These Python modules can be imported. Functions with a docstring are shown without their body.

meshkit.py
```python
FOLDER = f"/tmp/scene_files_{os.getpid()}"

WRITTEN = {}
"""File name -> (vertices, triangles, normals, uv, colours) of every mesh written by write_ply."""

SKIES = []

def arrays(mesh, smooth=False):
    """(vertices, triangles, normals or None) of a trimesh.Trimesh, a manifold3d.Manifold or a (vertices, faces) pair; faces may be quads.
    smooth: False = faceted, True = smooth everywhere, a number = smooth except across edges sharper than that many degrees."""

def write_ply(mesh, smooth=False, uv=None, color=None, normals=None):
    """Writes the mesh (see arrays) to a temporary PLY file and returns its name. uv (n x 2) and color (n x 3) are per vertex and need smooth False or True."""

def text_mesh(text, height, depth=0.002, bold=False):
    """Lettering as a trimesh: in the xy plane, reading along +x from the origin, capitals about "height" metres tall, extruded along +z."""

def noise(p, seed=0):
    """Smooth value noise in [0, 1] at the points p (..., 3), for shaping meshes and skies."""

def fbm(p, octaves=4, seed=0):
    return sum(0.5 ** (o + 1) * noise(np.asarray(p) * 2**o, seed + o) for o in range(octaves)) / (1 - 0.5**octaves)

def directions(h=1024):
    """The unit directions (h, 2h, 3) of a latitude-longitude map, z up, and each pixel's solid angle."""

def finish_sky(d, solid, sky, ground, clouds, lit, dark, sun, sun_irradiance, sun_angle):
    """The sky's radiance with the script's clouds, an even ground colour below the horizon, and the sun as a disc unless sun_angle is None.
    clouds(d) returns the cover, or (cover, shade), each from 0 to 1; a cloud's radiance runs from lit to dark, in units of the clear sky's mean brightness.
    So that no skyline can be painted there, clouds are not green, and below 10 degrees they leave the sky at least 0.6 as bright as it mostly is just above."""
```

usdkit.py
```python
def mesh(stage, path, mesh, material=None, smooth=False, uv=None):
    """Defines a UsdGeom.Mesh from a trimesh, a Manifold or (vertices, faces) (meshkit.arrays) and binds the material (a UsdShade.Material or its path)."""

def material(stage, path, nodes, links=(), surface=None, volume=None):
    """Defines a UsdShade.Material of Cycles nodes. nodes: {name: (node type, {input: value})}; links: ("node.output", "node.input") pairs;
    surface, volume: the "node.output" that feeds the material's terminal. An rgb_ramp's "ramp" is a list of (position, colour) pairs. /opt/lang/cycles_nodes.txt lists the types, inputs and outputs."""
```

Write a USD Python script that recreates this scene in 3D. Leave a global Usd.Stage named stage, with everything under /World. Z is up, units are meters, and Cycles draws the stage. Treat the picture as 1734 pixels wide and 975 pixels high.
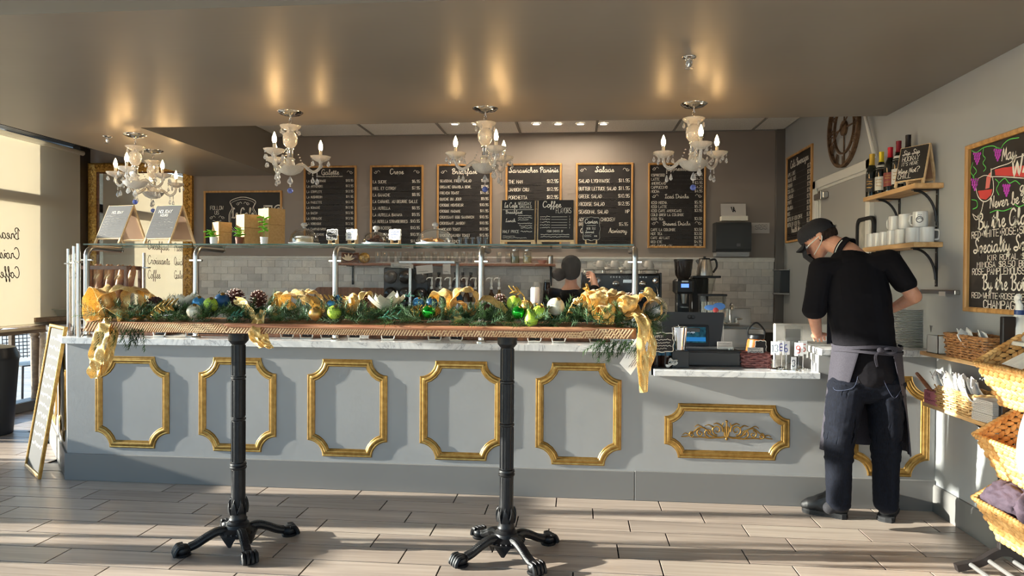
import math, random, numpy as np, trimesh, manifold3d as m3, shapely, usdkit, meshkit
from shapely.geometry import Polygon, Point, LineString
from shapely import affinity
from pxr import Usd, UsdGeom, UsdLux, UsdShade, Sdf, Gf, Vt

stage = Usd.Stage.CreateInMemory()
UsdGeom.SetStageUpAxis(stage, UsdGeom.Tokens.z)
UsdGeom.Xform.Define(stage, '/World')
UsdGeom.Scope.Define(stage, '/World/Looks')
rng = np.random.default_rng(7)
ORD = 'first second third fourth fifth sixth seventh eighth ninth tenth eleventh twelfth thirteenth fourteenth fifteenth sixteenth seventeenth eighteenth nineteenth twentieth'.split()
PI = math.pi

# ------------------------------------------------------------------ camera
FPX, YAW, PITCH, ROLL, EYE = 1150.0, 5.4, 0.67, 0.36, np.array([0, 0, 1.4])
_y, _p, _r = (math.radians(a) for a in (YAW, PITCH, ROLL))
CF = np.array([-math.sin(_y) * math.cos(_p), math.cos(_y) * math.cos(_p), -math.sin(_p)])
_R0 = np.array([math.cos(_y), math.sin(_y), 0]); _U0 = np.cross(_R0, CF)
CR = _R0 * math.cos(_r) + _U0 * math.sin(_r); CU = np.cross(CR, CF)
cam = UsdGeom.Camera.Define(stage, '/World/Camera')
cam.CreateHorizontalApertureAttr(36.0); cam.CreateVerticalApertureAttr(36.0 * 975 / 1734)
cam.CreateFocalLengthAttr(36.0 * FPX / 1734); cam.CreateClippingRangeAttr((0.05, 500.0))
cam.CreateExposureAttr(0.0)
_M = np.eye(4); _M[0, :3], _M[1, :3], _M[2, :3], _M[3, :3] = CR, CU, -CF, EYE
cam.AddTransformOp().Set(Gf.Matrix4d(*_M.ravel().tolist()))

def ray(px, py):
    return CF + CR * (px - 867) / FPX - CU * (py - 487.5) / FPX
def onY(px, py, Y): d = ray(px, py); return EYE + d * (Y / d[1])
def onX(px, py, X): d = ray(px, py); return EYE + d * (X / d[0])
def onZ(px, py, Z): d = ray(px, py); return EYE + d * ((Z - EYE[2]) / d[2])

# ------------------------------------------------------------------ sky and sun
SUN_D = np.array([1.0, 0.075, -0.25]); SUN_D /= np.linalg.norm(SUN_D)
dome = UsdLux.DomeLight.Define(stage, '/World/Sky')
skym = usdkit.material(stage, '/World/Looks/sky', {
    's': ('sky_texture', {'sky_type': 'multiple_scattering', 'sun_disc': False, 'sun_elevation': math.radians(14), 'sun_rotation': math.radians(-90), 'altitude': 100.0}),
    'h': ('hsv', {'saturation': 1.0, 'value': 1.0, 'fac': 1.0}),
    'b': ('background_shader', {'strength': 0.42})}, [('s.color', 'h.color'), ('h.color', 'b.color')], surface='b.background')
UsdShade.MaterialBindingAPI.Apply(dome.GetPrim()).Bind(skym)
dome.CreateIntensityAttr(1.0)
sun = UsdLux.DistantLight.Define(stage, '/World/Sun')
sun.CreateNormalizeAttr(True); sun.CreateIntensityAttr(6.0); sun.CreateAngleAttr(0.6); sun.CreateColorAttr(Gf.Vec3f(1.0, 0.95, 0.87))
_z = -SUN_D; _x = np.cross([0, 0, 1.0], _z); _x /= np.linalg.norm(_x); _yv = np.cross(_z, _x)
_S = np.eye(4); _S[0, :3], _S[1, :3], _S[2, :3] = _x, _yv, _z
sun.AddTransformOp().Set(Gf.Matrix4d(*_S.ravel().tolist()))

# ------------------------------------------------------------------ scene helpers
_used = {}
def numbered(parent, name):
    k = (parent, name); n = _used.get(k, 0); _used[k] = n + 1
    return name if n == 0 else f'{name}_{n:03d}'
def keys(prim, label=None, cat=None, group=None, kind=None):
    for k, v in (('label', label), ('category', cat), ('group', group), ('kind', kind)):
        if v: prim.SetCustomDataByKey(k, v)
    return prim
def M4(loc=(0, 0, 0), rz=0, rx=0, ry=0, s=1.0):
    """column-vector matrix: scale, then rx, ry, rz (degrees), then loc"""
    a, b, c = (math.radians(t) for t in (rx, ry, rz)); e = trimesh.transformations.euler_matrix(a, b, c, 'sxyz')
    m = e.copy(); m[:3, :3] *= s; m[:3, 3] = loc
    return m
def setM(prim, m):
    UsdGeom.Xformable(prim).AddTransformOp().Set(Gf.Matrix4d(*np.asarray(m).T.ravel().tolist()))
def thing(name, label, cat, loc=(0, 0, 0), rz=0, group=None, kind=None, m=None):
    path = '/World/' + numbered('/World', name)
    x = UsdGeom.Xform.Define(stage, path); setM(x, M4(loc, rz) if m is None else m)
    keys(x.GetPrim(), label, cat, group, kind)
    return path
def part(parent, name, mesh, mat, smooth=35, label=None, kind=None):
    if isinstance(mesh, list): mesh = join(mesh)
    path = parent + '/' + numbered(parent, name)
    m = usdkit.mesh(stage, path, mesh, mat, smooth=smooth)
    keys(m.GetPrim(), label, None, None, kind)
    return path
def single(name, label, cat, mesh, mat, loc=(0, 0, 0), rz=0, group=None, kind=None, smooth=35, m=None):
    if isinstance(mesh, list): mesh = join(mesh)
    path = '/World/' + numbered('/World', name)
    x = usdkit.mesh(stage, path, mesh, mat, smooth=smooth)
    if m is not None or any(np.asarray(loc) != 0) or rz: setM(x, M4(loc, rz) if m is None else m)
    keys(x.GetPrim(), label, cat, group, kind)
    return path
def struct(name, mesh, mat, smooth=30, parent='/World'):
    if isinstance(mesh, list): mesh = join(mesh)
    path = parent + '/' + numbered(parent, name)
    m = usdkit.mesh(stage, path, mesh, mat, smooth=smooth)
    if parent == '/World': keys(m.GetPrim(), None, None, None, 'structure')
    return path
def struct_x(name, m=None):
    path = '/World/' + numbered('/World', name)
    x = UsdGeom.Xform.Define(stage, path); keys(x.GetPrim(), kind='structure')
    return path
def dup(src, label, loc=(0, 0, 0), rz=0, group=None, m=None):
    base = stage.GetPrimAtPath(src); was = base.GetCustomData()
    name = src.split('/')[-1]
    if name[-4:-3] == '_' and name[-3:].isdigit(): name = name[:-4]
    path = '/World/' + numbered('/World', name)
    x = UsdGeom.Xform.Define(stage, path) if base.IsA(UsdGeom.Xform) else UsdGeom.Mesh.Define(stage, path)
    p = x.GetPrim(); p.GetReferences().AddInternalReference(base.GetPath())
    ops = UsdGeom.Xformable(p)
    mm = Gf.Matrix4d(*np.asarray(M4(loc, rz) if m is None else m).T.ravel().tolist())
    o = [q for q in ops.GetOrderedXformOps()]
    (o[0] if o else ops.AddTransformOp()).Set(mm)
    if base.IsA(UsdGeom.Xform): p.SetInstanceable(True)
    keys(p, label, was['category'], group or was.get('group'))
    return path

# ------------------------------------------------------------------ mesh helpers
def TM(v, f): return trimesh.Trimesh(np.asarray(v, float), np.asarray(f, int), process=False)
def join(ms):
    ms = [m for m in ms if m is not None and len(m.faces)]
    off, V, F = 0, [], []
    for m in ms:
        V.append(np.asarray(m.vertices)); F.append(np.asarray(m.faces) + off); off += len(m.vertices)
    return TM(np.vstack(V), np.vstack(F))
def xf(mesh, loc=(0, 0, 0), rz=0, rx=0, ry=0, s=1.0):
    m = M4(loc, rz, rx, ry); v = np.asarray(mesh.vertices) * np.asarray(s)
    return TM(v @ m[:3, :3].T + m[:3, 3], mesh.faces)
def app(mesh, m): v = np.asarray(mesh.vertices); return TM(v @ m[:3, :3].T + m[:3, 3], mesh.faces)
_cs = [(i, j, k) for i in (-1, 1) for j in (-1, 1) for k in (-1, 1)]
_tv = np.array([[c[a] * (1.0 if a == b else 0.8) for a in range(3)] for c in _cs for b in range(3)])
_h = trimesh.convex.convex_hull(TM(_tv, [[0, 1, 2]]))
_tf = np.array([[int(np.argmin(((_tv - p) ** 2).sum(1))) for p in _h.vertices[f]] for f in _h.faces])
_tsg = np.sign(_tv); _tin = np.array([[0 if a == b else 1 for a in range(3)] for c in _cs for b in range(3)])
_bf = None
def bx(x0, x1, y0, y1, z0, z1, b=0.004):
    """chamfered box"""
    x0, x1 = min(x0, x1), max(x0, x1); y0, y1 = min(y0, y1), max(y0, y1); z0, z1 = min(z0, z1), max(z0, z1)
    h = np.array([x1 - x0, y1 - y0, z1 - z0]) / 2; c = np.array([x1 + x0, y1 + y0, z1 + z0]) / 2
    if b <= 0:
        m = trimesh.creation.box(h * 2); return TM(m.vertices + c, m.faces)
    b = min(b, 0.4 * h.min())
    return TM(c + _tsg * (h - b * _tin), _tf)
def tube(pts, r, n=8, closed=False):
    p = np.asarray(pts, float); N = len(p); r = np.broadcast_to(r, (N,)).astype(float)
    if closed: t = np.roll(p, -1, 0) - np.roll(p, 1, 0)
    else:
        t = np.gradient(p, axis=0)
    t /= np.linalg.norm(t, axis=1, keepdims=True) + 1e-12
    a = np.cross(t[0], [0, 0, 1.0] if abs(t[0][2]) < 0.9 else [1.0, 0, 0]); a /= np.linalg.norm(a)
    A = [a]
    for i in range(1, N):
        a = A[-1] - t[i] * (A[-1] @ t[i]); a /= np.linalg.norm(a) + 1e-12; A.append(a)
    A = np.array(A); B = np.cross(t, A); g = np.arange(n) * 2 * PI / n
    v = p[:, None] + r[:, None, None] * (np.cos(g)[None, :, None] * A[:, None] + np.sin(g)[None, :, None] * B[:, None])
    v = v.reshape(-1, 3); F = []
    for i in range(N if closed else N - 1):
        i2 = (i + 1) % N
        for j in range(n):
            j2 = (j + 1) % n; F += [[i * n + j, i * n + j2, i2 * n + j2], [i * n + j, i2 * n + j2, i2 * n + j]]
    if not closed:
        v = np.vstack([v, p[0], p[-1]]); c0, c1 = len(v) - 2, len(v) - 1
        for j in range(n):
            j2 = (j + 1) % n; F += [[c0, j2, j], [c1, (N - 1) * n + j, (N - 1) * n + j2]]
    return TM(v, F)
def cyl(x, y, z0, z1, r, n=20, r2=None): return lathe([(0, z0), (r, z0), (r if r2 is None else r2, z1), (0, z1)], n, (x, y))
def lathe(prof, n=32, xy=(0, 0), flute=None):
    """prof: (r, z) from bottom to top"""
    pr = np.asarray(prof, float); g = np.arange(n) * 2 * PI / n; K = len(pr)
    rr = pr[:, 0][:, None] * (np.ones(n) if flute is None else flute(g, pr[:, 1][:, None]))
    v = np.stack([xy[0] + rr * np.cos(g), xy[1] + rr * np.sin(g), np.broadcast_to(pr[:, 1][:, None], (K, n))], -1).reshape(-1, 3)
    F = []
    for i in range(K - 1):
        lo, hi = pr[i, 0] < 1e-7, pr[i + 1, 0] < 1e-7
        for j in range(n):
            j2 = (j + 1) % n; a, b, c, d = i * n + j, i * n + j2, (i + 1) * n + j2, (i + 1) * n + j
            if not lo: F.append([a, b, c if not hi else d])
            if not hi: F.append([a, c, d] if not lo else [i * n, c, d])
    # poles: collapse
    for i in (0, K - 1):
        if pr[i, 0] < 1e-7:
            v[i * n:(i + 1) * n] = v[i * n]
    return TM(v, F)
def smoothcurve(pts, n=8, closed=False):
    """Catmull-Rom through the points"""
    p = np.asarray(pts, float)
    if closed: q = np.vstack([p[-1], p, p[0], p[1]])
    else: q = np.vstack([2 * p[0] - p[1], p, 2 * p[-1] - p[-2]])
    out = []
    for i in range(1, len(q) - 2):
        for t in np.arange(n) / n:
            a, b, c, d = q[i - 1], q[i], q[i + 1], q[i + 2]
            out.append(0.5 * (2 * b + (c - a) * t + (2 * a - 5 * b + 4 * c - d) * t * t + (3 * b - a - 3 * c + d) * t ** 3))
    if not closed: out.append(q[-2])
    return np.array(out)
def prism(poly, h, z0=0.0):
    gs = getattr(poly, 'geoms', [poly])
    m = join([trimesh.creation.extrude_polygon(g, h, engine='earcut') for g in gs])
    return TM(m.vertices + [0, 0, z0], m.faces)
def prism_y(poly, y0, y1):
    """polygon in (x, z) extruded along y from y0 to y1"""
    m = prism(poly, y1 - y0); v = m.vertices
    return TM(np.stack([v[:, 0], y1 - v[:, 2], v[:, 1]], 1), m.faces)
def prism_x(poly, x0, x1):
    """polygon in (y, z) extruded along x"""
    m = prism(poly, x1 - x0); v = m.vertices
    return TM(np.stack([x0 + v[:, 2], v[:, 0], v[:, 1]], 1), m.faces)
def sph(c, r, sub=2, s=(1, 1, 1)):
    m = trimesh.creation.icosphere(sub, 1.0); return TM(np.asarray(m.vertices) * np.asarray(s) * r + c, m.faces)
def sheet(G, t=0.001):
    """grid of points (a, b, 3) as a thin solid sheet"""
    G = np.asarray(G, float); a, b = G.shape[:2]
    du, dv = np.gradient(G, axis=0), np.gradient(G, axis=1); n = np.cross(du, dv); n /= np.linalg.norm(n, axis=2, keepdims=True) + 1e-12
    v = np.vstack([(G + n * t / 2).reshape(-1, 3), (G - n * t / 2).reshape(-1, 3)]); o = a * b; F = []
    I = lambda i, j: i * b + j
    for i in range(a - 1):
        for j in range(b - 1):
            q = I(i, j), I(i + 1, j), I(i + 1, j + 1), I(i, j + 1)
            F += [[q[0], q[1], q[2]], [q[0], q[2], q[3]], [q[0] + o, q[2] + o, q[1] + o], [q[0] + o, q[3] + o, q[2] + o]]
    edge = [I(i, 0) for i in range(a)] + [I(a - 1, j) for j in range(1, b)] + [I(i, b - 1) for i in range(a - 2, -1, -1)] + [I(0, j) for j in range(b - 2, 0, -1)]
    for p, q in zip(edge, edge[1:] + edge[:1]): F += [[p, p + o, q + o], [p, q + o, q]]
    return TM(v, F)
def rrect(x0, x1, y0, y1, r): return shapely.box(x0 + r, y0 + r, x1 - r, y1 - r).buffer(r, quad_segs=4)

# ------------------------------------------------------------------ materials
def lin(c):
    c = np.asarray(c, float) / 255.0
    return np.where(c <= 0.04045, c / 12.92, ((c + 0.055) / 1.055) ** 2.4)
def S(r, g, b): return tuple(lin((r, g, b)))
LK = '/World/Looks/'
def plain(name, col, rough=0.5, metal=0.0, **k):
    return usdkit.material(stage, LK + name, {'p': ('principled_bsdf', {'base_color': col, 'roughness': rough, 'metallic': metal, **k})}, surface='p.BSDF')
def noisy(name, c1, c2, scale=(20, 20, 20), rough=0.5, metal=0.0, bump=0.0, bscale=None, detail=4.0, lo=0.35, hi=0.65, pos=False, dist=0.0, rnd=0.0, **k):
    """two colours mixed by stretched noise, optional bump, optional per-object brightness change"""
    nodes = {'tc': ('geometry' if pos else 'texture_coordinate', {}), 'mp': ('mapping', {'scale': tuple(np.broadcast_to(scale, 3).astype(float))}),
             'n': ('noise_texture', {'scale': 1.0, 'detail': detail, 'distortion': dist}), 'r': ('rgb_ramp', {'ramp': [(lo, c1), (hi, c2)]}),
             'p': ('principled_bsdf', {'roughness': rough, 'metallic': metal, **k})}
    src = 'tc.position' if pos else 'tc.object'
    links = [(src, 'mp.vector'), ('mp.vector', 'n.vector'), ('n.fac', 'r.fac')]
    out = 'r.color'
    if rnd:
        nodes['oi'] = ('object_info', {}); nodes['mr'] = ('map_range', {'from_min': 0.0, 'from_max': 1.0, 'to_min': 1 - rnd, 'to_max': 1 + rnd}); nodes['hv'] = ('hsv', {'fac': 1.0, 'hue': 0.5, 'saturation': 1.0})
        links += [('oi.random', 'mr.value'), ('mr.result', 'hv.value'), ('r.color', 'hv.color')]; out = 'hv.color'
    links.append((out, 'p.base_color'))
    if bump:
        nodes['b'] = ('bump', {'strength': 1.0, 'distance': bump})
        if bscale is not None:
            nodes['mp2'] = ('mapping', {'scale': tuple(np.broadcast_to(bscale, 3).astype(float))}); nodes['n2'] = ('noise_texture', {'scale': 1.0, 'detail': 3.0})
            links += [(src, 'mp2.vector'), ('mp2.vector', 'n2.vector'), ('n2.fac', 'b.height')]
        else: links.append(('n.fac', 'b.height'))
        links.append(('b.normal', 'p.normal'))
    return usdkit.material(stage, LK + name, nodes, links, surface='p.BSDF')
def wood(name, c1, c2, axis='x', rough=0.45, fine=60.0, **k):
    sc = {'x': (2.0, fine, fine), 'y': (fine, 2.0, fine), 'z': (fine, fine, 2.0)}[axis]
    return noisy(name, c1, c2, scale=sc, rough=rough, detail=6.0, lo=0.3, hi=0.7, bump=0.0008, **k)
def clear(name, tint=(1, 1, 1), ior=1.45, rough=0.0, amt=0.75, base=0.045):
    """window-like: transparent mixed with a reflection that grows at grazing angles, so sunlight passes"""
    return usdkit.material(stage, LK + name, {'t': ('transparent_bsdf', {'color': tint}), 'g': ('glossy_bsdf', {'color': (1, 1, 1), 'roughness': rough}), 'f': ('layer_weight', {'blend': 0.5}),
        'pw': ('math', {'math_type': 'power', 'value2': 4.0}), 'ma': ('math', {'math_type': 'multiply_add', 'value2': amt, 'value3': base}), 'm': ('mix_closure', {})},
        [('f.facing', 'pw.value1'), ('pw.value', 'ma.value1'), ('ma.value', 'm.fac'), ('t.BSDF', 'm.closure1'), ('g.BSDF', 'm.closure2')], surface='m.closure')
def cloth(name, col, trans=0.3, rough=0.8):
    return usdkit.material(stage, LK + name, {'d': ('principled_bsdf', {'base_color': col, 'roughness': rough}), 't': ('translucent_bsdf', {'color': col}), 'm': ('mix_closure', {'fac': trans})},
        [('d.BSDF', 'm.closure1'), ('t.BSDF', 'm.closure2')], surface='m.closure')
def glow(name, col, strength):
    return usdkit.material(stage, LK + name, {'e': ('emission', {'color': col, 'strength': strength})}, surface='e.emission')
# ================================================================== the room
XR, YB, ZS, ZK, XW, YC, ZH = 2.2, 7.57, 2.59, 3.03, -5.75, 4.38, 3.45
YS0, YS1, XS0, XS1, YF = 2.87, 5.10, -4.47, -3.45, -3.2
m_soffit = noisy('soffit_paint', S(134, 126, 115), S(138, 130, 119), scale=1.5, rough=0.40, bump=0.0005, bscale=(1.2, 25, 25), pos=True, specular_ior_level=0.85)
m_wall = noisy('taupe_wall_paint', S(140, 129, 120), S(144, 133, 124), scale=3, rough=0.55, bump=0.0004, bscale=120, pos=True)
m_wallr = noisy('grey_wall_paint', S(158, 160, 160), S(162, 164, 164), scale=3, rough=0.42, bump=0.0004, bscale=120, pos=True)
m_dark = plain('dark_header_paint', S(70, 66, 62), 0.5)
m_white = plain('white_trim_paint', S(222, 219, 210), 0.35)
m_base = plain('grey_plinth_paint', S(112, 110, 107), 0.4)
m_alu = plain('dark_bronze_aluminium', S(72, 68, 64), 0.4, 0.6)
m_pane = clear('window_glass', (0.96, 0.98, 0.97))
m_grout = plain('dark_grout', S(9, 8, 7), 0.95)
m_ctile = noisy('ceiling_tile_white', S(238, 235, 228), S(226, 222, 214), scale=60, rough=0.9, pos=True)
m_grid = plain('ceiling_grid_grey', S(140, 136, 130), 0.6)

# floor: slab below, wood-look tiles on top as parts
fl = struct_x('floor')
m_tiles = []
for i, (a, b) in enumerate(((S(170, 154, 140), S(140, 125, 113)), (S(178, 162, 148), S(148, 133, 121)), (S(162, 147, 134), S(132, 118, 107)), (S(174, 160, 146), S(152, 138, 125)))):
    m_tiles.append(noisy(f'floor_tile_wood_look_{"abcd"[i]}', b, a, scale=(1.3, 26, 1), rough=0.34, detail=8, lo=0.32, hi=0.68, bump=0.0006, pos=True, dist=0.6, specular_ior_level=0.5))
part(fl, 'slab', bx(-6.2, XR + 0.3, YF - 0.3, YB + 0.2, -0.12, -0.006, 0), m_grout, False)
TP, TL = 0.1855, 0.645
offs = [0.42, 0.0, 0.203, 0.393, 0.115, 0.315, 0.53, 0.23, 0.02, 0.44, 0.16, 0.35]
tile_rows = []
for k in range(-19, 12):
    y1 = 4.38 + 0.0 - k * TP; y0 = y1 - TP
    x = -2.47 + offs[k % 12] - 7 * TL
    while x < XR:
        x0, x1 = x, x + TL; x += TL
        if x1 < -5.6 or (x0 > -3.2 and y0 > 4.45): continue
        if y0 > 4.40 and (x0 + x1) / 2 > -3.5 - (y0 - 4.38) + 0.15: continue
        if x0 < -4.2 and y1 < 3.6: continue
        if y1 < 2.45: continue
        tile_rows.append((max(x0, XW + 0.06), min(x1, XR - 0.001), y0, y1))
tile_rows.sort(key=lambda t: -t[2])
rest = []
for i, (x0, x1, y0, y1) in enumerate(tile_rows):
    b = bx(x0 + 0.0035, x1 - 0.0035, y0 + 0.004, y1 - 0.004, -0.006, 0.0, 0.001)
    part(fl, 'floor_tile', b, m_tiles[int(rng.integers(4))], False)
# far and near floor beyond what can be told apart
m_ff = usdkit.material(stage, LK + 'floor_plain_tiles', {'tc': ('geometry', {}), 'b': ('brick_texture', {'offset': 0.33, 'scale': 1.0, 'brick_width': TL, 'row_height': TP, 'mortar_size': 0.002, 'color1': S(158, 142, 128), 'color2': S(140, 125, 112), 'mortar': S(45, 40, 36)}),
    'p': ('principled_bsdf', {'roughness': 0.36})}, [('tc.position', 'b.vector'), ('b.color', 'p.base_color')], surface='p.BSDF')
part(fl, 'near_floor', [bx(XW, XR, YF, 2.28, -0.003, -0.0005, 0), bx(XW, -4.9, 2.28, 3.6, -0.003, -0.0005, 0)], m_ff, False)
part(fl, 'kitchen_floor', [bx(-2.4, XR, 5.0, YB, -0.003, -0.0005, 0)], m_ff, False)

struct('wall_back', [bx(XW - 0.1, XR + 0.1, YB, YB + 0.1, 0, ZH, 0)], m_wall, False)
# right wall in one run, with the door opening kept as door on its face
struct('wall_right', [bx(XR, XR + 0.12, YF, 5.24, 0, ZH, 0), bx(XR + 0.015, XR + 0.12, 5.24, YB, 0, ZH, 0)], m_wallr, False)
struct('ceiling_soffit', prism(Polygon([(XS0, YS0), (XR, YS0), (XR, YS1), (XS1, YS1), (XS1, YB), (XS0, YB)]), ZH - ZS, ZS), m_soffit, False)
struct('ceiling', [bx(XW - 0.1, XR + 0.1, YF - 0.1, YB + 0.1, ZH, ZH + 0.1, 0)], m_dark, False)
kc = struct_x('ceiling_kitchen')
part(kc, 'ceiling_grid', [bx(XS1, XR, y, y + 0.024, ZK - 0.004, ZK + 0.03, 0) for y in np.arange(YB - 0.61 * 4 - 0.03, YB, 0.61)] + [bx(x, x + 0.024, YS1, YB, ZK - 0.0045, ZK + 0.03, 0) for x in np.arange(XS1 + 0.3, XR, 0.61 * 1.37)], m_grid, False)
for y in np.arange(YB - 0.61 * 4 - 0.03, YB - 0.1, 0.61):
    xs = [XS1] + list(np.arange(XS1 + 0.3, XR, 0.61 * 1.37)) + [XR]
    for a, b in zip(xs, xs[1:]):
        part(kc, 'ceiling_tile', bx(a + 0.02, b, max(y + 0.022, YS1), min(y + 0.612, YB), ZK + 0.004, ZK + 0.02, 0), m_ctile, False)
# corner post at the back right, taupe side of the kitchen wall
struct('trim_1', bx(XR - 0.075, XR + 0.015, YB - 0.05, YB, 0, ZK, 0.003), plain('corner_trim_taupe', S(104, 98, 92), 0.5), False)
# baseboards on the right wall
struct('baseboard_right', prism_y(Polygon([(XR, 0), (XR - 0.018, 0), (XR - 0.018, 0.15), (XR - 0.012, 0.165), (XR, 0.165)]), YF, YC), m_base, 30)
struct('baseboard_left', bx(XW + 0.05, XW + 0.065, 5.0, YB, 0, 0.1, 0.002), m_base, False)

# left window wall: dark header, sill, mullions, glass
wl = struct_x('wall_left')
part(wl, 'header', bx(XW - 0.12, XW + 0.02, YF, YB, 2.92, ZH, 0), m_dark, False)
part(wl, 'sill', bx(XW - 0.12, XW + 0.04, YF, YB, 0.0, 0.10, 0.004), m_alu, False)
for i, (a, b, z1) in enumerate(((3.37, 3.95, 1.38), (3.95, 4.22, 0.84), (4.22, 4.62, 0.5), (2.84, 3.08, 1.12), (2.1, 2.55, 1.6))):
    part(wl, 'low_panel', bx(XW - 0.10, XW + 0.03, a, b, 0.1, z1, 0.004), m_wall, False)  # unseen low blocks, added so bands of sun and shade cross the floor
mull = [(-3.1, 0.1), (-1.6, 0.06), (-0.1, 0.06), (1.4, 0.06), (2.45, 0.06), (3.17, 0.04), (3.62, 0.09), (4.66, 0.06), (5.22, 0.08), (7.40, 0.17)]  # one unseen post among these is added to keep sun off the right wall
for y, w in mull: part(wl, 'mullion', bx(XW - 0.09, XW, y, y + w, 0.1, 2.92, 0.003), m_alu, False)
part(wl, 'transom', bx(XW - 0.09, XW - 0.01, YF, YB, 2.19, 2.29, 0.003), m_alu, False)
win = struct_x('window_1')
for (y, w), (y2, _) in zip(mull, mull[1:]):
    if y2 - y - w < 0.05: continue
    part(win, 'pane', bx(XW - 0.055, XW - 0.049, y + w, y2, 0.1, 2.19, 0), m_pane, False)
    part(win, 'pane', bx(XW - 0.055, XW - 0.049, y + w, y2, 2.29, 2.92, 0), m_pane, False)
# invented panel outside, added to keep sun and sky off the shade's far end
struct('panel_outside', bx(XW - 0.42, XW - 0.34, 6.745, 8.4, 1.0, 3.4, 0.01), m_dark, False)
# front window wall behind the photographer: piers, header and big panes
wf = struct_x('wall_front')
part(wf, 'header', bx(XW, XR, YF - 0.12, YF, 2.95, ZH, 0), m_wall, False)
part(wf, 'sill', bx(XW, XR, YF - 0.12, YF, 0, 0.35, 0), m_wall, False)
for x in (-5.75, -3.2, -0.7, 1.9): part(wf, 'pier', bx(x, x + 0.28, YF - 0.12, YF, 0.35, 2.95, 0), m_wall, False)
win2 = struct_x('window_2')
for x0, x1 in ((-5.47, -3.2), (-2.92, -0.7), (-0.42, 1.9)): part(win2, 'pane', bx(x0, x1, YF - 0.06, YF - 0.054, 0.35, 2.95, 0), m_pane, False)
struct('ground_outside', bx(-60, 40, -60, 60, -0.3, -0.13, 0), noisy('asphalt', S(128, 126, 124), S(150, 148, 146), scale=4, rough=0.9, pos=True), False)

# roller shade on the left wall
m_shade = cloth('shade_fabric', S(222, 215, 200), 0.40, 0.9)
sh = thing('roller_shade', 'pale translucent roller shade covering the left window, with a rounded roller along its top', 'window shade')
part(sh, 'fabric', bx(XW + 0.028, XW + 0.030, 5.2, 7.36, 0.90, 2.82, 0), m_shade, False)
part(sh, 'roller', tube([[XW + 0.05, 5.2, 2.835], [XW + 0.05, 7.38, 2.835]], 0.028, 12), m_shade)
part(sh, 'bottom_bar', bx(XW + 0.022, XW + 0.036, 5.2, 7.36, 0.885, 0.905, 0.003), m_shade, False)

# door in the right wall towards the kitchen
dr = struct_x('door_1')
dy0, dy1, dz = 5.32, 6.56, 2.33
part(dr, 'door_frame', [bx(XR - 0.02, XR + 0.02, dy1 - 0.075, dy1, 0, dz, 0.004), bx(XR - 0.02, XR + 0.02, dy0, dy0 + 0.075, 0, dz, 0.004), bx(XR - 0.02, XR + 0.02, dy0, dy1, dz - 0.075, dz, 0.004)], m_white, False)
part(dr, 'door_stop', [bx(XR - 0.004, XR + 0.02, dy1 - 0.10, dy1 - 0.075, 0, dz - 0.075, 0.002), bx(XR - 0.004, XR + 0.02, dy0 + 0.075, dy1 - 0.075, dz - 0.10, dz - 0.075, 0.002)], m_white, False)
part(dr, 'door_leaf', bx(XR + 0.0, XR + 0.016, dy0 + 0.075, dy1 - 0.17, 0.01, dz - 0.10, 0.002), plain('door_paint_grey', S(168, 165, 160), 0.4), False)
part(dr, 'door_edge', bx(XR - 0.002, XR + 0.016, dy1 - 0.165, dy1 - 0.125, 0.01, dz - 0.12, 0.002), m_white, False)
m_steel = plain('brushed_steel', S(190, 188, 184), 0.28, 1.0)
m_chrome = plain('chrome', S(225, 224, 220), 0.08, 1.0)
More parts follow.
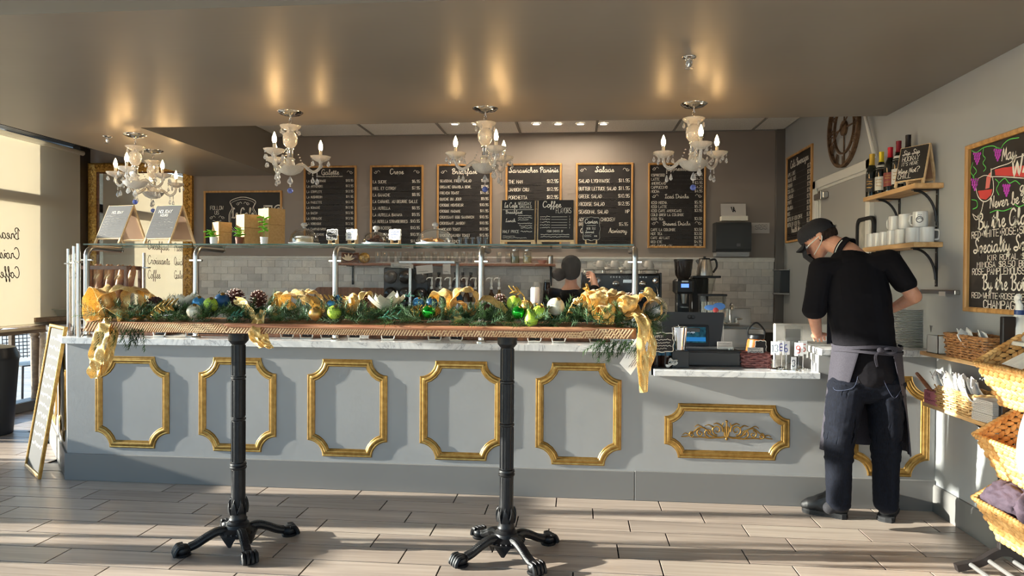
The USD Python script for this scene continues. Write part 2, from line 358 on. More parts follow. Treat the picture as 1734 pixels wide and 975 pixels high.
part(dr, 'door_closer', [bx(XR - 0.05, XR - 0.003, dy1 - 0.36, dy1 - 0.12, dz - 0.19, dz - 0.135, 0.006), bx(XR - 0.06, XR - 0.05, dy1 - 0.33, dy1 - 0.26, dz - 0.20, dz - 0.125, 0.004)], m_steel, False)
# white pipe running up the right wall beside the door
p0, p1 = onX(1481, 266, XR - 0.03), onX(1465, 196, XR - 0.03)
single('pipe', 'thin white pipe climbing the grey wall right of the big round clock', 'pipe', tube([p0 + [0, 0, -0.0], p0 * 0.5 + p1 * 0.5, p1 + (p1 - p0) * 0.5], 0.013, 10), m_white)
# ================================================================== the service counter
m_cpaint = noisy('counter_paint_grey', S(149, 148, 146), S(144, 143, 141), scale=2, rough=0.38, bump=0.0003, bscale=60, pos=True)
m_gold = noisy('gold_leaf_paint', S(176, 138, 76), S(150, 114, 56), scale=30, rough=0.31, metal=0.8, bump=0.0004, bscale=90)
m_marble = usdkit.material(stage, LK + 'white_marble', {'g': ('geometry', {}), 'mp': ('mapping', {'scale': (1.4, 1.4, 1.4)}), 'n': ('noise_texture', {'scale': 2.2, 'detail': 9.0, 'roughness': 0.62, 'distortion': 1.6}),
    'r': ('rgb_ramp', {'ramp': [(0.0, S(206, 205, 203)), (0.40, S(214, 213, 211)), (0.485, S(196, 196, 196)), (0.5, S(150, 150, 152)), (0.51, S(198, 198, 198)), (0.58, S(218, 217, 215)), (0.70, S(196, 196, 196)), (1.0, S(212, 211, 210))]}),
    'p': ('principled_bsdf', {'roughness': 0.18})}, [('g.position', 'mp.vector'), ('mp.vector', 'n.vector'), ('n.fac', 'r.fac'), ('r.color', 'p.base_color')], surface='p.BSDF')
ZC = 0.985                                   # main counter top
XL = -3.5                                    # left front corner
xa = onY(1103, 620, YC)[0]; xb = onY(1386, 640, YC)[0]      # low section from xa to xb
ZL = onY(1245, 628, YC - 0.03)[2]            # low section's top
ANG = np.array([-0.69, 0.724])               # direction of the angled left end
xe = XL + ANG[0] * 1.5; ye = YC + ANG[1] * 1.5
ct = thing('service_counter', 'long grey service counter with gold framed panels along its front', 'counter')
top_t = 0.04
# carcass: main block, low block, right block
part(ct, 'body', [prism(Polygon([(XL, YC), (xa, YC), (xa, YC + 0.95), (XL + 0.25, YC + 0.95), (xe + 0.6, ye + 0.6), (xe, ye)]), ZC - top_t), bx(xa, xb, YC, YC + 0.62, 0, ZL - top_t, 0), bx(xb, XR - 0.001, YC, YC + 0.62, 0, ZC - top_t, 0)], m_cpaint, False)
PZ = 0.185
part(ct, 'plinth', [bx(XL - 0.012, onY(1074, 800, YC)[0], YC - 0.014, YC + 0.01, 0, PZ, 0.003), bx(onY(1074, 800, YC)[0] + 0.002, XR - 0.002, YC - 0.014, YC + 0.01, 0, PZ + 0.004, 0.003)], m_base, False)
part(ct, 'plinth', app(bx(0, 1.5, -0.012, 0.01, 0, PZ, 0.003), M4((XL, YC, 0), rz=math.degrees(math.atan2(ANG[1], ANG[0])) + 0) @ np.diag([1, -1, 1, 1.0])), m_base, False)

def sweep2(path, prof):
    """closed path (n,2) counter-clockwise, profile [(outward offset, height)] -> mesh, mitred; height along +z"""
    p = np.asarray(path, float); n = len(p)
    e = np.roll(p, -1, 0) - p; e /= np.linalg.norm(e, axis=1, keepdims=True); nr = np.stack([e[:, 1], -e[:, 0]], 1)
    pv = np.roll(nr, 1, 0); mt = nr + pv; mt /= np.maximum((mt * nr).sum(1), 0.25 * np.linalg.norm(mt, axis=1))[:, None]
    K = len(prof); v = np.array([[[*(p[i] + mt[i] * o), h] for o, h in prof] for i in range(n)]).reshape(-1, 3); F = []
    for i in range(n):
        i2 = (i + 1) % n
        for k in range(K - 1): F += [[i * K + k, i2 * K + k, i2 * K + k + 1], [i * K + k, i2 * K + k + 1, i * K + k + 1]]
    return TM(v, F)
def notched(w, h, r, n=7):
    P = []
    for cx, cy, a0 in ((w / 2, -h / 2, 180), (w / 2, h / 2, 270), (-w / 2, h / 2, 0), (-w / 2, -h / 2, 90)):
        for t in np.linspace(0, 1, n):
            a = math.radians(a0 - 90 * t); P.append((cx + r * math.cos(a), cy + r * math.sin(a)))
    return P
FPROF = [(0.0, 0.0), (0.0, 0.005), (-0.006, 0.008), (-0.012, 0.0065), (-0.016, 0.0075), (-0.022, 0.0115), (-0.030, 0.0125), (-0.037, 0.010), (-0.041, 0.006), (-0.047, 0.0065), (-0.050, 0.004), (-0.052, 0.0)]
def gold_frame(w, h, r): return sweep2(notched(w, h, r), FPROF)
def on_front(mesh, x, z, y=YC):
    v = mesh.vertices; return TM(np.stack([v[:, 0] + x, y - v[:, 2], v[:, 1] + z], 1), mesh.faces)
for (a, b, c, d) in ((162, 287, 603, 758), (337, 468, 605, 764), (521, 656, 608, 773), (711, 851, 611, 779), (907, 1052, 614, 787)):
    p0, p1 = onY(a, (c + d) / 2, YC), onY(b, (c + d) / 2, YC); q0, q1 = onY((a + b) / 2, c, YC), onY((a + b) / 2, d, YC)
    part(ct, 'gold_frame', on_front(gold_frame(p1[0] - p0[0], q0[2] - q1[2], 0.105), (p0[0] + p1[0]) / 2, (q0[2] + q1[2]) / 2), m_gold, 25)
p0, p1 = onY(1125, 728, YC), onY(1337, 728, YC); q0, q1 = onY(1230, 684, YC), onY(1230, 777, YC)
wx, wz = (p0[0] + p1[0]) / 2, (q0[2] + q1[2]) / 2
part(ct, 'gold_frame', on_front(gold_frame(p1[0] - p0[0], q0[2] - q1[2], 0.085), wx, wz), m_gold, 25, label='wide low gold frame around a scrolled ornament')
p0, p1 = onY(1440, 700, YC), onY(1574, 700, YC); q1 = onY(1505, 806, YC)
part(ct, 'gold_frame', on_front(gold_frame(p1[0] - p0[0], 0.62, 0.105), (p0[0] + p1[0]) / 2, q1[2] + 0.31), m_gold, 25)
# scrolled ornament
def scroll_orn():
    ms = []
    def fl(pts, r0, r1, n=7):
        c = smoothcurve([(x, y, 0.004) for x, y in pts], 7); r = np.linspace(r0, r1, len(c))
        m = tube(c, r, n); m.vertices[:, 2] = 0.004 + (m.vertices[:, 2] - 0.004) * 0.9; return m
    def spiral(cx, cy, r, a0, turns, sgn, r0=0.005):
        t = np.linspace(0, 1, 16); return fl([(cx + r * (1 - 0.8 * u) * math.cos(a0 + sgn * u * turns * 2 * PI), cy + r * (1 - 0.8 * u) * math.sin(a0 + sgn * u * turns * 2 * PI)) for u in t], r0, 0.003)
    for s in (-1, 1):
        half = [fl([(0.012, -0.03), (0.05, -0.034), (0.09, -0.02), (0.12, 0.012), (0.155, 0.02), (0.19, -0.005), (0.225, -0.03), (0.262, -0.034)], 0.006, 0.003),
                fl([(0.05, -0.034), (0.10, -0.038), (0.15, -0.034), (0.20, -0.036)], 0.005, 0.003),
                spiral(0.055, 0.008, 0.030, -PI / 2, 1.25, 1), spiral(0.105, -0.008, 0.024, -PI / 2, 1.2, 1), spiral(0.152, -0.012, 0.022, PI / 2, 1.2, -1), spiral(0.20, -0.022, 0.017, PI / 2, 1.2, -1),
                fl([(0.02, 0.0), (0.03, 0.03), (0.055, 0.046), (0.075, 0.040)], 0.006, 0.003), fl([(0.075, 0.02), (0.10, 0.036), (0.125, 0.030)], 0.005, 0.002), fl([(0.14, 0.022), (0.165, 0.034), (0.185, 0.022)], 0.004, 0.002),
                fl([(0.215, -0.022), (0.238, -0.014), (0.255, -0.024)], 0.004, 0.002), fl([(0.006, -0.03), (0.012, 0.0), (0.008, 0.03)], 0.006, 0.004), fl([(0.012, 0.01), (0.026, 0.03), (0.018, 0.05)], 0.005, 0.003)]
        for m in half:
            v = m.vertices.copy(); v[:, 0] *= s; ms.append(TM(v, m.faces if s > 0 else m.faces[:, ::-1]))
    ms.append(fl([(0, -0.04), (0, 0.0), (0, 0.056)], 0.007, 0.004)); ms.append(sph((0, 0.058, 0.004), 0.008, 1)); ms.append(sph((0, -0.04, 0.004), 0.009, 1))
    return join(ms)
so = scroll_orn(); so.vertices[:, :2] *= (onY(1309, 730, YC)[0] - onY(1153, 730, YC)[0]) / 0.53; so.vertices[:, 1] *= 1.05
part(ct, 'scroll_ornament', on_front(so, wx, wz + 0.0), m_gold, 40, label='gilded scrollwork ornament')
# frames and dark panels of the angled left end
la = math.degrees(math.atan2(ANG[1], ANG[0]))
mA = M4((XL, YC, 0), rz=la)
def on_ang(mesh, u, z, off=0.0):
    v = mesh.vertices; return app(TM(np.stack([v[:, 0] + u, v[:, 2] + off, v[:, 1] + z], 1), mesh.faces[:, ::-1]), mA)
for u in (0.30, 0.98): part(ct, 'gold_frame', on_ang(gold_frame(0.46, 0.62, 0.10), u, 0.54), m_gold, 25)
# worktops
wt = thing('marble_worktop', 'white veined marble worktop of the tall counter section under the glass guard', 'worktop')
ov = 0.025
part(wt, 'slab', prism(Polygon([(XL - 0.02, YC - ov), (xa + 0.01, YC - ov), (xa + 0.01, YC + 0.97), (XL + 0.25, YC + 0.97), (xe + 0.62, ye + 0.62), (xe - 0.03, ye - 0.0)]), top_t, ZC - top_t), m_marble, False)
single('marble_worktop', 'lower white marble worktop carrying the cash register', 'worktop', bx(xa + 0.012, xb - 0.002, YC - ov - 0.02, YC + 0.66, ZL - top_t, ZL, 0.004), m_marble, smooth=False)
single('marble_worktop', 'white marble worktop behind the man in black, carrying the stacked plates', 'worktop', bx(xb + 0.012, XR - 0.002, YC - 0.01, YC + 0.66, ZC - top_t, ZC, 0.004), m_marble, smooth=False)
# ================================================================== chalk lettering (stroke alphabets)
_P = {'A': '00 26 40|12 32', 'B': '00 06 36 45 44 33 03|33 42 41 30 00', 'C': '45 36 16 05 01 10 30 41', 'D': '00 06 26 44 42 20 00', 'E': '46 06 00 40|03 33', 'F': '46 06 00|03 33', 'G': '45 36 16 05 01 10 30 41 43 23',
      'H': '00 06|40 46|03 43', 'I': '20 26', 'J': '46 41 30 10 01', 'K': '00 06|46 03 40', 'L': '06 00 40', 'M': '00 06 23 46 40', 'N': '00 06 40 46', 'O': '10 01 05 16 36 45 41 30 10', 'P': '00 06 36 45 44 33 03',
      'Q': '10 01 05 16 36 45 41 30 10|22 40', 'R': '00 06 36 45 44 33 03|23 40', 'S': '45 36 16 05 04 13 33 42 41 30 10 01', 'T': '06 46|26 20', 'U': '06 01 10 30 41 46', 'V': '06 20 46', 'W': '06 10 24 30 46', 'X': '00 46|06 40',
      'Y': '06 23 46|23 20', 'Z': '06 46 00 40', '0': '10 01 05 16 36 45 41 30 10', '1': '15 26 20', '2': '05 16 36 45 44 00 40', '3': '05 16 36 45 44 33 42 41 30 10 01', '4': '30 36 02 42', '5': '46 06 03 33 42 41 30 00',
      '6': '36 16 05 01 10 30 41 42 33 03', '7': '06 46 10', '8': '13 04 05 16 36 45 44 33 13 02 01 10 30 41 42 33', '9': '43 13 04 05 16 36 45 41 30 10', '.': '20 21', ',': '21 10', '-': '13 33', "'": '26 25', '!': '26 22|20 21',
      '$': '45 36 16 05 04 13 33 42 41 30 10 01|26 20', '/': '00 46', '?': '05 16 36 45 44 23 22|20 21', '*': '22 24', '&': '40 05 16 25 02 10 20 42', ':': '21 22|24 25'}
_W = {'I': 2.2, '.': 1.6, ',': 1.6, "'": 1.6, '!': 1.8, '1': 3.0, '*': 2.4, ':': 1.8, ' ': 3.0}
_O = {'I': -1, '.': -1.2, ',': -.8, "'": -1.2, '!': -1, '1': -.6, '*': -.8, ':': -1}
_C = {'a': ('3,2.6 2,3 .7,2.2 .5,.8 1.2,0 2.3,.6 3,2.8 2.9,.8 3.4,.1 4.2,.8', 4.2), 'b': ('0,.8 1.5,3.6 1.7,5.6 1.1,5.9 .8,4 .9,.7 1.7,0 2.6,.6 2.7,1.9 2.2,2.6 3.4,2.3', 3.3), 'c': ('2.6,2.4 1.9,3 .8,2.4 .5,1.2 1,.2 2,.1 3,.9', 3),
      'd': ('3,2.6 2,3 .7,2.2 .5,.8 1.2,0 2.3,.6 3,3 3.3,6 3,1 3.4,.1 4.2,.8', 4.2), 'e': ('0,.8 1.6,1.5 2.3,2.4 1.7,3 .8,2.3 .6,1 1.3,.1 2.2,.2 3,.9', 3), 'f': ('0,.8 1.6,3.5 2.2,5.4 1.7,6 1.2,5 1.1,0 .9,-1.8 .5,-1.9 .6,-.6 1.6,.3 2.6,.9', 2.6),
      'g': ('3,2.6 2,3 .7,2.2 .6,.9 1.3,.2 2.4,.9 3,2.8 2.8,-1 2,-2 1.1,-1.6 1.8,-.5 4,.8', 4), 'h': ('0,.8 1.5,3.6 1.7,5.6 1.1,5.9 .8,4 .7,0 .9,1.6 1.9,2.9 2.6,2.4 2.6,.8 3,.1 3.8,.8', 3.8), 'i': ('0,.8 .9,2.8 .8,.8 1.2,.1 2,.8|1,4 1.1,4.4', 2),
      'j': ('0,.8 1,2.8 .9,-1.4 .3,-2 0,-1.3 1.8,.8', 1.8), 'k': ('0,.8 1.5,3.6 1.7,5.6 1.1,5.9 .8,4 .7,0 1,1.5 2.2,2.8 2.4,2.1 1.2,1.5 2.4,.2 3.4,.8', 3.4), 'l': ('0,.8 1.5,3.6 1.7,5.6 1.1,5.9 .8,4 .8,.8 1.3,.1 2.2,.8', 2.2),
      'm': ('0,.8 .7,2.8 .7,0 1,1.8 1.8,2.9 2.3,2.3 2.3,0 2.6,1.8 3.4,2.9 4,2.3 4,.8 4.4,.1 5.2,.8', 5.2), 'n': ('0,.8 .7,2.8 .7,0 1,1.8 1.9,2.9 2.5,2.3 2.5,.8 2.9,.1 3.7,.8', 3.7), 'o': ('1.8,3 .8,2.4 .5,1.2 1,.2 2,.1 2.7,1.1 2.5,2.4 1.8,3 2.4,2.5 3.5,2.6', 3.3),
      'p': ('0,.8 .8,2.8 .7,-2 .9,1.6 1.8,2.9 2.7,2.2 2.6,.8 1.8,.1 1,.6 3.4,.8', 3.4), 'q': ('3,2.6 2,3 .7,2.2 .6,.9 1.3,.2 2.4,.9 3,2.8 2.8,-2 4,.8', 4), 'r': ('0,.8 .8,3.1 1.2,2.6 2,2.7 1.9,.8 2.3,.1 3,.8', 3), 's': ('0,.8 1.4,3 1.9,1.6 1.6,.2 .6,.3 1.7,.3 2.8,.8', 2.8),
      't': ('0,.8 1.3,4.8 1.1,.8 1.5,.1 2.4,.8|.3,3.6 2.2,3.7', 2.4), 'u': ('0,.8 .6,2.8 .6,.8 1.2,.1 2.1,.8 2.6,2.8 2.6,.8 3,.1 3.8,.8', 3.8), 'v': ('0,.8 .7,2.8 1.2,.2 2.4,2.7 3.2,2.6', 3), 'w': ('0,.8 .6,2.8 .8,.3 1.5,.3 1.9,2.4 2.1,.3 2.8,.4 3.3,2.8 3.9,2.5', 3.7),
      'x': ('0,.8 .8,2.8 2.4,.2 3,.8|2.4,2.8 .5,.2', 3), 'y': ('0,.8 .6,2.8 .7,1 1.4,.4 2.4,1.2 2.7,2.8 2.5,-1 1.8,-2 1,-1.6 1.6,-.6 3.7,.8', 3.7), 'z': ('0,2.6 2.2,2.8 .5,.2 3,.6', 3),
      'C': ('4,5 3,6 1.4,5.4 .4,3 .8,.8 2.2,0 3.8,.9 4.6,1.4', 4.4), 'G': ('4,5 3,6 1.4,5.4 .4,3 .8,.8 2.2,.1 3.6,1.2 3.8,2.9 2.4,2.6 4,2.7 3.9,.6 3,-.6 4.8,.8', 4.8), 'B': ('1.2,5.5 1,.1|0,4.6 1.4,6 3.2,5.8 3.4,4.3 2,3.2 3.6,2.6 3.6,.8 2,0 .4,.6', 4.2),
      'S': ('4,5 3,6 1.8,5.2 2,3.8 3.2,2.4 2.8,.6 1.2,0 0,.9 1.2,1.4 4.4,.8', 4.3), 'P': ('1.2,5.5 1,0|0,4.4 1.4,6 3.3,5.8 3.6,4.2 2.6,3 1.2,3', 3.6), 'E': ('3.8,5.2 2.8,6 1.4,5.4 1.4,3.8 2.8,3.3 1.2,3 .5,1.4 1.4,.1 3,.4 4.2,1.2', 4.1), 'I': ('0,5 1.5,5.8 3,5.7|1.6,5.8 1.3,.3|0,.6 1.4,.2 3.2,.6', 3.2),
      'D': ('1.2,5.8 1,.3 .4,.6 2,.1 4,1.6 4,4.6 2.6,6 .6,5.6 0,4.8', 4.5), 'A': ('0,.2 1.4,3 2.6,6 2.8,3 3,.6 3.8,.6|1,2.2 3.4,2.4', 3.8), 'N': ('0,.2 .8,5.6 2.8,.2 3.4,6', 3.9), 'W': ('0,5.6 .8,.2 2,4.4 2.8,.2 4.2,6', 4.4), 'M': ('0,.2 .9,5.8 2,1.6 3.2,5.8 3.6,.6 4.3,.6', 4.3),
      'L': ('3,5.4 2.2,6 1.4,4.6 1.4,.9 .4,.2 1.2,.8 2.6,.1 3.8,.8', 3.8), 'R': ('1.2,5.5 1,0|0,4.4 1.4,6 3.3,5.8 3.6,4.2 2.6,3 1.2,3 2.2,2.8 3.2,.6 4.1,.6', 4.1), 'H': ('.8,6 .6,0|3.2,6 3,0|.7,3 3.1,3.1', 3.9), 'Q': ('2,6 .6,4.6 .6,1.4 2,0 3.4,1.4 3.4,4.6 2,6|2.4,1.2 4,-.4', 4.2), ' ': ('', 2.2), "'": ('.4,6 .3,5', .8)}
def _strokes(txt, style):
    out, x = [], 0.0
    for ch in txt:
        if style == 'c' and ch in _C:
            s, adv = _C[ch]
            for st in s.split('|'):
                if st: out.append(smoothcurve([(x + float(a), float(b), 0) for a, b in (q.split(',') for q in st.split())], 3)[:, :2])
            x += adv
        else:
            u = ch.upper()
            if u in _P:
                dx = _O.get(u, 0)
                for st in _P[u].split('|'): out.append(np.array([(x + dx + int(q[0]) + .0, int(q[1])) for q in st.split()], float))
            x += _W.get(u, 4.0) + 1.3
    return out, x
def ribbon(p, w):
    p = np.asarray(p, float); t = np.gradient(p, axis=0); t /= np.linalg.norm(t, axis=1, keepdims=True) + 1e-9
    n = np.stack([-t[:, 1], t[:, 0]], 1) * w / 2; p = p.copy(); p[0] -= t[0] * w * .3; p[-1] += t[-1] * w * .3
    v = np.vstack([p + n, p - n]); K = len(p); F = []
    for i in range(K - 1): F += [[i, i + K, i + K + 1], [i, i + K + 1, i + 1]]
    return TM(np.c_[v, np.zeros(len(v))], F)
def write(txt, x, y, h, style='p', w=None, align='l', fit=None, slant=0.0, z=0.0012):
    """chalk text with cap height h, baseline at (x, y); fit = greatest width"""
    st, adv = _strokes(txt, style); k = h / 6.0; kx = k * (0.74 if style == 'p' else 0.95)
    if fit and adv * kx > fit: kx = fit / adv
    ox = x - (adv * kx if align == 'r' else adv * kx / 2 if align == 'c' else 0)
    w = w or h * 0.13
    ms = [ribbon(np.stack([ox + s[:, 0] * kx + s[:, 1] * k * slant, y + s[:, 1] * k], 1), w) for s in st]
    m = join(ms); m.vertices[:, 2] = z; return m
def scribble(x0, x1, y, h, seed):
    """small handwriting too tiny to read: a wavering chalk line"""
    r = np.random.default_rng(abs(int(seed))); n = max(4, int((x1 - x0) / (h * 0.55))); xs = np.linspace(x0, x1, n)
    return join([ribbon(np.stack([xs, y + h * r.uniform(0, 1, n)], 1), h * 0.38)]) if n else None
def dots(x0, x1, y, r, step):
    ms = [ribbon([(x, y), (x + r, y)], r) for x in np.arange(x0, x1, step)]
    return join(ms) if ms else None
def swirl(x, y, r, sgn=1, w=0.004, z=0.0012):
    t = np.linspace(0, 1, 20); a = t * 2.3 * PI
    p = np.stack([x + sgn * r * (1 - .75 * t) * np.cos(a + PI), y + r * (1 - .75 * t) * np.sin(a + PI)], 1)
    tail = smoothcurve([(x - sgn * r, y, 0), (x - sgn * r * .4, y + r * 1.0, 0)], 4)[:, :2]
    tail = np.array([(x - sgn * r + sgn * q * r * 3.4, y - r * 0.9 * math.sin(q * 2 * PI)) for q in np.linspace(0, 1, 10)])
    m = join([ribbon(p, w), ribbon(tail, w)]); m.vertices[:, 2] = z; return m
def frameM(o, ex, ey, ez):
    m = np.eye(4); m[:3, 0], m[:3, 1], m[:3, 2], m[:3, 3] = ex, ey, ez, o; return m
def on_back(x, z, Y=YB): return frameM((x, Y, z), (1, 0, 0), (0, 0, 1), (0, -1, 0))
def on_right(y, z, X=XR): return frameM((X, y, z), (0, -1, 0), (0, 0, 1), (-1, 0, 0))

m_slate = noisy('chalkboard_black', S(26, 22, 20), S(38, 33, 31), scale=9, rough=0.6)
m_chalk = plain('white_chalk', S(226, 220, 208), 0.9)
m_oak = noisy('golden_oak_frame', S(172, 124, 66), S(206, 158, 96), scale=(40, 3, 40), rough=0.45, detail=6)
m_pale = noisy('pale_pine_wood', S(206, 172, 124), S(224, 194, 150), scale=(30, 4, 30), rough=0.55, detail=5)

def rails(w, h, fw, d, mat=None):
    """a frame of four mitred rails around a w x h board, in board coordinates"""
    return sweep2([(w / 2, -h / 2), (w / 2, h / 2), (-w / 2, h / 2), (-w / 2, -h / 2)], [(0, 0), (0, d * .8), (-fw * .15, d), (-fw * .7, d), (-fw, d * .75), (-fw, 0.004)])
def menu_lines(w, h, title, items, y0, dy, hh=None, sw=True, seed=1, tsize=None, desc=True, title_fit=.62):
    ms = []; e = w / 2 - 0.035; hh = hh or dy * 0.42; tsize = tsize or 0.06
    if title:
        ms.append(write(title, 0, y0, tsize, 'c', w=tsize * .14, align='c', fit=w * title_fit))
        if sw: ms += [swirl(-e + 0.03, y0 + .025, 0.02, 1), swirl(e - 0.03, y0 + .025, 0.02, -1)]
        y0 -= dy * 1.35
    for i, (n, p) in enumerate(items):
        y = y0 - i * dy
        if n: ms.append(write(n, -e, y, hh, 'p', w=hh * .15, fit=2 * e * (.74 if p else .98)))
        nx = -e + min(_strokes(n, 'p')[1] * hh / 6 * .74, 2 * e * .74)
        if p: ms += [write(p, e, y + hh * .1, hh, 'p', w=hh * .15, align='r'), dots(nx + .01, e - hh * 2.9, y + hh * .1, hh * .09, hh * .32)]
        if desc: ms.append(scribble(-e, -e + (2 * e) * (.45 + .5 * ((i * 37 + seed * 11) % 10) / 10), y - dy * .33, hh * .32, seed * 100 + i))
    return [m for m in ms if m is not None]
def board(name, label, m, w, h, ms, fw=0.022, d=0.022, frame=m_oak, panel=m_slate, cat='menu board', group=None):
    t = thing(name, label, cat, m=m, group=group)
    part(t, 'frame', rails(w, h, fw, d), frame, 25)
    part(t, 'panel', bx(-w / 2 + fw * .6, w / 2 - fw * .6, -h / 2 + fw * .6, h / 2 - fw * .6, 0.001, 0.0065, 0), panel, False)
    L = join(ms); L.vertices[:, 2] += 0.0065
    part(t, 'lettering', L, m_chalk, False)
    return t
def wall_box(x0, y0, x1, y1, Y=YB):
    a, b = onY(x0, (y0 + y1) / 2, Y), onY(x1, (y0 + y1) / 2, Y); c, d = onY((x0 + x1) / 2, y0, Y), onY((x0 + x1) / 2, y1, Y)
    return (a[0] + b[0]) / 2, (c[2] + d[2]) / 2, b[0] - a[0], c[2] - d[2]
GAL = [('LA BON FROMAGE', '$10.95'), ('LA ARTICHOKE', '$12.95'), ('LA COMPLETE', '$12.95'), ('LA MUSHROOM', '$11.95'), ('LA PAULETTE', '$12.75'), ('LA ROMAINE', '$12.95'), ('LA BACON', '$12.95'), ('LA NORMANDE', '$13.95'), ('LA NORDIQUE', '$13.95'), ('LA CAMPAGNARDE', '$12.95'), ('LA MARAICHERE', '$12.95'), ('LA LAND', '$11.95')]
CRE = [('LA SUCRE', '$6.95'), ('MIEL ET CITRON', '$7.95'), ('LA GANACHE', '$8.95'), ('LA CARAMEL AU BEURRE SALLE', ''), ('LA NUTELLA', '$8.95'), ('LA NUTELLA BANANA', '$9.95'), ('LA NUTELLA STRAWBERRIES', '$10.95'), ('LA SNICKERS', '$10.95'), ('LA FRUITS ROUGES', '$10.95'), ('', '$11.95')]
BRK = [('SEASONAL FRUIT SALAD', '$9.95'), ('ORGANIC GRANOLA BOWL', '$9.95'), ('FRENCH TOAST', '$11.95'), ('QUICHE DU JOUR', '$9.95'), ('CROQUE MONSIEUR', '$10.95'), ('CROQUE MADAME', '$11.95'), ('CROISSANT EGG SANDWICH', '$10.95'), ('CROISSANT JAMBON', '$10.95'), ('AVOCADO TOAST', '$13.95'), ('SMOKED SALMON TOAST', '$15.95'), ('EGGS BENEDICT', '')]
SAN = [('THE HAM', '$12.95'), ('JAMBON CRU', '$12.95'), ('PORCHETTA', '$12.95'), ('', ''), ('', ''), ('', '')]
SAL = [('SALAD LYONNAISE', '$11.95'), ('BUTTER LETTUCE SALAD', '$11.95'), ('GREEK SALAD', '$10.95'), ('NICOISE SALAD', '$12.95'), ('SEASONAL SALAD', 'MP'), ('ADD CONFIT CHICKEN', '')]
def wb(x0, y0, x1, y1): x, z, w, h = wall_box(x0, y0, x1, y1); return on_back(x, z), w, h
mm, w, h = wb(515, 281, 604, 416); top = h / 2
sub = write('Gluten free savory buckwheat crepes', 0, top - .125, .017, 'c', w=.003, align='c', fit=w * .8)
board('menu_board', 'oak framed chalkboard menu headed Galette, on the back wall', mm, w, h, menu_lines(w, h, 'Galette', GAL, top - .10, .0615, seed=1)[:] + [sub], group='chalkboard menus')
mm, w, h = wb(627, 280, 717, 417); top = h / 2
board('menu_board', 'oak framed chalkboard menu headed Crepe, on the back wall', mm, w, h, menu_lines(w, h, 'Crepe', CRE, top - .10, .075, seed=2), group='chalkboard menus')
mm, w, h = wb(740, 278, 833, 417); top = h / 2
board('menu_board', 'oak framed chalkboard menu headed Breakfast, on the back wall', mm, w, h, menu_lines(w, h, 'Breakfast', BRK, top - .11, .068, seed=3), group='chalkboard menus')
mm, w, h = wb(856, 277, 951, 418); top = h / 2
board('menu_board', 'oak framed chalkboard menu headed Sandwiches Paninis, half hidden by two small boards', mm, w, h, menu_lines(w, h, 'Sandwiches Paninis', SAN, top - .10, .088, hh=.036, seed=4, sw=False, title_fit=.88) +
      [write(t, .055, top - y, .032, 'p') for t, y in (('PA', .52), ('PA', .60), ('NT', .70), ('SA', .80))], group='chalkboard menus')
mm, w, h = wb(975, 276, 1072, 418); top = h / 2
board('menu_board', 'oak framed chalkboard menu headed Salads, on the back wall', mm, w, h, menu_lines(w, h, 'Salads', SAL, top - .10, .085, hh=.036, seed=5) +
      [write('BREAST', -w / 2 + .035, top - .69, .034, fit=.1), write('$5.95', w / 2 - .05, top - .69, .034, align='r'), dots(-.1, .1, top - .687, .003, .012), write('Advisory', .05, top - .77, .055, 'c', fit=.2), write('Consumer', -.26, top - .77, .05, 'c', fit=.2)] + [scribble(-w / 2 + .035, w / 2 - .06, top - .83 - i * .022, .009, 60 + i) for i in range(4)], group='chalkboard menus')
mm, w, h = wb(1097, 276, 1195, 420); top = h / 2
E1 = [('ESPRESSO', '$3.25'), ('LATTE', '$4.25'), ('AMERICANO', '$3.95'), ('CAPPUCCINO', '$4.25'), ('MOCHA', '$4.95')]
E2 = [('ICED MOCHA', '$5.95'), ('ICED LATTE', '$5.25'), ('ICED CAFE AMERICANO', '$3.95'), ('COLD BREW LA COLOMBE', ''), ('ICED TEA', '$3.50')]
E3 = [('CAFE LA COLOMBE', '$3.50'), ('HOT TEA', '$3.50'), ('CAFE AU LAIT', '$3.95'), ('RED EYE', '$4.95'), ('HOT CHOCOLATE', '$5.25')]
dyE = .0445
board('menu_board', 'oak framed chalkboard menu of espresso, iced and brewed drinks', mm, w, h, menu_lines(w, h, 'Espresso', E1, top - .085, dyE, hh=.028, seed=6, desc=False, tsize=.052) + menu_lines(w, h, 'Iced Drinks', E2, top - .085 - dyE * 6.75, dyE, hh=.028, desc=False, tsize=.046) + menu_lines(w, h, 'Brewed Drinks', E3, top - .085 - dyE * 13.4, dyE, hh=.028, desc=False, tsize=.044), group='chalkboard menus')
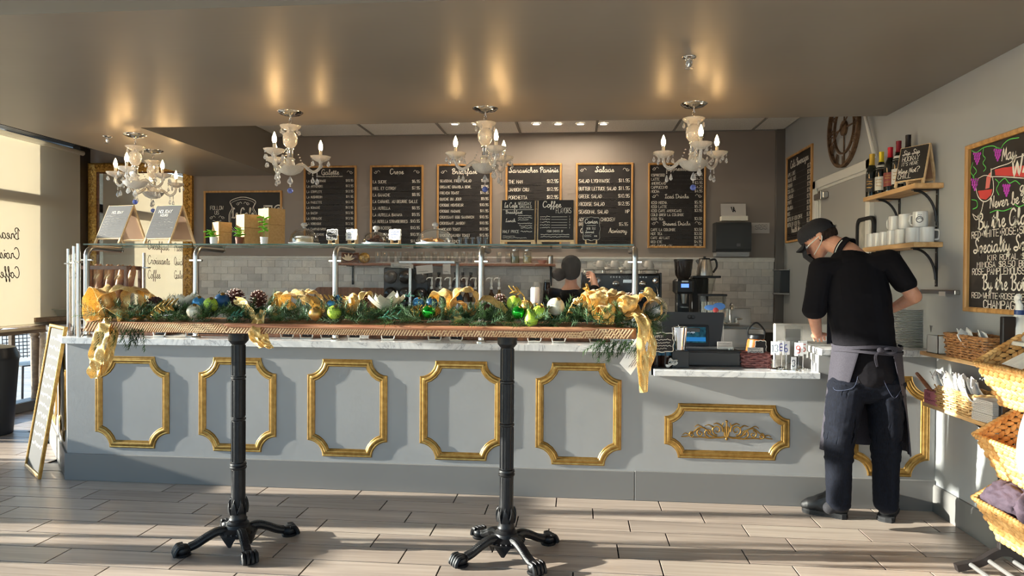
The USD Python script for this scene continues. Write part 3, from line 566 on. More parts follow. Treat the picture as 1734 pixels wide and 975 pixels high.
# landscape board at the left
mm, w, h = wb(346, 323, 478, 416); top = h / 2
crest = smoothcurve([(-.15, .20, 0), (0, .245, 0), (.15, .20, 0), (.13, .12, 0), (.165, .04, 0), (.15, -.1, 0), (.05, -.2, 0), (0, -.23, 0), (-.05, -.2, 0), (-.15, -.1, 0), (-.165, .04, 0), (-.13, .12, 0)], 6, True)[:, :2]
crest = np.vstack([crest, crest[:1]])
cz = -0.0
ms = [ribbon(crest, .008), ribbon(crest * .9, .004), write('Le Cafe', 0, .0, .12, 'c', w=.014, align='c', fit=.27), swirl(-.06, -.08, .03, 1, .006), swirl(.06, -.08, .03, -1, .006), swirl(-.06, .17, .02, 1, .005), swirl(.06, .17, .02, -1, .005),
      write('FOLLOW', -w / 2 + .16, .10, .042, 'p', align='c'), write('US', -w / 2 + .16, .045, .042, 'p', align='c'), swirl(-w / 2 + .09, .01, .02, 1, .005), swirl(-w / 2 + .23, .01, .02, -1, .005), scribble(-w / 2 + .11, -w / 2 + .21, -.04, .016, 5),
      ribbon([(-w / 2 + .16 + .025 * math.cos(a), -.09 + .025 * math.sin(a)) for a in np.linspace(0, 2 * PI, 14)], .006), write('0', -w / 2 + .16, -.10, .022, align='c'),
      ribbon([(.26, .14), (.26, .05), (.35, .05), (.35, .14), (.26, .14)], .022), ribbon([(.43 + .05 * math.cos(a), .1 + .05 * math.sin(a)) for a in np.linspace(0, 2 * PI, 18)], .014), write('e', .41, .08, .08, 'c')]
for q in ms: q.vertices[:, 2] = .0012
board('menu_board', 'wide oak framed chalkboard with a crest and the words Follow Us', mm, w, h, ms, cat='chalkboard')
# cold beverages, on the right wall
ya, yb = onX(1331, 330, XR)[1], onX(1374, 330, XR)[1]; za, zb = onX(1352, 256, XR)[2], onX(1352, 408, XR)[2]
w, h = ya - yb, za - zb; top = h / 2
COLD = [('APPLE JUICE', '$3.25'), ('ORANGE JUICE', '$3.95'), ('PERRIER', '$3.25'), ('COCA COLA', '$2.95'), ('LEMONADE', '$2.95'), ('SPRITE', '$2.95'), ('ORANGINA', '$3.95'), ('MILK', '$2.95'), ('BOTTLE OF ICED COFFEE', '$5.95'), ('BOTTLE OF ICED TEA', '$5.50')]
board('menu_board', 'narrow looking chalkboard menu headed Cold Beverages, on the side wall left of the clock', on_right((ya + yb) / 2, (za + zb) / 2, XR + .015), w, h, menu_lines(w, h, 'Cold Beverages', COLD, top - .13, .058, hh=.036, sw=False, desc=False, title_fit=.9, tsize=.075)[:] + [write('Health Warning', 0, -h / 2 + .10, .06, 'c', align='c', fit=w * .86), scribble(-w / 2 + .05, w / 2 - .05, -h / 2 + .07, .01, 1), scribble(-w / 2 + .05, w / 2 - .05, -h / 2 + .05, .01, 2)])

# big wine board on the right wall
m_grape, m_vine, m_wine, m_wine2 = plain('purple_chalk', S(190, 70, 190), .9), plain('green_chalk', S(96, 200, 90), .9), plain('red_chalk', S(206, 70, 66), .9), plain('pale_red_chalk', S(224, 120, 110), .9)
ya = onX(1640, 390, XR)[1]; za, zb = onX(1640, 248, XR)[2], onX(1640, 527, XR)[2]
w, h = 1.02, za - zb; L0 = -w / 2; top = h / 2
def U(px, py): q = onX(px, py, XR); return ((ya - q[1]) + L0, q[2] - (za + zb) / 2)
def UT(t, px, py, hpx, style, width_to=None, **k):
    a = U(px, py); b = U(px, py - hpx); hh = b[1] - a[1]; fit = (U(width_to, py)[0] - a[0]) if width_to else None
    st, adv = _strokes(t, style); kk = {}
    m = write(t, 0, 0, hh, style, w=hh * (.12 if style == 'c' else .13), z=.0012, **k)
    if fit: m.vertices[:, 0] *= fit / max(m.vertices[:, 0].max(), 1e-6)
    m.vertices[:, 0] += a[0]; m.vertices[:, 1] += a[1]; return m
def UR(pts, wd, n=6): return ribbon(smoothcurve([(*U(*p), 0) for p in pts], n)[:, :2], wd)
ms = [UT('May', 1699, 273, 22, 'c', 1725, slant=.1), UT('Wine', 1717, 300, 34, 'c', 1775), UT('glass', 1729, 325, 20, 'c', 1770), UT('Never be empty', 1679, 353, 20, 'c', 1775), UT('By the Glass', 1658, 389, 26, 'c', 1760), UT('RED*WHITE*ROSE*SPARKLING', 1648, 404, 11, 'p', 1790), UT('Specialty Spritz', 1651, 429, 24, 'c', 1768),
      UT('KIR ROYAL $9.50', 1675, 441, 9, 'p', 1765), UT('MIMOSA $8.50 BELLINI', 1657, 453, 9, 'p', 1770), UT('ROSE PAMPLEMOUSSE', 1649, 465, 10, 'p', 1745), UT('By the Bottle', 1666, 490, 25, 'c', 1760), UT('RED*WHITE*ROSE*SPARKLING', 1648, 504, 9, 'p', 1785), UT('CHAMPAGNE', 1668, 521, 13, 'p', 1738)]
t = board('wine_board', 'large chalkboard with a wine glass and grapes drawing, hung on the right wall', on_right(ya - w / 2, (za + zb) / 2), w, h, ms, fw=.026, d=.028, cat='chalkboard')
def flat(ms, z=.0077):
    m = join(ms); m.vertices[:, 2] = z; return m
def blob(pts, z=.0074): 
    P = Polygon([U(*p) for p in pts]).buffer(0); v, f = trimesh.creation.triangulate_polygon(P, engine='earcut'); return TM(np.c_[v, np.full(len(v), z)], f)
part(t, 'glass_drawing', flat([UR([(1659, 302), (1655, 316), (1659, 333), (1668, 341), (1677, 338), (1684, 327), (1685, 313), (1683, 299)], .006), UR([(1659, 302), (1670, 297), (1683, 299)], .004), UR([(1668, 341), (1664, 358), (1658, 366)], .006), UR([(1649, 362), (1658, 368), (1664, 366), (1655, 372), (1649, 362)], .005), UR([(1681, 287), (1694, 282), (1712, 276), (1722, 268), (1740, 262)], .005), UR([(1682, 299), (1695, 299), (1715, 300), (1740, 302)], .005), UR([(1681, 286), (1681, 300)], .008)]), m_chalk, False)
part(t, 'wine_drawing', [blob([(1658, 323), (1668, 322), (1683, 320), (1681, 330), (1672, 338), (1662, 336)]), blob([(1687, 287), (1700, 284), (1716, 282), (1740, 280), (1740, 300), (1715, 298), (1688, 297)]), ], m_wine, False)
part(t, 'pouring_wine_drawing', blob([(1673, 300), (1679, 292), (1682, 292), (1680, 304), (1678, 318), (1671, 320)], .0076), m_wine2, False)
for cx, cy in ((1657, 268), (1692, 262), (1653, 312), (1707, 322)):
    gr = []
    for r_, n_ in ((0, 4), (1, 3), (2, 3), (3, 2), (4, 1)):
        for k in range(n_):
            c = U(cx + (k - (n_ - 1) / 2) * 3.6, cy + r_ * 4.2 - 8); gr.append(TM([(c[0], c[1], 0)] + [(c[0] + .0085 * math.cos(a), c[1] + .0085 * math.sin(a), 0) for a in np.arange(7) * 2 * PI / 7], [(0, i + 1, (i + 1) % 7 + 1) for i in range(7)]))
    part(t, 'grape_drawing', flat(gr), m_grape, False)
for p in ([(1648, 255), (1656, 258), (1668, 250), (1684, 247), (1696, 252), (1702, 244), (1712, 236), (1728, 233)], [(1668, 250), (1667, 262), (1671, 268), (1667, 276), (1672, 284), (1668, 290)], [(1651, 282), (1656, 290), (1650, 300), (1658, 306)], [(1650, 275), (1646, 290), (1652, 300)], [(1688, 303), (1694, 310), (1690, 320), (1694, 330)], [(1694, 310), (1704, 302), (1712, 310), (1722, 306), (1730, 312)], [(1648, 338), (1656, 340), (1657, 350), (1650, 354)], [(1679, 360), (1690, 356), (1702, 357), (1716, 352)], [(1686, 257), (1690, 250), (1698, 252)], [(1720, 345), (1728, 350), (1738, 346)]): part(t, 'vine_drawing', flat([UR(p, .005)]), m_vine, False)
# ================================================================== chandeliers, sprinklers, downlights
m_crystal = plain('crystal', (0.96, 0.94, 0.90), 0.05, 0.0, transmission_weight=0.72, ior=1.5, specular_ior_level=0.8)
m_crystal2 = plain('clear_crystal_drop', (1, 1, 1), 0.02, 0.0, transmission_weight=0.85, ior=1.5)
m_blue = plain('blue_crystal', (0.25, 0.35, 0.95), 0.02, 0.0, transmission_weight=0.8, ior=1.5)
m_bulb = glow('warm_bulb', (1.0, 0.60, 0.24), 75.0)
m_candle = plain('ivory_sleeve', S(226, 214, 190), 0.4)
def scallop(k, amt): return lambda g, z: 1 + amt * np.abs(np.sin(g * k / 2))
def teardrop(x, y, z, h=0.045, r=0.011):
    return lathe([(0, z - h), (r * .75, z - h * .86), (r, z - h * .7), (r * .8, z - h * .45), (r * .35, z - h * .18), (0, z)], 6, (x, y))
def beads(x, y, z, n, r=0.0048): return join([sph((x, y, z - i * r * 2.3), r, 1) for i in range(n)])
def pendant(x, y, z, nb, h=0.045, r=0.011): return [beads(x, y, z, nb), teardrop(x, y, z - nb * 0.011, h, r)]
def chandelier(label, loc, rz):
    t = thing('chandelier', label, 'chandelier', loc, rz, 'crystal chandeliers')
    part(t, 'canopy', lathe([(0, -0.030), (0.02, -0.030), (0.035, -0.024), (0.045, -0.024), (0.06, -0.016), (0.07, -0.016), (0.088, -0.004), (0.09, 0), (0, 0)], 32), m_chrome)
    links = []
    for i, z in enumerate((-0.040, -0.064, -0.088)):
        a = np.linspace(0, 2 * PI, 14)[:-1]; c = np.stack([.009 * np.cos(a), 0 * a, z + .016 * np.sin(a)], 1)
        if i % 2: c = c[:, [1, 0, 2]]
        links.append(tube(c, .0022, 5, True))
    part(t, 'chain', links, m_chrome)
    part(t, 'top_cup', lathe([(0, -.112), (.02, -.135), (.038, -.128), (.062, -.112), (.070, -.098), (.066, -.098), (.05, -.110), (.02, -.120), (0, -.104)], 32, flute=scallop(12, .08)), m_crystal)
    for a in np.arange(6) * PI / 3 + .3: part(t, 'pendant', pendant(.064 * math.cos(a), .064 * math.sin(a), -.108, 1, .042, .010), m_crystal2, False)
    part(t, 'vase_stem', lathe([(0, -.275), (.018, -.275), (.020, -.255), (.030, -.248), (.046, -.222), (.052, -.190), (.046, -.160), (.028, -.140), (.018, -.132), (0, -.132)], 28, flute=lambda g, z: 1 + .05 * np.cos(g * 10 + z * 60)), m_crystal)
    part(t, 'stem_collar', lathe([(0, -.33), (.022, -.33), (.022, -.275), (.03, -.270), (.03, -.262), (0, -.262)], 20), m_chrome)
    part(t, 'lower_stem', lathe([(0, -.395), (.026, -.395), (.032, -.37), (.026, -.345), (.034, -.335), (.02, -.325), (0, -.325)], 20, flute=scallop(10, .08)), m_crystal)
    part(t, 'bottom_bowl', lathe([(0, -.452), (.03, -.448), (.065, -.430), (.086, -.405), (.090, -.392), (.084, -.392), (.06, -.412), (.03, -.424), (0, -.424)], 36, flute=scallop(14, .07)), m_crystal)
    part(t, 'bowl_fitting', lathe([(0, -.425), (.03, -.42), (.034, -.405), (.030, -.395), (0, -.395)], 20), m_chrome)
    part(t, 'pendant', [teardrop(0, 0, -.455, .062, .020), beads(0, 0, -.517, 2)], m_crystal2, False)
    part(t, 'crystal_ball', sph((0, 0, -.560), .020, 2), m_blue, False, label='blue crystal ball at the very bottom')
    for k in range(3):
        ca, sa = math.cos(k * 2 * PI / 3), math.sin(k * 2 * PI / 3)
        P = smoothcurve([(r * ca, r * sa, z) for r, z in ((.03, -.395), (.065, -.372), (.095, -.376), (.125, -.402), (.160, -.418), (.195, -.398), (.210, -.362), (.210, -.340))], 5)
        arm = part(t, 'arm', tube(P, np.linspace(.013, .010, len(P)), 10), m_crystal)
        x, y = .21 * ca, .21 * sa
        part(arm, 'drip_dish', lathe([(0, -.345), (.02, -.343), (.045, -.330), (.066, -.312), (.070, -.304), (.065, -.304), (.045, -.320), (.02, -.332), (0, -.332)], 28, (x, y), flute=scallop(12, .07)), m_crystal)
        part(arm, 'candle_sleeve', cyl(x, y, -.334, -.268, .0105, 14), m_candle)
        part(arm, 'bulb_socket', cyl(x, y, -.270, -.262, .012, 14), m_chrome)
        part(arm, 'bulb', lathe([(0, -.263), (.009, -.262), (.0145, -.248), (.0165, -.236), (.014, -.218), (.008, -.200), (.003, -.188), (0, -.183)], 14, (x, y)), m_bulb)
        for q in range(6):
            a = q * PI / 3 + .4; part(arm, 'pendant', pendant(x + .064 * math.cos(a), y + .064 * math.sin(a), -.318, 2 if q % 2 else 1, .042, .0105), m_crystal2, False)
        part(arm, 'pendant', pendant(.155 * ca, .155 * sa, -.43, 2, .052, .013), m_crystal2, False); part(arm, 'pendant', pendant(.185 * ca, .185 * sa, -.415, 4, .055, .013), m_crystal2, False)
        n = 12; c0, c1 = np.array([.055 * ca, .055 * sa, -.30]), np.array([.15 * ca, .15 * sa, -.37])
        part(arm, 'bead_string', [sph(c0 * (1 - u) + c1 * u + [0, 0, -.05 * math.sin(u * PI)], .0052, 1) for u in np.linspace(0, 1, n)], m_crystal2, False)
    return t
ch = chandelier('crystal chandelier hanging nearest to the Galette menu board', (-2.045, 4.70, ZS), -90 - 6)
dup(ch, 'crystal chandelier hanging in front of the Breakfast menu board', (-0.638, 4.698, ZS), -90 + 28)
dup(ch, 'crystal chandelier hanging in front of the espresso menu, at the right of the row', (0.778, 4.67, ZS), -90 + 3)
dup(ch, 'crystal chandelier above the two tent chalkboards, nearer one of the overlapping pair', (-3.665, 5.347, ZS), 168)
dup(ch, 'crystal chandelier seen behind another one, in front of the gold framed mirror', (-3.955, 6.03, ZS), 8)

def sprinkler(label, loc):
    t = thing('sprinkler', label, 'sprinkler', loc, group='ceiling sprinklers')
    part(t, 'escutcheon', lathe([(0, -.012), (.02, -.012), (.036, -.004), (.038, 0), (0, 0)], 24), m_chrome)
    part(t, 'pipe_end', lathe([(0, -.05), (.008, -.05), (.012, -.03), (.012, -.01), (0, -.01)], 12), m_chrome)
    part(t, 'yoke', tube(smoothcurve([(-.012, 0, -.02), (-.016, 0, -.035), (0, 0, -.056), (.016, 0, -.035), (.012, 0, -.02)], 4), .0025, 6), m_chrome)
    part(t, 'deflector', lathe([(0, -.060), (.026, -.060), (.026, -.057), (0, -.057)], 12, flute=lambda g, z: 1 - .25 * (np.cos(g * 6) > 0)), m_chrome)
    return t
sp = sprinkler('chrome sprinkler head on the ceiling above the right chandelier', tuple(onZ(1167, 97, ZS)))
dup(sp, 'chrome sprinkler head on the ceiling near the left window', tuple(onZ(182, 231, ZS)))
m_down = glow('downlight_lens', (1.0, 0.84, 0.64), 420.0)
first = None
for i, px in enumerate((770, 806, 908, 945, 983, 1022)):
    p = onZ(px, 209.5, ZK)
    lab = f'small round downlight in the kitchen ceiling strip, {ORD[i]} from the left'
    if first is None:
        first = thing('downlight', lab, 'downlight', tuple(p), group='kitchen downlights')
        part(first, 'trim_ring', lathe([(.034, -.006), (.046, -.006), (.048, -.001), (.048, .002), (.034, .002)], 24), m_white)
        part(first, 'lens', lathe([(0, -.004), (.034, -.004), (.034, 0), (0, 0)], 24), m_down)
    else: dup(first, lab, tuple(p))
# ================================================================== the long high table
m_ttop = noisy('honey_brown_table_wood', S(132, 84, 50), S(172, 118, 76), scale=(2.5, 40, 40), rough=0.35, detail=6, bump=0.0006)
m_carve = noisy('carved_light_wood', S(210, 168, 120), S(236, 206, 162), scale=(6, 30, 30), rough=0.6, detail=5)
m_iron = noisy('black_cast_iron', S(12, 12, 14), S(20, 20, 22), scale=40, rough=0.42, bump=0.0006, bscale=150, specular_ior_level=0.35)
TX0, TX1, TY0, TY1, TZ0, TZ1 = -2.495, 0.285, 3.22, 3.66, 1.126, 1.177
tb = thing('high_table', 'long narrow bar-height wooden table with a carved edge on black cast-iron pedestals', 'table')
pl = rrect(TX0, TX1, TY0 + .004, TY1, 0.03)
part(tb, 'tabletop', prism(pl, TZ1 - TZ0, TZ0), m_ttop, 30)
# live edge lip along the middle of the front
lip = smoothcurve([(-1.75, TY0 + .004, TZ1 - .008), (-1.5, TY0 - .006, TZ1 - .010), (-1.1, TY0 - .009, TZ1 - .011), (-0.6, TY0 - .008, TZ1 - .010), (-0.15, TY0 - .006, TZ1 - .007), (0.1, TY0 + .004, TZ1 - .006)], 8)
part(tb, 'bark_edge', tube(lip, np.r_[.004, np.full(len(lip) - 2, .0095), .004], 8), noisy('reddish_bark_edge', S(150, 92, 62), S(196, 140, 104), scale=(4, 60, 60), rough=0.5), label='smooth reddish live edge')
ribs = []
def rib(x, lean, z0, z1):
    h = z1 - z0; b = bx(-.0035, .0035, -.0035, .003, -h * .62, h * .62, .0015)
    b = xf(b, (x, TY0 + .003, (z0 + z1) / 2), ry=lean); v = b.vertices; v[:, 2] = np.clip(v[:, 2], z0, z1); return b
x = TX0 + .02; r_ = np.random.default_rng(3)
while x < TX1 - .02:
    top = TZ1 - (.0045 if (x < -1.72 or x > .02) else .021)
    ribs.append(rib(x, 32 + 5 * math.sin(x * 3), TZ0 + .002, top))
    if (-1.95 < x < -1.7 or x > -.75) and r_.random() < .55: ribs.append(rib(x + .004, -30, TZ0 + .002, top))
    x += .0135 + .002 * math.sin(x * 7)
part(tb, 'carved_edge', ribs, m_carve, False)
LEGA = (-52, 38, 128, -142)
def pedestal_parts():
    col = lathe([(0, .10), (.052, .10), (.055, .118), (.044, .128), (.046, .140), (.040, .150), (.040, .172), (.046, .178), (.044, .19), (.036, .20), (.034, .40), (.041, .404), (.043, .412), (.038, .418), (.042, .424), (.040, .434), (.033, .438), (.033, .655), (.038, .660), (.038, .668), (.033, .673), (.033, .872), (.038, .877), (.038, .886), (.033, .890), (.033, 1.055), (.05, 1.075), (.05, TZ0), (0, TZ0)], 24)
    fl = [tube([(.0325 * math.cos(a), .0325 * math.sin(a), z0), (.0325 * math.cos(a), .0325 * math.sin(a), z1)], .0035, 5) for a in np.arange(12) * PI / 6 for z0, z1 in ((.205, .398), (.442, .652), (.677, .87), (.894, 1.05))]
    leaf = []
    for k in range(8):
        a = k * PI / 4
        G = np.array([[(( .046 - .004 * u + .006 * math.sin(u * PI)) * math.cos(a + w * (1 - u) ** .7), (.046 - .004 * u + .006 * math.sin(u * PI)) * math.sin(a + w * (1 - u) ** .7), .175 + .075 * u - abs(w) * .02) for w in (-.36, 0, .36)] for u in np.linspace(0, 1, 5)])
        leaf.append(sheet(G, .006))
    dome = lathe([(0, .04), (.05, .045), (.09, .06), (.098, .075), (.085, .088), (.062, .098), (.055, .112), (0, .112)], 32)
    dent = [sph((.092 * math.cos(a), .092 * math.sin(a), .079), .007, 1) for a in np.arange(22) * 2 * PI / 22]
    apron = []
    for la in LEGA:
        a = math.radians(la + 45)
        G = np.array([[((.088 - .018 * u) * math.cos(a + w * (1 - .8 * u)), (.088 - .018 * u) * math.sin(a + w * (1 - .8 * u)), .068 - .055 * u) for w in (-.5, -.25, 0, .25, .5)] for u in np.linspace(0, 1, 4)])
        apron.append(sheet(G, .012))
    return col, fl, leaf, dome, dent, apron
def leg(la):
    a = math.radians(la); c, s = math.cos(a), math.sin(a); P = smoothcurve([(r * c, r * s, z) for r, z in ((.05, .082), (.10, .088), (.15, .070), (.20, .044), (.245, .030))], 6)
    m = [tube(P, np.linspace(.024, .020, len(P)), 10)]
    for i in range(3, len(P) - 2, 1):   # overlapping scales along the top of the leg
        t = np.array([-s, c, 0.0])
        for w in (-.6, .6): m.append(sph(P[i] + t * w * .018 + [0, 0, .015], .0095, 1, (1.1, 1.1, .7)))
    m.append(sph(P[-1] + [.018 * c, .018 * s, .0], .033, 2, (1.15, 1.15, .85)))
    for w in (-.030, -.011, .011, .030):   # claws
        q = P[-1] + np.array([-s, c, 0]) * w
        m.append(tube(smoothcurve([q + [.016 * c, .016 * s, .020], q + [.040 * c, .040 * s, .018], q + [.056 * c, .056 * s, -.006], q + [.058 * c, .058 * s, -.024]], 4), [.009] * 4 + [.011] * 4 + [.011] * 4 + [.007], 6))
    m.append(lathe([(0, 0), (.040, 0), (.042, .006), (.036, .012), (0, .012)], 16, (.265 * c, .265 * s)))
    return join(m)
col, fl, leaf, dome, dent, apron = pedestal_parts()
for cx, cy in ((-1.76, 3.405), (-0.347, 3.437)):
    o = M4((cx, cy, 0))
    c_ = part(tb, 'pedestal_column', app(col, o), m_iron, 35)
    part(c_, 'fluting', app(join(fl), o), m_iron, 35); part(c_, 'leaf_collar', app(join(leaf), o), m_iron, 30)
    b_ = part(tb, 'pedestal_base', app(join([dome] + dent + apron), o), m_iron, 35)
    for la in LEGA: part(b_, 'claw_foot_leg', app(leg(la), o), m_iron, 35)
    part(tb, 'mounting_plate', app(bx(-.14, .14, -.14, .14, TZ0 - .008, TZ0 - .0005, .002), o), m_iron, False)

# ------------------------------------------------------------------ the garland and what lies in it
def at(px, py, Y=3.42): return onY(px, py, Y)
m_pine = noisy('pine_needles', S(26, 50, 20), S(66, 98, 46), scale=14, rough=0.55)
m_pine2 = noisy('frosted_pine_needles', S(70, 104, 68), S(126, 158, 122), scale=14, rough=0.5)
def sprigs(n, where, seed, L=(.07, .12), nn=34):
    r = np.random.default_rng(seed); V, F = [], []; k = 0
    for i in range(n):
        o, d = where(r); d = d / np.linalg.norm(d); Ls = r.uniform(*L)
        a = np.cross(d, [0, 0, 1.0]) if abs(d[2]) < .95 else np.array([1.0, 0, 0]); a /= np.linalg.norm(a); b = np.cross(d, a)
        # stem
        for j in range(nn):
            u = .08 + .92 * j / nn; g = j * 2.4; w = (math.cos(g) * a + math.sin(g) * b)
            p = o + d * Ls * u; q = p + (w * .8 + d * .75) * r.uniform(.018, .030); s = np.cross(q - p, [.3, .5, .8]); s *= .0021 / (np.linalg.norm(s) + 1e-9)
            V += [p - s, p + s, q]; F.append([k, k + 1, k + 2]); k += 3
        s = a * .0015; V += [o - s, o + s, o + d * Ls]; F.append([k, k + 1, k + 2]); k += 3
    return TM(V, F)
def along(r):
    x = r.uniform(TX0 + .03, TX1 + .0); y = r.uniform(TY0 + .03, TY1 - .03); z = TZ1 + r.uniform(.012, .072) * (1 - .5 * abs((y - 3.44) / .2))
    d = np.array([r.uniform(-1, 1), r.uniform(-1.0, .6) , r.uniform(-.12, .55)])
    if y < TY0 + .12: d[1] = -abs(d[1]) * .6
    return np.array([x, y, z]), d
gl = thing('garland', 'long green pine garland lying along the high table', 'garland')
part(gl, 'pine_sprigs', sprigs(760, along, 1), m_pine, False, kind='stuff')
part(gl, 'pine_sprigs', sprigs(240, along, 2), m_pine2, False, label='paler frosted pine sprigs', kind='stuff')
def hang_l(r): return np.array([r.uniform(-2.4, -2.15), TY0 - .012, TZ0 + .02]), np.array([r.uniform(-.6, 1.0), -.12, -1.0])
def hang_r(r): return np.array([r.uniform(.10, .33), TY0 - .01, TZ0 + .0]), np.array([r.uniform(-.9, .3), -.1, r.uniform(-1, -.3)])
def end_r(r): return np.array([r.uniform(.24, .36), r.uniform(3.25, 3.45), TZ1 + r.uniform(-.02, .08)]), np.array([r.uniform(.3, 1.0), -.3, r.uniform(-.8, .5)])
part(gl, 'hanging_sprigs', sprigs(16, hang_l, 3), m_pine, False, kind='stuff'); part(gl, 'hanging_sprigs', sprigs(22, hang_r, 4), m_pine, False, kind='stuff'); part(gl, 'hanging_sprigs', sprigs(26, end_r, 5), m_pine, False, kind='stuff')

m_rib = usdkit.material(stage, LK + 'sheer_gold_ribbon', {'tc': ('geometry', {}), 'n': ('white_noise_texture', {}), 'sc': ('vector_math', {'math_type': 'scale', 'scale': 500.0}), 'fl': ('vector_math', {'math_type': 'floor'}), 'gt': ('math', {'math_type': 'greater_than', 'value2': 0.86}),
    'd': ('principled_bsdf', {'base_color': S(236, 200, 124), 'roughness': 0.45, 'sheen_weight': 0.3}), 't': ('translucent_bsdf', {'color': S(244, 214, 140)}), 'm': ('mix_closure', {'fac': 0.34}), 'g': ('glossy_bsdf', {'color': S(255, 224, 150), 'roughness': 0.25}), 'm2': ('mix_closure', {})},
    [('tc.position', 'sc.vector1'), ('sc.vector', 'fl.vector1'), ('fl.vector', 'n.vector'), ('n.value', 'gt.value1'), ('d.BSDF', 'm.closure1'), ('t.BSDF', 'm.closure2'), ('m.closure', 'm2.closure1'), ('g.BSDF', 'm2.closure2'), ('gt.value', 'm2.fac')], surface='m2.closure')
m_sheer = cloth('pale_sheer_ribbon', S(218, 206, 180), .45, .6)
def strip(path, w, side, t=.0012, n=6, wob=.0, seed=0):
    """a ribbon following a path; side = width direction (constant or per point)"""
    P = smoothcurve(path, n); K = len(P); s = np.broadcast_to(np.asarray(side, float), (K, 3)).copy(); s /= np.linalg.norm(s, axis=1, keepdims=True)
    r = np.random.default_rng(seed); ph = r.uniform(0, 6, 3)
    u = np.linspace(0, 1, K); tp = .62 + .38 * np.sin(PI * u) ** .6
    wv = np.linspace(-.5, .5, 7)
    G = P[:, None] + s[:, None] * ((wv * w)[None, :] * tp[:, None])[..., None]
    tt = np.gradient(P, axis=0); nn = np.cross(tt, s); nn /= np.linalg.norm(nn, axis=1, keepdims=True) + 1e-9
    G = G + nn[:, None] * (wob * (np.sin(u[:, None] * 14 + wv[None] * 7 + ph[0]) + .7 * np.sin(u[:, None] * 27 - wv[None] * 11 + ph[1]) + .5 * np.abs(np.sin(u[:, None] * 9 + wv[None] * 13 + ph[2]))))[..., None]
    return sheet(G, t)
def loop(c, r, side, w, squash=1.0, rot=0.0, seed=0, wob=.005):
    """a standing ribbon loop; c centre of its foot"""
    side = np.asarray(side, float) / np.linalg.norm(side); up = np.array([0, 0, 1.0]); e = np.cross(side, up)
    if np.linalg.norm(e) < .1: e = np.array([1.0, 0, 0])
    e /= np.linalg.norm(e); a = np.linspace(-2.7, 2.7, 10); cr, sr = math.cos(rot), math.sin(rot)
    P = []
    for q in a:
        x, z = r * math.sin(q) * squash, r * (1 + math.cos(q)); P.append(c + e * (x * cr + z * sr) + up * (-x * sr + z * cr))
    return strip(P, w, side + up * .15, wob=wob, seed=seed)
def bow(label, pieces, cat='ribbon', mat=m_rib, group='gold ribbons on the garland'):
    t = thing('ribbon_bow', label, cat, group=group)
    for i, (nm, m) in enumerate(pieces): part(t, nm, m, mat, 40)
    return t
Z = TZ1
Yv = np.array([0.0, 1, 0]); Dv = lambda x, y, z=0.0: np.array([x, y, z], float)
bow('crumpled gold ribbon bow at the left end of the garland, its tail hanging down', [
    ('loop', loop(at(172, 543, 3.32) , .085, Dv(.5, 1), .10, 1.0, -.25, 1, .010)), ('loop', loop(at(206, 540, 3.34), .082, Dv(-.5, 1), .10, 1.1, .05, 2, .010)), ('loop', loop(at(222, 535, 3.36), .075, Dv(-.9, .5), .09, 1.0, .55, 3, .008)), ('loop', loop(at(190, 548, 3.28), .04, Dv(.2, 1), .08, 1.6, .2, 4, .006)),
    ('tail', strip([at(182, 540, 3.28), at(176, 546, 3.225), at(174, 566, 3.20), at(164, 600, 3.195), at(162, 622, 3.19), at(163, 640, 3.20)], .095, Dv(1, -.15, .1), wob=.010, seed=5)), ('tail', strip([at(190, 548, 3.24), at(192, 566, 3.205), at(186, 596, 3.195), at(172, 636, 3.19)], .045, Dv(1, .4), wob=.008, seed=6))])
bow('gold ribbon folded over the table edge above the left pedestal', [
    ('loop', strip([at(398, 507, 3.36), at(412, 514, 3.32), at(424, 530, 3.29), at(432, 538, 3.27)], .055, Dv(.5, -.2, .8), wob=.005, seed=7)), ('tail', strip([at(444, 526, 3.30), at(440, 540, 3.25), at(432, 556, 3.21), at(434, 572, 3.20), at(446, 588, 3.20)], .062, Dv(1, .1, .25), wob=.007, seed=8)), ('tail', strip([at(448, 565, 3.205), at(450, 580, 3.195), at(459, 590, 3.19)], .04, Dv(1, .3, .2), wob=.004, seed=9))])
bow('gold ribbon bow lying between the pine cones and the plain gold bauble', [
    ('loop', loop(at(478, 528, 3.42), .055, Dv(.7, .7), .07, 1.3, -.9, 10)), ('loop', loop(at(505, 530, 3.36), .05, Dv(.3, 1), .085, 1.9, .35, 11, .008)), ('loop', loop(at(520, 522, 3.38), .045, Dv(-.5, 1), .08, 1.3, .8, 12, .006)), ('tail', strip([at(486, 505, 3.45), at(495, 495, 3.47), at(508, 502, 3.46), at(520, 492, 3.47)], .05, Dv(.6, .6, .5), wob=.006, seed=13))])
bow('gold mesh ribbon between the blue bauble and the cream magnolia', [
    ('loop', loop(at(597, 530, 3.40), .045, Dv(.8, .5), .06, 1.2, -.5, 14, .01)), ('loop', loop(at(610, 528, 3.40), .05, Dv(-.6, .8), .06, 1.0, .6, 15, .01)), ('tail', strip([at(575, 505, 3.42), at(590, 512, 3.40), at(604, 522, 3.38)], .03, Dv(.3, .3, 1), wob=.008, seed=16))])
bow('bright gold ribbon bow in the middle, right of the green glass bauble', [
    ('loop', loop(at(752, 530, 3.36), .055, Dv(.6, .8), .08, 1.25, -.35, 17, .007)), ('loop', loop(at(784, 532, 3.35), .062, Dv(-.35, 1), .085, 1.05, .1, 18, .009)), ('loop', loop(at(772, 536, 3.36), .035, Dv(.2, 1), .06, 1.5, 0, 19)), ('tail', strip([at(772, 530, 3.31), at(776, 540, 3.29), at(772, 548, 3.28)], .04, Dv(1, 0, .3), wob=.004, seed=20))])
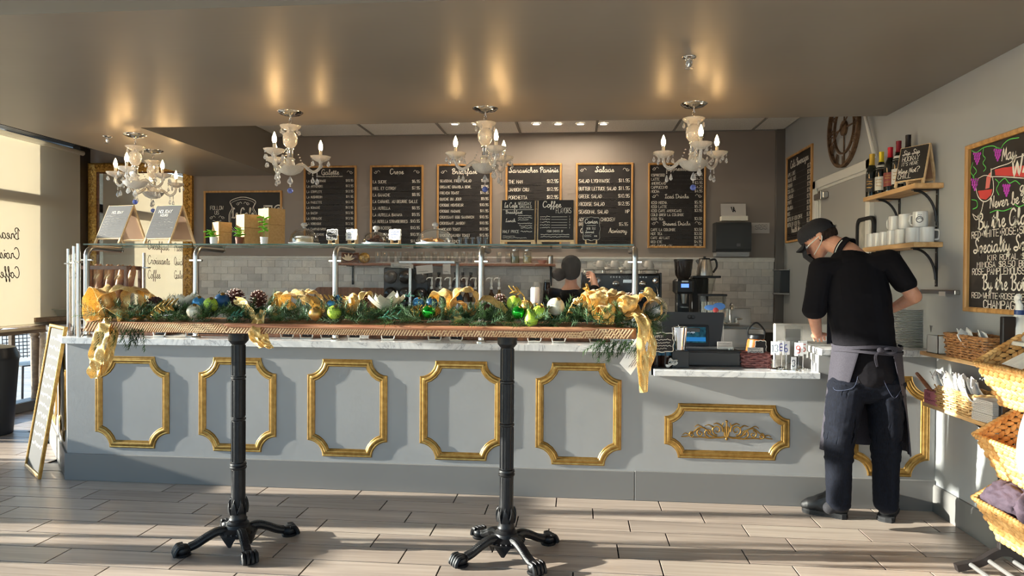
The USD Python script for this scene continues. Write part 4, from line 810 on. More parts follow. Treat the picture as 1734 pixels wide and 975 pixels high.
bow('arched gold ribbon strand right of the middle bow', [('loop', strip([at(796, 528, 3.34), at(808, 513, 3.36), at(824, 505, 3.38), at(842, 514, 3.36), at(858, 528, 3.34)], .06, Dv(.25, 1, .5), wob=.004, seed=21))])
bow('big glittering gold ribbon bow at the right end, its tails hanging over the table end', [
    ('loop', loop(at(1001, 532, 3.40), .052, Dv(.9, .45), .085, 1.0, -.25, 22, .008)), ('loop', loop(at(1016, 530, 3.43), .056, Dv(.5, .9), .10, 1.1, -.1, 23, .008)), ('loop', loop(at(1038, 528, 3.40), .050, Dv(-.5, .8), .11, 1.3, .15, 24, .008)), ('loop', loop(at(1052, 536, 3.34), .045, Dv(-.6, .7), .12, 1.2, .45, 25, .007)), ('loop', loop(at(1022, 541, 3.28), .032, Dv(.8, .6), .08, 1.3, .0, 26, .005)), ('loop', loop(at(1008, 522, 3.36), .040, Dv(1, .3), .09, .9, .5, 32, .007)), ('loop', loop(at(1060, 526, 3.30), .036, Dv(1, .4), .085, 1.0, .3, 33, .006)),
    ('loop', strip([at(1076, 520, 3.34), at(1082, 508, 3.36), at(1092, 494, 3.37), at(1101, 498, 3.36), at(1104, 512, 3.35)], .085, Dv(.4, .6, .35), wob=.006, seed=27)), ('loop', loop(at(1096, 540, 3.36), .05, Dv(.25, 1), .055, .9, .5, 28, .003)),
    ('tail', strip([at(1062, 532, 3.30), at(1080, 535, 3.24), at(1090, 552, 3.20), at(1089, 585, 3.19), at(1088, 620, 3.19), at(1091, 664, 3.20)], .062, Dv(1, .25, .1), wob=.007, seed=29)), ('tail', strip([at(1074, 528, 3.34), at(1092, 540, 3.28), at(1100, 565, 3.25), at(1104, 595, 3.24), at(1098, 628, 3.24)], .05, Dv(.8, .6, 0), wob=.007, seed=30))])
t = thing('ribbon_bow', 'pale grey translucent ribbon loop at the far right end of the garland', 'ribbon', group='gold ribbons on the garland'); part(t, 'loop', loop(at(1106, 543, 3.46), .058, Dv(.2, 1), .06, .95, .15, 31, .003), m_sheer, 40)
# gift tag
tg = thing('gift_tag', 'white paper tag with handwriting hanging under the right table corner', 'paper tag')
cn = [onY(x, y, 3.196) for x, y in ((1083, 565), (1049, 615), (1069, 638), (1102, 585))]
u0, v0 = cn[3] - cn[0], cn[1] - cn[0]; nrm = np.cross(u0, v0); nrm /= np.linalg.norm(nrm)
G = np.array([[cn[0] + u0 * a + v0 * b + nrm * .004 * math.sin(b * 3) for b in np.linspace(0, 1, 8)] for a in np.linspace(0, 1, 5)])
part(tg, 'paper', sheet(G, .001), plain('white_paper', S(236, 230, 222), .8), 40)
wr = []
for i in range(7):
    a = .14 + i * .12
    r_ = np.random.default_rng(i); bs = np.linspace(.12, .55 + .35 * r_.random(), 24)
    P = np.array([cn[0] + u0 * (a + .03 * r_.uniform(-1, 1)) + v0 * b + (-nrm if nrm[1] > 0 else nrm) * .0 + nrm * (.004 * math.sin(b * 3)) for b in bs]); wr.append(tube(P + np.array([0, -.0012, 0]), .0009, 4))
part(tg, 'handwriting', wr, plain('dark_ink', S(90, 70, 66), .8), False)

# baubles
def bmat(name, col, rough, metal=.6): return noisy(name, col, tuple(np.array(col) * .85), scale=60, rough=rough, metal=metal)
MB = {'navy': bmat('navy_bauble', S(24, 70, 110), .4, .3), 'lime': noisy('lime_glitter_bauble', S(150, 190, 40), S(196, 220, 90), scale=220, rough=.5, metal=.3, bump=.001), 'pearl': bmat('pearl_bauble', S(236, 226, 200), .35, .2), 'gold': bmat('gold_bauble', S(206, 160, 92), .33, .8), 'mirror': bmat('mirror_gold_bauble', S(232, 180, 96), .06, 1.0),
      'green': bmat('green_mirror_bauble', S(40, 170, 50), .06, .9), 'blue': bmat('pale_blue_bauble', S(80, 150, 196), .3, .4), 'grey': bmat('pale_grey_bauble', S(176, 184, 186), .35, .3), 'silver': bmat('silver_bauble', S(200, 210, 220), .2, .8)}
def bauble(px, py, rpx, mat, label, Y=3.38):
    Y -= .05; p = at(px, py, Y); r = 1.08 * rpx * Y / FPX; p[2] = max(p[2], TZ1 + r + .001)
    t = thing('bauble', label, 'christmas bauble', tuple(p), group='baubles in the garland')
    part(t, 'ball', sph((0, 0, 0), r, 3), MB[mat], True); part(t, 'cap', xf(lathe([(0, r * .96), (r * .25, r * .94), (r * .25, r * 1.12), (0, r * 1.14)], 12), rx=25, ry=20), m_gold, 30)
bauble(376, 509, 12.5, 'navy', 'dark blue matt bauble beside the left pine cones', 3.42); bauble(357, 516, 12, 'lime', 'lime green glitter bauble below the dark blue one'); bauble(329, 527, 12, 'pearl', 'cream and gold bauble at the lower left of the lime one', 3.34); bauble(337, 513, 11, 'blue', 'pale blue bauble behind the cream one', 3.44)
bauble(460, 523, 6.5, 'pearl', 'small pearl bauble just right of the left ribbon tail', 3.36); bauble(534.5, 531, 11, 'gold', 'plain matt gold bauble in the left half of the garland', 3.34); bauble(566, 529, 11.5, 'lime', 'lime green bauble right of the plain gold one', 3.34); bauble(561, 515, 7, 'blue', 'small blue bauble above the lime one', 3.42); bauble(575, 507, 8, 'navy', 'dark blue bauble half hidden behind the gold mesh ribbon', 3.48)
bauble(704, 528, 10, 'mirror', 'shiny mirror gold bauble left of the green glass one', 3.36); bauble(726, 528, 10.5, 'green', 'shiny green glass bauble near the middle of the table', 3.34); bauble(708, 513, 9, 'blue', 'pale blue bauble behind the mirror gold one', 3.44); bauble(731, 513, 9.5, 'navy', 'dark blue bauble above the green glass one', 3.44)
bauble(871, 513, 12, 'lime', 'large lime glitter bauble right of the arched ribbon', 3.42); bauble(892, 519, 10, 'gold', 'gold bauble left of the white candle', 3.38); bauble(878, 529, 10.5, 'green', 'shiny emerald bauble below the large lime one', 3.33); bauble(913, 529, 11, 'lime', 'lime bauble below the white candle', 3.34); bauble(1108, 522, 13, 'grey', 'pale grey bauble behind the ribbon at the right end', 3.50)
bauble(941, 519, 14, 'pearl', 'large cream bauble behind the gold leaf right of the candle', 3.42); bauble(775, 505, 8, 'navy', 'violet blue bauble behind the middle bow', 3.50)
# lime pear ornament
pr = thing('pear_ornament', 'lime and olive pear shaped ornament at the front of the garland', 'ornament', tuple(at(899, 540, 3.27)))
part(pr, 'fruit', xf(lathe([(0, -.035), (.022, -.032), (.034, -.014), (.030, .010), (.018, .034), (.010, .050), (0, .054)], 20), ry=-14), MB['lime']); part(pr, 'stalk', tube([(-.012, 0, .05), (-.016, 0, .066)], .002, 6), m_iron)
# pine cones
m_cone, m_tip = noisy('pine_cone_brown', S(70, 36, 30), S(104, 58, 46), scale=40, rough=.6), plain('frosted_cone_tip', S(226, 196, 178), .6)
def pine_cone(px, py, wpx, label, Y=3.40, tilt=(0, 0), dark=False):
    R = wpx / 2 * Y / FPX; p = at(px, py, Y); p[2] = max(p[2], TZ1 + R * .8)
    t = thing('pine_cone', label, 'pine cone', group='pine cones in the garland', m=M4(tuple(p), rx=tilt[0], ry=tilt[1]))
    sc, tips = [], []
    for k in range(58):
        u = k / 57; a = k * 2.39996; z = (-.85 + 1.75 * u) * R; rr = R * .45 * math.sin(PI * (.18 + .74 * u)); L = R * (.62 * math.sin(PI * (.2 + .7 * u)) + .1); up = .15 + .9 * u
        d = np.array([math.cos(a), math.sin(a), up]); d /= np.linalg.norm(d); s = np.array([-math.sin(a), math.cos(a), 0]); n = np.cross(d, s); o = np.array([rr * math.cos(a), rr * math.sin(a), z]); w = R * .2
        G = np.array([[o + d * L * v + s * w * x * (.5 + .6 * v) * (1.0 if v < .9 else .6) + n * (R * .05 * (1 - x * x)) for x in (-1, 0, 1)] for v in (0, .6, 1)])
        sc.append(sheet(G, R * .07)); tips.append(sph(o + d * L, R * .10, 1, (1, 1, .8)))
    c = part(t, 'scales', [lathe([(0, -R), (R * .4, -R * .7), (R * .5, 0), (R * .3, R * .7), (0, R)], 10)] + sc, m_cone, False); part(t, 'scale_tips', tips, m_cone if dark else m_tip, False)
pine_cone(263, 517, 27, 'dark brown open pine cone beside the gold leaf spray', 3.40, (30, 20), True); pine_cone(398, 505, 30, 'large frosted pine cone right of the dark blue bauble', 3.42, (-20, 10)); pine_cone(438, 507, 28, 'frosted pine cone behind the left ribbon fold', 3.42, (-20, -15)); pine_cone(618, 504, 18, 'small frosted pine cone left of the cream magnolia', 3.5, (20, 10)); pine_cone(847, 510, 22, 'frosted pine cone behind the arched ribbon', 3.48, (-30, 20)); pine_cone(1065, 511, 26, 'frosted pine cone beside the big right bow', 3.44, (-20, 0)); pine_cone(826, 522, 13, 'little brown pine cone under the arched ribbon', 3.36, (10, 0), True)
# magnolias
m_ivory, m_cream = cloth('ivory_petal', S(244, 238, 220), .35, .6), cloth('greyish_cream_petal', S(196, 190, 170), .3, .6)
def petal(o, d, L, w, curl, up=(0, 0, 1)):
    d = np.asarray(d, float) / np.linalg.norm(d); s = np.cross(d, up); s /= np.linalg.norm(s); n = np.cross(s, d)
    return sheet(np.array([[o + d * L * u + s * w * x * math.sin(PI * (.12 + .80 * u)) + n * (curl * u * u + .35 * w * x * x * 1.0) for x in np.linspace(-1, 1, 5)] for u in np.linspace(0, 1, 7)]), .0015)
def magnolia(px, py, label, mat, R=.075, Y=3.38, lean=(0, -.5, .8)):
    o = at(px, py, Y); o[2] = max(o[2], TZ1 + .012); t = thing('magnolia', label, 'artificial flower', group='magnolias in the garland')
    ln = np.asarray(lean, float)
    for k in range(6):
        a = k * PI / 3 + .3; part(t, 'petal', petal(o, np.array([math.cos(a), math.sin(a) * .7, .25]) + ln * .25, R, R * .42, R * .3), mat, 40)
    for k in range(3):
        a = k * 2 * PI / 3; part(t, 'petal', petal(o, np.array([math.cos(a) * .6, math.sin(a) * .5, .9]) + ln * .1, R * .75, R * .4, -R * .25), mat, 40)
    part(t, 'heart', sph(o + [0, 0, R * .2], R * .16, 2, (1, 1, 1.4)), m_gold)
magnolia(315, 521, 'ivory white magnolia in the left third of the garland', m_ivory, .085, 3.42); magnolia(655, 528, 'greyish cream magnolia left of the mirror gold bauble', m_cream, .115, 3.38, (0, -.8, .5)); magnolia(985, 522, 'white magnolia left of the big right bow', m_ivory, .06, 3.46); magnolia(268, 527, 'small cream magnolia under the dark pine cone', m_cream, .05, 3.36); magnolia(517, 500, 'small white magnolia behind the gold bow', m_ivory, .04, 3.54)
# gold leaf sprays
m_gl = noisy('gold_glitter_leaf', S(206, 160, 70), S(240, 206, 130), scale=160, rough=.35, metal=.6)
def spray(px, py, label, n=11, L=.11, ang=0.6, Y=3.36, w=.012, dirx=1, mat=m_gl, up=.6):
    o = at(px, py, Y); o[2] = max(o[2], TZ1 + .015); t = thing('leaf_spray', label, 'artificial leaves', group='leaf sprays in the garland')
    st = smoothcurve([o, o + [dirx * L * .5, -.01, L * up * .6], o + [dirx * L, -.015, L * up * .7]], 6); part(t, 'stem', tube(st, .0016, 5), mat)
    for i in range(n):
        u = (i + 1) / n; p = st[int(u * (len(st) - 1))]; sg = 1 if i % 2 else -1
        part(t, 'leaf', petal(p, Dv(dirx * .7, -.2 + .5 * sg * .6, .55 * sg + .1), L * .36, w, .004), mat, 40)
spray(246, 541, 'gold leaf spray below the dark pine cone', 12, .15, Y=3.30); spray(585, 520, 'gold leaf spray above the lime bauble', 10, .09, Y=3.42, dirx=-1); spray(898, 522, 'gold leaf spray behind the emerald bauble', 10, .09, Y=3.44, up=1.4, dirx=-1); spray(958, 536, 'gold fern spray left of the big right bow', 14, .07, Y=3.33, up=1.6); spray(1000, 515, 'tall gold fern tip standing beside the cream bauble', 9, .06, Y=3.46, up=2.0, dirx=-.4); spray(690, 535, 'gold mesh leaf spray in front of the cream magnolia', 10, .08, Y=3.32); spray(936, 538, 'gold leaf spray lying in front of the large cream bauble', 6, .07, Y=3.34, w=.02, dirx=-1, up=1.0)
m_teal = noisy('teal_satin_leaf', S(60, 150, 126), S(140, 206, 180), scale=20, rough=.35)
spray(640, 538, 'teal satin leaf spray below the cream magnolia', 6, .10, Y=3.30, mat=m_teal, w=.014, up=.15); spray(385, 543, 'teal satin leaf spray below the frosted cones', 6, .08, Y=3.29, mat=m_teal, w=.013, dirx=1, up=.5); spray(678, 512, 'teal leaf tips beside the pale blue bauble', 5, .06, Y=3.46, mat=m_teal, w=.012, up=.9)
# white candle and little gold gift box
cd = thing('candle', 'white pillar candle standing in the garland', 'candle', tuple(np.r_[at(906, 520, 3.50)[:2], TZ1 + .001])); part(cd, 'wax', lathe([(0, 0), (.022, 0), (.024, .01), (.023, .178), (.019, .186), (.012, .182), (0, .180)], 24), plain('white_wax', S(232, 226, 212), .4, subsurface_weight=.2)); part(cd, 'wick', tube([(0, 0, .179), (.001, 0, .19)], .0012, 5), m_iron)
gb = thing('gift_box', 'tiny shiny gold gift box in front of the big right bow', 'ornament', m=M4(tuple(at(1026, 535, 3.30)), rz=20, ry=8)); part(gb, 'box', bx(-.036, .036, -.03, .03, -.038, .038, .003), MB['mirror'], False); part(gb, 'ribbon_band', [bx(-.0375, .0375, -.006, .006, -.0395, .0395, .001), bx(-.006, .006, -.0315, .0315, -.0392, .0392, .001)], m_gl, False)
# ================================================================== glass guard on the counter and what stands on it
m_glass = clear('guard_glass', (0.97, 0.98, 0.975), 1.5, amt=0.35, base=0.004)
m_dome = clear('dome_glass', (0.95, 0.96, 0.95), 1.5)
m_cloche = clear('cloche_glass', (0.80, 0.80, 0.78), 1.5, amt=0.9, base=0.12)
m_edge = plain('green_glass_edge', S(60, 92, 76), .1, 0.0, transmission_weight=.5, ior=1.5)
GY, GZ = 4.47, 1.632
gx = [onY(x, 490, GY)[0] for x in (147, 332, 568, 815, 1075)]
gd = thing('sneeze_guard', 'glass sneeze guard on chrome posts with a flat glass top, standing on the tall counter', 'glass guard')
for x in gx:
    P = [(x, GY, ZC), (x, GY, 1.2), (x, GY, GZ - .085)] + [(x, GY + .06 * (1 - math.cos(a)), GZ - .085 + .06 * math.sin(a)) for a in np.linspace(.2, PI / 2, 7)] + [(x, GY + .20, GZ - .025), (x, GY + .36, GZ - .025)]
    p_ = part(gd, 'post', tube(P, .0195, 16), m_steel)
    part(p_, 'foot_flange', lathe([(0, ZC), (.034, ZC), (.034, ZC + .006), (.022, ZC + .016), (.021, ZC + .03), (0, ZC + .03)], 24, (x, GY)), m_chrome)
    part(p_, 'glass_clamp', [bx(x - .045, x + .045, GY - .012, GY + .012, 1.515, 1.530, .004), bx(x - .045, x + .045, GY - .012, GY + .012, 1.10, 1.115, .004)], m_chrome, False)
    part(p_, 'end_cap', xf(sph((0, 0, 0), .021, 2), (x, GY + .36, GZ - .025)), m_chrome)
GF, GB = 4.44, 4.84
for a, b in zip(gx, gx[1:]):
    part(gd, 'front_pane', bx(a + .03, b - .03, GY - .004, GY + .004, 1.06, 1.56, 0), m_glass, False)
    part(gd, 'top_shelf', bx(a - .004, b - .012, GF, GB, GZ - .006, GZ + .004, 0), m_glass, False)
    part(gd, 'glass_edge', [bx(a - .004, b - .012, GF - .002, GF, GZ - .006, GZ + .004, 0), bx(a - .004, b - .012, GB, GB + .002, GZ - .006, GZ + .004, 0)], m_edge, False)
# side returns along the angled end
for u, zt in ((0.0, 1.635), (.26, 1.625), (.66, 1.62)):
    q = np.array([XL + .05 + ANG[0] * u, YC + .045 + ANG[1] * u])
    p_ = part(gd, 'side_post', tube([(q[0], q[1], ZC), (q[0], q[1], zt)], .013, 12), m_steel)
    part(p_, 'side_clamp', bx(q[0] - .022, q[0] + .022, q[1] - .022, q[1] + .022, 1.50, 1.512, .003), m_chrome, False)
qa = np.array([XL + .05, YC + .045])
for u0, u1 in ((.02, .24), (.28, .64)):
    a, b = qa + ANG * u0, qa + ANG * u1; n = np.array([-ANG[1], ANG[0]]) * .004
    part(gd, 'side_pane', prism(Polygon([a - n, b - n, b + n, a + n]), .52, 1.05), m_glass, False)
q = onY(244, 470, 5.15); part(gd, 'rear_post', tube([(q[0], 5.15, ZC), (q[0], 5.15, 1.60)], .011, 10), m_steel); part(gd, 'rear_clamp', bx(q[0] - .045, q[0] + .045, 5.13, 5.17, 1.475, 1.487, .004), m_steel, False)

GT = GZ + .0045      # top of the glass
def gat(px, Y=4.62): p = onY(px, 412, Y); return p[0], Y
def a_board(label, loc, rz, w, h, d, ms, cat='chalkboard', wood=m_pale):
    t = thing('tent_board', label, cat, loc, rz, 'tent chalkboards')
    ang = math.atan2(d / 2, h); L = math.hypot(d / 2, h)
    F = frameM((0, -d / 2, 0), (1, 0, 0), (0, math.sin(ang), math.cos(ang)), (0, -math.cos(ang), math.sin(ang)))
    B = frameM((0, d / 2, 0), (-1, 0, 0), (0, -math.sin(ang), math.cos(ang)), (0, math.cos(ang), math.sin(ang)))
    fw = .016
    for nm, Mx in (('front_frame', F), ('back_frame', B)):
        part(t, nm, app(join([bx(-w / 2, -w / 2 + fw, 0, L, -.008, .006, .002), bx(w / 2 - fw, w / 2, 0, L, -.008, .006, .002), bx(-w / 2 + fw, w / 2 - fw, L * .12, L * .12 + fw, -.006, .004, .002), bx(-w / 2 + fw, w / 2 - fw, L - fw, L, -.006, .004, .002)]), Mx), wood, False)
    part(t, 'slate', app(bx(-w / 2 + .006, w / 2 - .006, L * .15, L - .006, -.001, .0068, 0), F), m_slate, False)
    m = join(ms); m.vertices[:, 1] += L * .15; m.vertices[:, 2] += .0068; part(t, 'lettering', app(m, F), m_chalk, False)
    part(t, 'back_panel', app(bx(-w / 2 + fw, w / 2 - fw, L * .15, L - fw, -.003, .001, 0), B), plain('brown_hardboard_%d' % len(label), S(176, 138, 108), .7), False)
    return t
def scr_rows(w, y0, dy, n, h, seed, x0=None): return [scribble((x0 if x0 is not None else -w / 2 + .02), w / 2 - .02 - .05 * ((i * 7 + seed) % 5) / 5, y0 - i * dy, h, seed * 50 + i) for i in range(n)]
x, y = gat(206, 4.64); a_board('tent chalkboard with densely written lines, left one of two on the glass guard', (x, y, GT), -8, .215, .285, .27, [write('HOLIDAY', 0, .195, .022, align='c', fit=.16)] + scr_rows(.215, .17, .022, 8, .010, 3))
x, y = gat(288, 4.64); a_board('tent chalkboard headed HOLIDAY, right one of two on the glass guard', (x, y, GT), -8, .22, .285, .27, [write('HOLIDAY', -.01, .20, .026, align='c', fit=.17), write('HOURS', -.01, .172, .02, align='c', fit=.1)] + scr_rows(.22, .145, .0235, 6, .009, 4))
m_kraft = noisy('kraft_card', S(186, 146, 92), S(198, 158, 104), scale=60, rough=.8); m_leaf = usdkit.material(stage, LK + 'fresh_leaf', {'p': ('principled_bsdf', {'base_color': S(104, 160, 50), 'roughness': .45}), 't': ('translucent_bsdf', {'color': S(150, 200, 60)}), 'm': ('mix_closure', {'fac': .4})}, [('p.BSDF', 'm.closure1'), ('t.BSDF', 'm.closure2')], surface='m.closure')
def card_box(px, w, h, label, rz=55, Y=4.62):
    x, y = gat(px, Y); t = thing('card_box', label, 'box', (x, y, GT), rz, 'kraft card boxes on the glass guard')
    part(t, 'body', bx(-w / 2, w / 2, -w / 2, w / 2, 0, h * .55, .001), m_kraft, False); part(t, 'lid', bx(-w / 2 - .001, w / 2 + .001, -w / 2 - .001, w / 2 + .001, h * .555, h, .001), m_kraft, False)
card_box(376, .095, .160, 'smallest kraft card box, left of the others on the glass guard'); card_box(420, .115, .212, 'middle kraft card box beside the potted sprig'); card_box(460, .130, .258, 'tallest kraft card box, right of the other boxes', 57, 4.66)
def small_plant(px, label, h, lean, nl, potc, seed, Y=4.52):
    x, y = gat(px, Y); t = thing('small_plant', label, 'potted plant', (x, y, GT)); r = np.random.default_rng(seed)
    part(t, 'pot', lathe([(0, 0), (.022, 0), (.028, .05), (.026, .05), (.02, .045), (0, .045)], 20), potc)
    st = smoothcurve([(0, 0, .04), (lean * .4, 0, h * .5), (lean, -.005, h)], 6); part(t, 'stem', tube(st, .002, 6), m_leaf)
    for i in range(nl):
        a = i * 2.4 + seed; u = .45 + .55 * i / nl; p = st[int(u * (len(st) - 1))]
        part(t, 'leaf', petal(p, Dv(math.cos(a), math.sin(a) * .7 - .3, r.uniform(-.1, .7)), r.uniform(.035, .05), .019, -.008), m_leaf, 40)
m_wpot, m_bpot = plain('white_pot', S(232, 230, 224), .4), plain('brown_pot', S(120, 66, 40), .5)
small_plant(362, 'leafy potted sprig in a white pot left of the smallest kraft box', .10, -.03, 8, m_wpot, 1); small_plant(405, 'leafy potted sprig in a brown pot between the kraft boxes', .11, .0, 10, m_bpot, 2); small_plant(447, 'tall thin potted sprig in front of the tallest kraft box', .20, .0, 9, m_wpot, 3)
def cloche(px, r, h, label, Y=4.62, fill=None, sc=1):
    x, y = gat(px, Y); t = thing('cake_dome', label, 'cake dome', (x, y, GT), group='glass cake domes')
    part(t, 'stand', lathe([(0, 0), (r * 1.02, 0), (r * 1.1, .012), (r * 1.1, .016), (r, .012), (0, .012)], 36), plain('dome_stand_%d' % px, S(222, 224, 222), .25) )
    part(t, 'dome', lathe([(r, .014), (r * .995, h * .35), (r * .9, h * .62), (r * .65, h * .87), (r * .3, h * .985), (0, h)], 40), m_cloche)
    part(t, 'knob', lathe([(0, h), (.012, h + .002), (.009, h + .01), (.02, h + .02), (.021, h + .032), (.012, h + .042), (0, h + .043)], 16, flute=scallop(8, .08)), m_crystal)
    return t
m_bread = noisy('baked_crust', S(176, 112, 54), S(214, 160, 92), scale=40, rough=.6, bump=.002); m_choc = noisy('dark_pastry', S(74, 44, 32), S(110, 66, 44), scale=40, rough=.6, bump=.002); m_creamy = plain('pale_cake', S(222, 204, 170), .7)
def croissant(c, L=.05, rz=0, mat=None, parent=None, name='pastry'):
    a = np.linspace(-1.1, 1.1, 9); P = [(L * math.sin(q), L * (math.cos(q) - .7), .012 + .006 * math.cos(q)) for q in a]
    m = tube(P, [.004, .009, .013, .016, .018, .016, .013, .009, .004], 10); v = m.vertices; v[:, 2] += .002 * np.sin(v[:, 0] * 260); m = xf(m, c, rz)
    return part(parent, name, m, mat)
cl = cloche(515, .098, .115, 'glass cake dome with a pale cake inside, right of the tallest kraft box'); 
x, y = gat(515); ck = thing('cake', 'pale round cake under the leftmost glass dome', 'cake', (x, y, GT + .0125)); part(ck, 'sponge', lathe([(0, 0), (.062, 0), (.064, .02), (.062, .036), (0, .038)], 28), m_creamy); part(ck, 'icing', lathe([(0, .036), (.06, .036), (.066, .032), (.064, .044), (.05, .050), (0, .050)], 28, flute=scallop(11, .05)), m_wpot)
cloche(637, .092, .092, 'glass cake dome over dark pastries, between the two bright scalloped cards'); x, y = gat(637); 
for i, (dx, dy) in enumerate(((-.04, -.02), (.0, -.035), (.042, -.01), (-.02, .03), (.025, .03), (.0, .0))):
    pt = thing('pastry', f'dark glazed pastry under the middle glass dome, {["left front", "middle front", "right front", "left rear", "right rear", "topmost"][i]} one', 'pastry', (x + dx, y + dy, GT + .0125 + (.024 if i == 5 else 0)), group='dark pastries under the dome'); croissant((0, 0, 0), .03, i * 50, m_choc, pt, 'dough'); 
cloche(737, .125, .115, 'largest glass cake dome, left of the black special boards'); x, y = gat(737)
for i, (dx, dy) in enumerate(((-.05, -.03), (.04, -.04), (.0, .05))):
    pt = thing('pastry', f'golden croissant under the largest glass dome, {["left", "right", "rear"][i]} one', 'pastry', (x + dx, y + dy, GT + .0125), group='croissants under the largest dome'); croissant((0, 0, 0), .045, i * 70, m_bread, pt, 'dough')
def scallop_poly(w, h, k=.012):
    P = []
    for i in range(64):
        a = i * 2 * PI / 64; c, s = math.cos(a), math.sin(a); q = 5.0
        rr = (abs(c) ** q + abs(s) ** q) ** (-1 / q); P.append((w / 2 * c * rr * (1 + .05 * math.cos(a * 8)), h / 2 * s * rr * (1 + .05 * math.cos(a * 8))))
    return Polygon(P)
m_cardw = plain('pale_sign_rim', S(236, 230, 214), .6)
def scallop_sign(label, loc, rz, w, h, ms, black=True, group=None, stand=True, rim=.006):
    t = thing('scalloped_sign', label, 'sign', loc, rz, group); P = scallop_poly(w, h); z0 = h / 2 + (.03 if stand else .004)
    Mx = frameM((0, 0, z0), (1, 0, 0), (0, .12, .993), (0, -.993, .12))
    part(t, 'rim', app(prism(P, .006), Mx), m_cardw, 30); part(t, 'face', app(prism(P.buffer(-rim), .0075), Mx), m_slate if black else plain('white_sign_face_%d' % int(loc[0] * 100 + 999), S(236, 234, 230), .6), 30)
    m = join(ms); m.vertices[:, 2] += .0076; part(t, 'lettering', app(m, Mx), m_chalk if black else plain('blue_ink_%d' % int(loc[0] * 100 + 999), S(60, 90, 150), .8), False)
    if stand: part(t, 'easel', [bx(-w * .35, w * .35, -.012, .004, .0, .012, .002), bx(-w * .35, -w * .27, -.006, .03, .0, z0, .002), bx(w * .27, w * .35, -.006, .03, .0, z0, .002)], m_pale, False)
    return t
for px, lab, blk in ((563, 'small black scalloped price card between the left and middle domes', True), (596, 'bright sunlit scalloped card left of the dark pastries', False), (669, 'bright sunlit scalloped card right of the dark pastries', False)):
    x, y = gat(px, 4.56); scallop_sign(lab, (x, y, GT), -16 if px != 669 else -8, .092, .078, [scribble(-.03, .03, .012, .010, px), scribble(-.028, .02, -.006, .009, px + 1), write('$4.95', -.022, -.026, .012)], blk, 'price cards on the glass guard', stand=True)
def easel_board(label, px, w, h, ms, Y=4.58, rz=0):
    x, y = gat(px, Y); t = thing('special_board', label, 'chalkboard', (x, y, GT), rz, 'small boards on pale easels')
    zb = .034; Mx = frameM((0, 0, zb + h / 2), (1, 0, 0), (0, .14, .99), (0, -.99, .14))
    part(t, 'slate', app(bx(-w / 2, w / 2, -h / 2, h / 2, -.004, .004, .001), Mx), m_slate, False)
    m = join(ms); m.vertices[:, 2] += .0041; part(t, 'lettering', app(m, Mx), m_chalk, False)
    e = w / 2 + .008
    part(t, 'easel', [bx(-e, e, -.022, .012, .022, .034, .002), bx(-e, -e + .03, -.018, .10, 0, .022, .002), bx(e - .03, e, -.018, .10, 0, .022, .002), app(bx(-e, -e + .014, -h / 2, h / 2 - .0, -.016, -.006, .002), Mx), app(bx(e - .014, e, -h / 2, h / 2 - .0, -.016, -.006, .002), Mx)], m_pale, False)
w, h = .222, .272
easel_board('black board headed WEEKDAY SPECIALS on a pale wooden easel', 877, w, h, [write('Le Cafe', -.095, .085, .034, 'c', fit=.09), write('WEEKDAY', .0, .103, .020, fit=.09), write('SPECIALS', .008, .080, .018, fit=.085), ribbon([(-.105, .07), (.105, .07)], .0025), write('Breakfast', -.085, .042, .024, 'c', fit=.12), scribble(.0, .09, .025, .008, 1), scribble(.0, .095, .010, .008, 2), scribble(.0, .07, -.004, .008, 3), write('Lunch', -.085, -.016, .024, 'c', fit=.07), scribble(.0, .095, -.030, .008, 4), scribble(.01, .095, -.046, .008, 5), scribble(.02, .095, -.060, .008, 6), write('HALF PRICE', -.1, -.09, .018, fit=.11), scribble(.02, .095, -.085, .009, 7), scribble(-.1, -.02, -.115, .006, 8), scribble(-.1, .06, -.127, .006, 9)])
w, h = .235, .272
easel_board('black board headed Coffee FLAVORS on a pale wooden easel', 941, w, h, [write('Coffee', -.09, .085, .042, 'c', fit=.13), write('FLAVORS', .0, .045, .036, w=.0028, fit=.105)] + [m for i in range(5) for m in (write('abcde'[i], -.105, .018 - i * .019, .010, 'c'), scribble(-.095, -.04, .018 - i * .019, .008, 20 + i), ribbon([(-.03, .02 - i * .019), (.075, .02 - i * .019)], .002), write(str(1 + i % 2), .09, .016 - i * .019, .011))] + [write('YOUR CHOICE OF', -.06, -.085, .013, fit=.14), scribble(-.1, .09, -.105, .007, 31), scribble(-.1, .09, -.12, .007, 32)])
x, y = gat(1001, 4.56); scallop_sign('black scalloped sign reading Caviar on a small pale easel', (x, y, GT), 0, .115, .155, [write('Caviar', 0, .035, .030, 'c', align='c', fit=.085), scribble(-.03, .03, .018, .007, 1), write('80$ 2OZ', 0, -.006, .014, align='c', fit=.07), write('Served', -.04, -.03, .018, 'c', fit=.06), scribble(-.045, .0, -.046, .005, 3), scribble(-.045, .0, -.056, .005, 4), write('65$', .02, -.055, .010)], True, stand=True, rim=.002)
def tumbler(r, h, n=20): return lathe([(0, 0), (r * .85, 0), (r, h), (r * .93, h), (r * .8, h * .1), (0, h * .08)], n)
tg0 = None
for i, (px, Y) in enumerate(((778, 4.70), (789, 4.66), (800, 4.70), (811, 4.66), (822, 4.70))):
    x, y = gat(px, Y); lab = f'short clear tumbler beside the largest dome, {ORD[i]} from the left'
    if tg0 is None: tg0 = single('tumbler', lab, 'glass', tumbler(.02, .06), m_dome, (x, y, GT), group='tumblers on the glass guard')
    else: dup(tg0, lab, (x, y, GT))

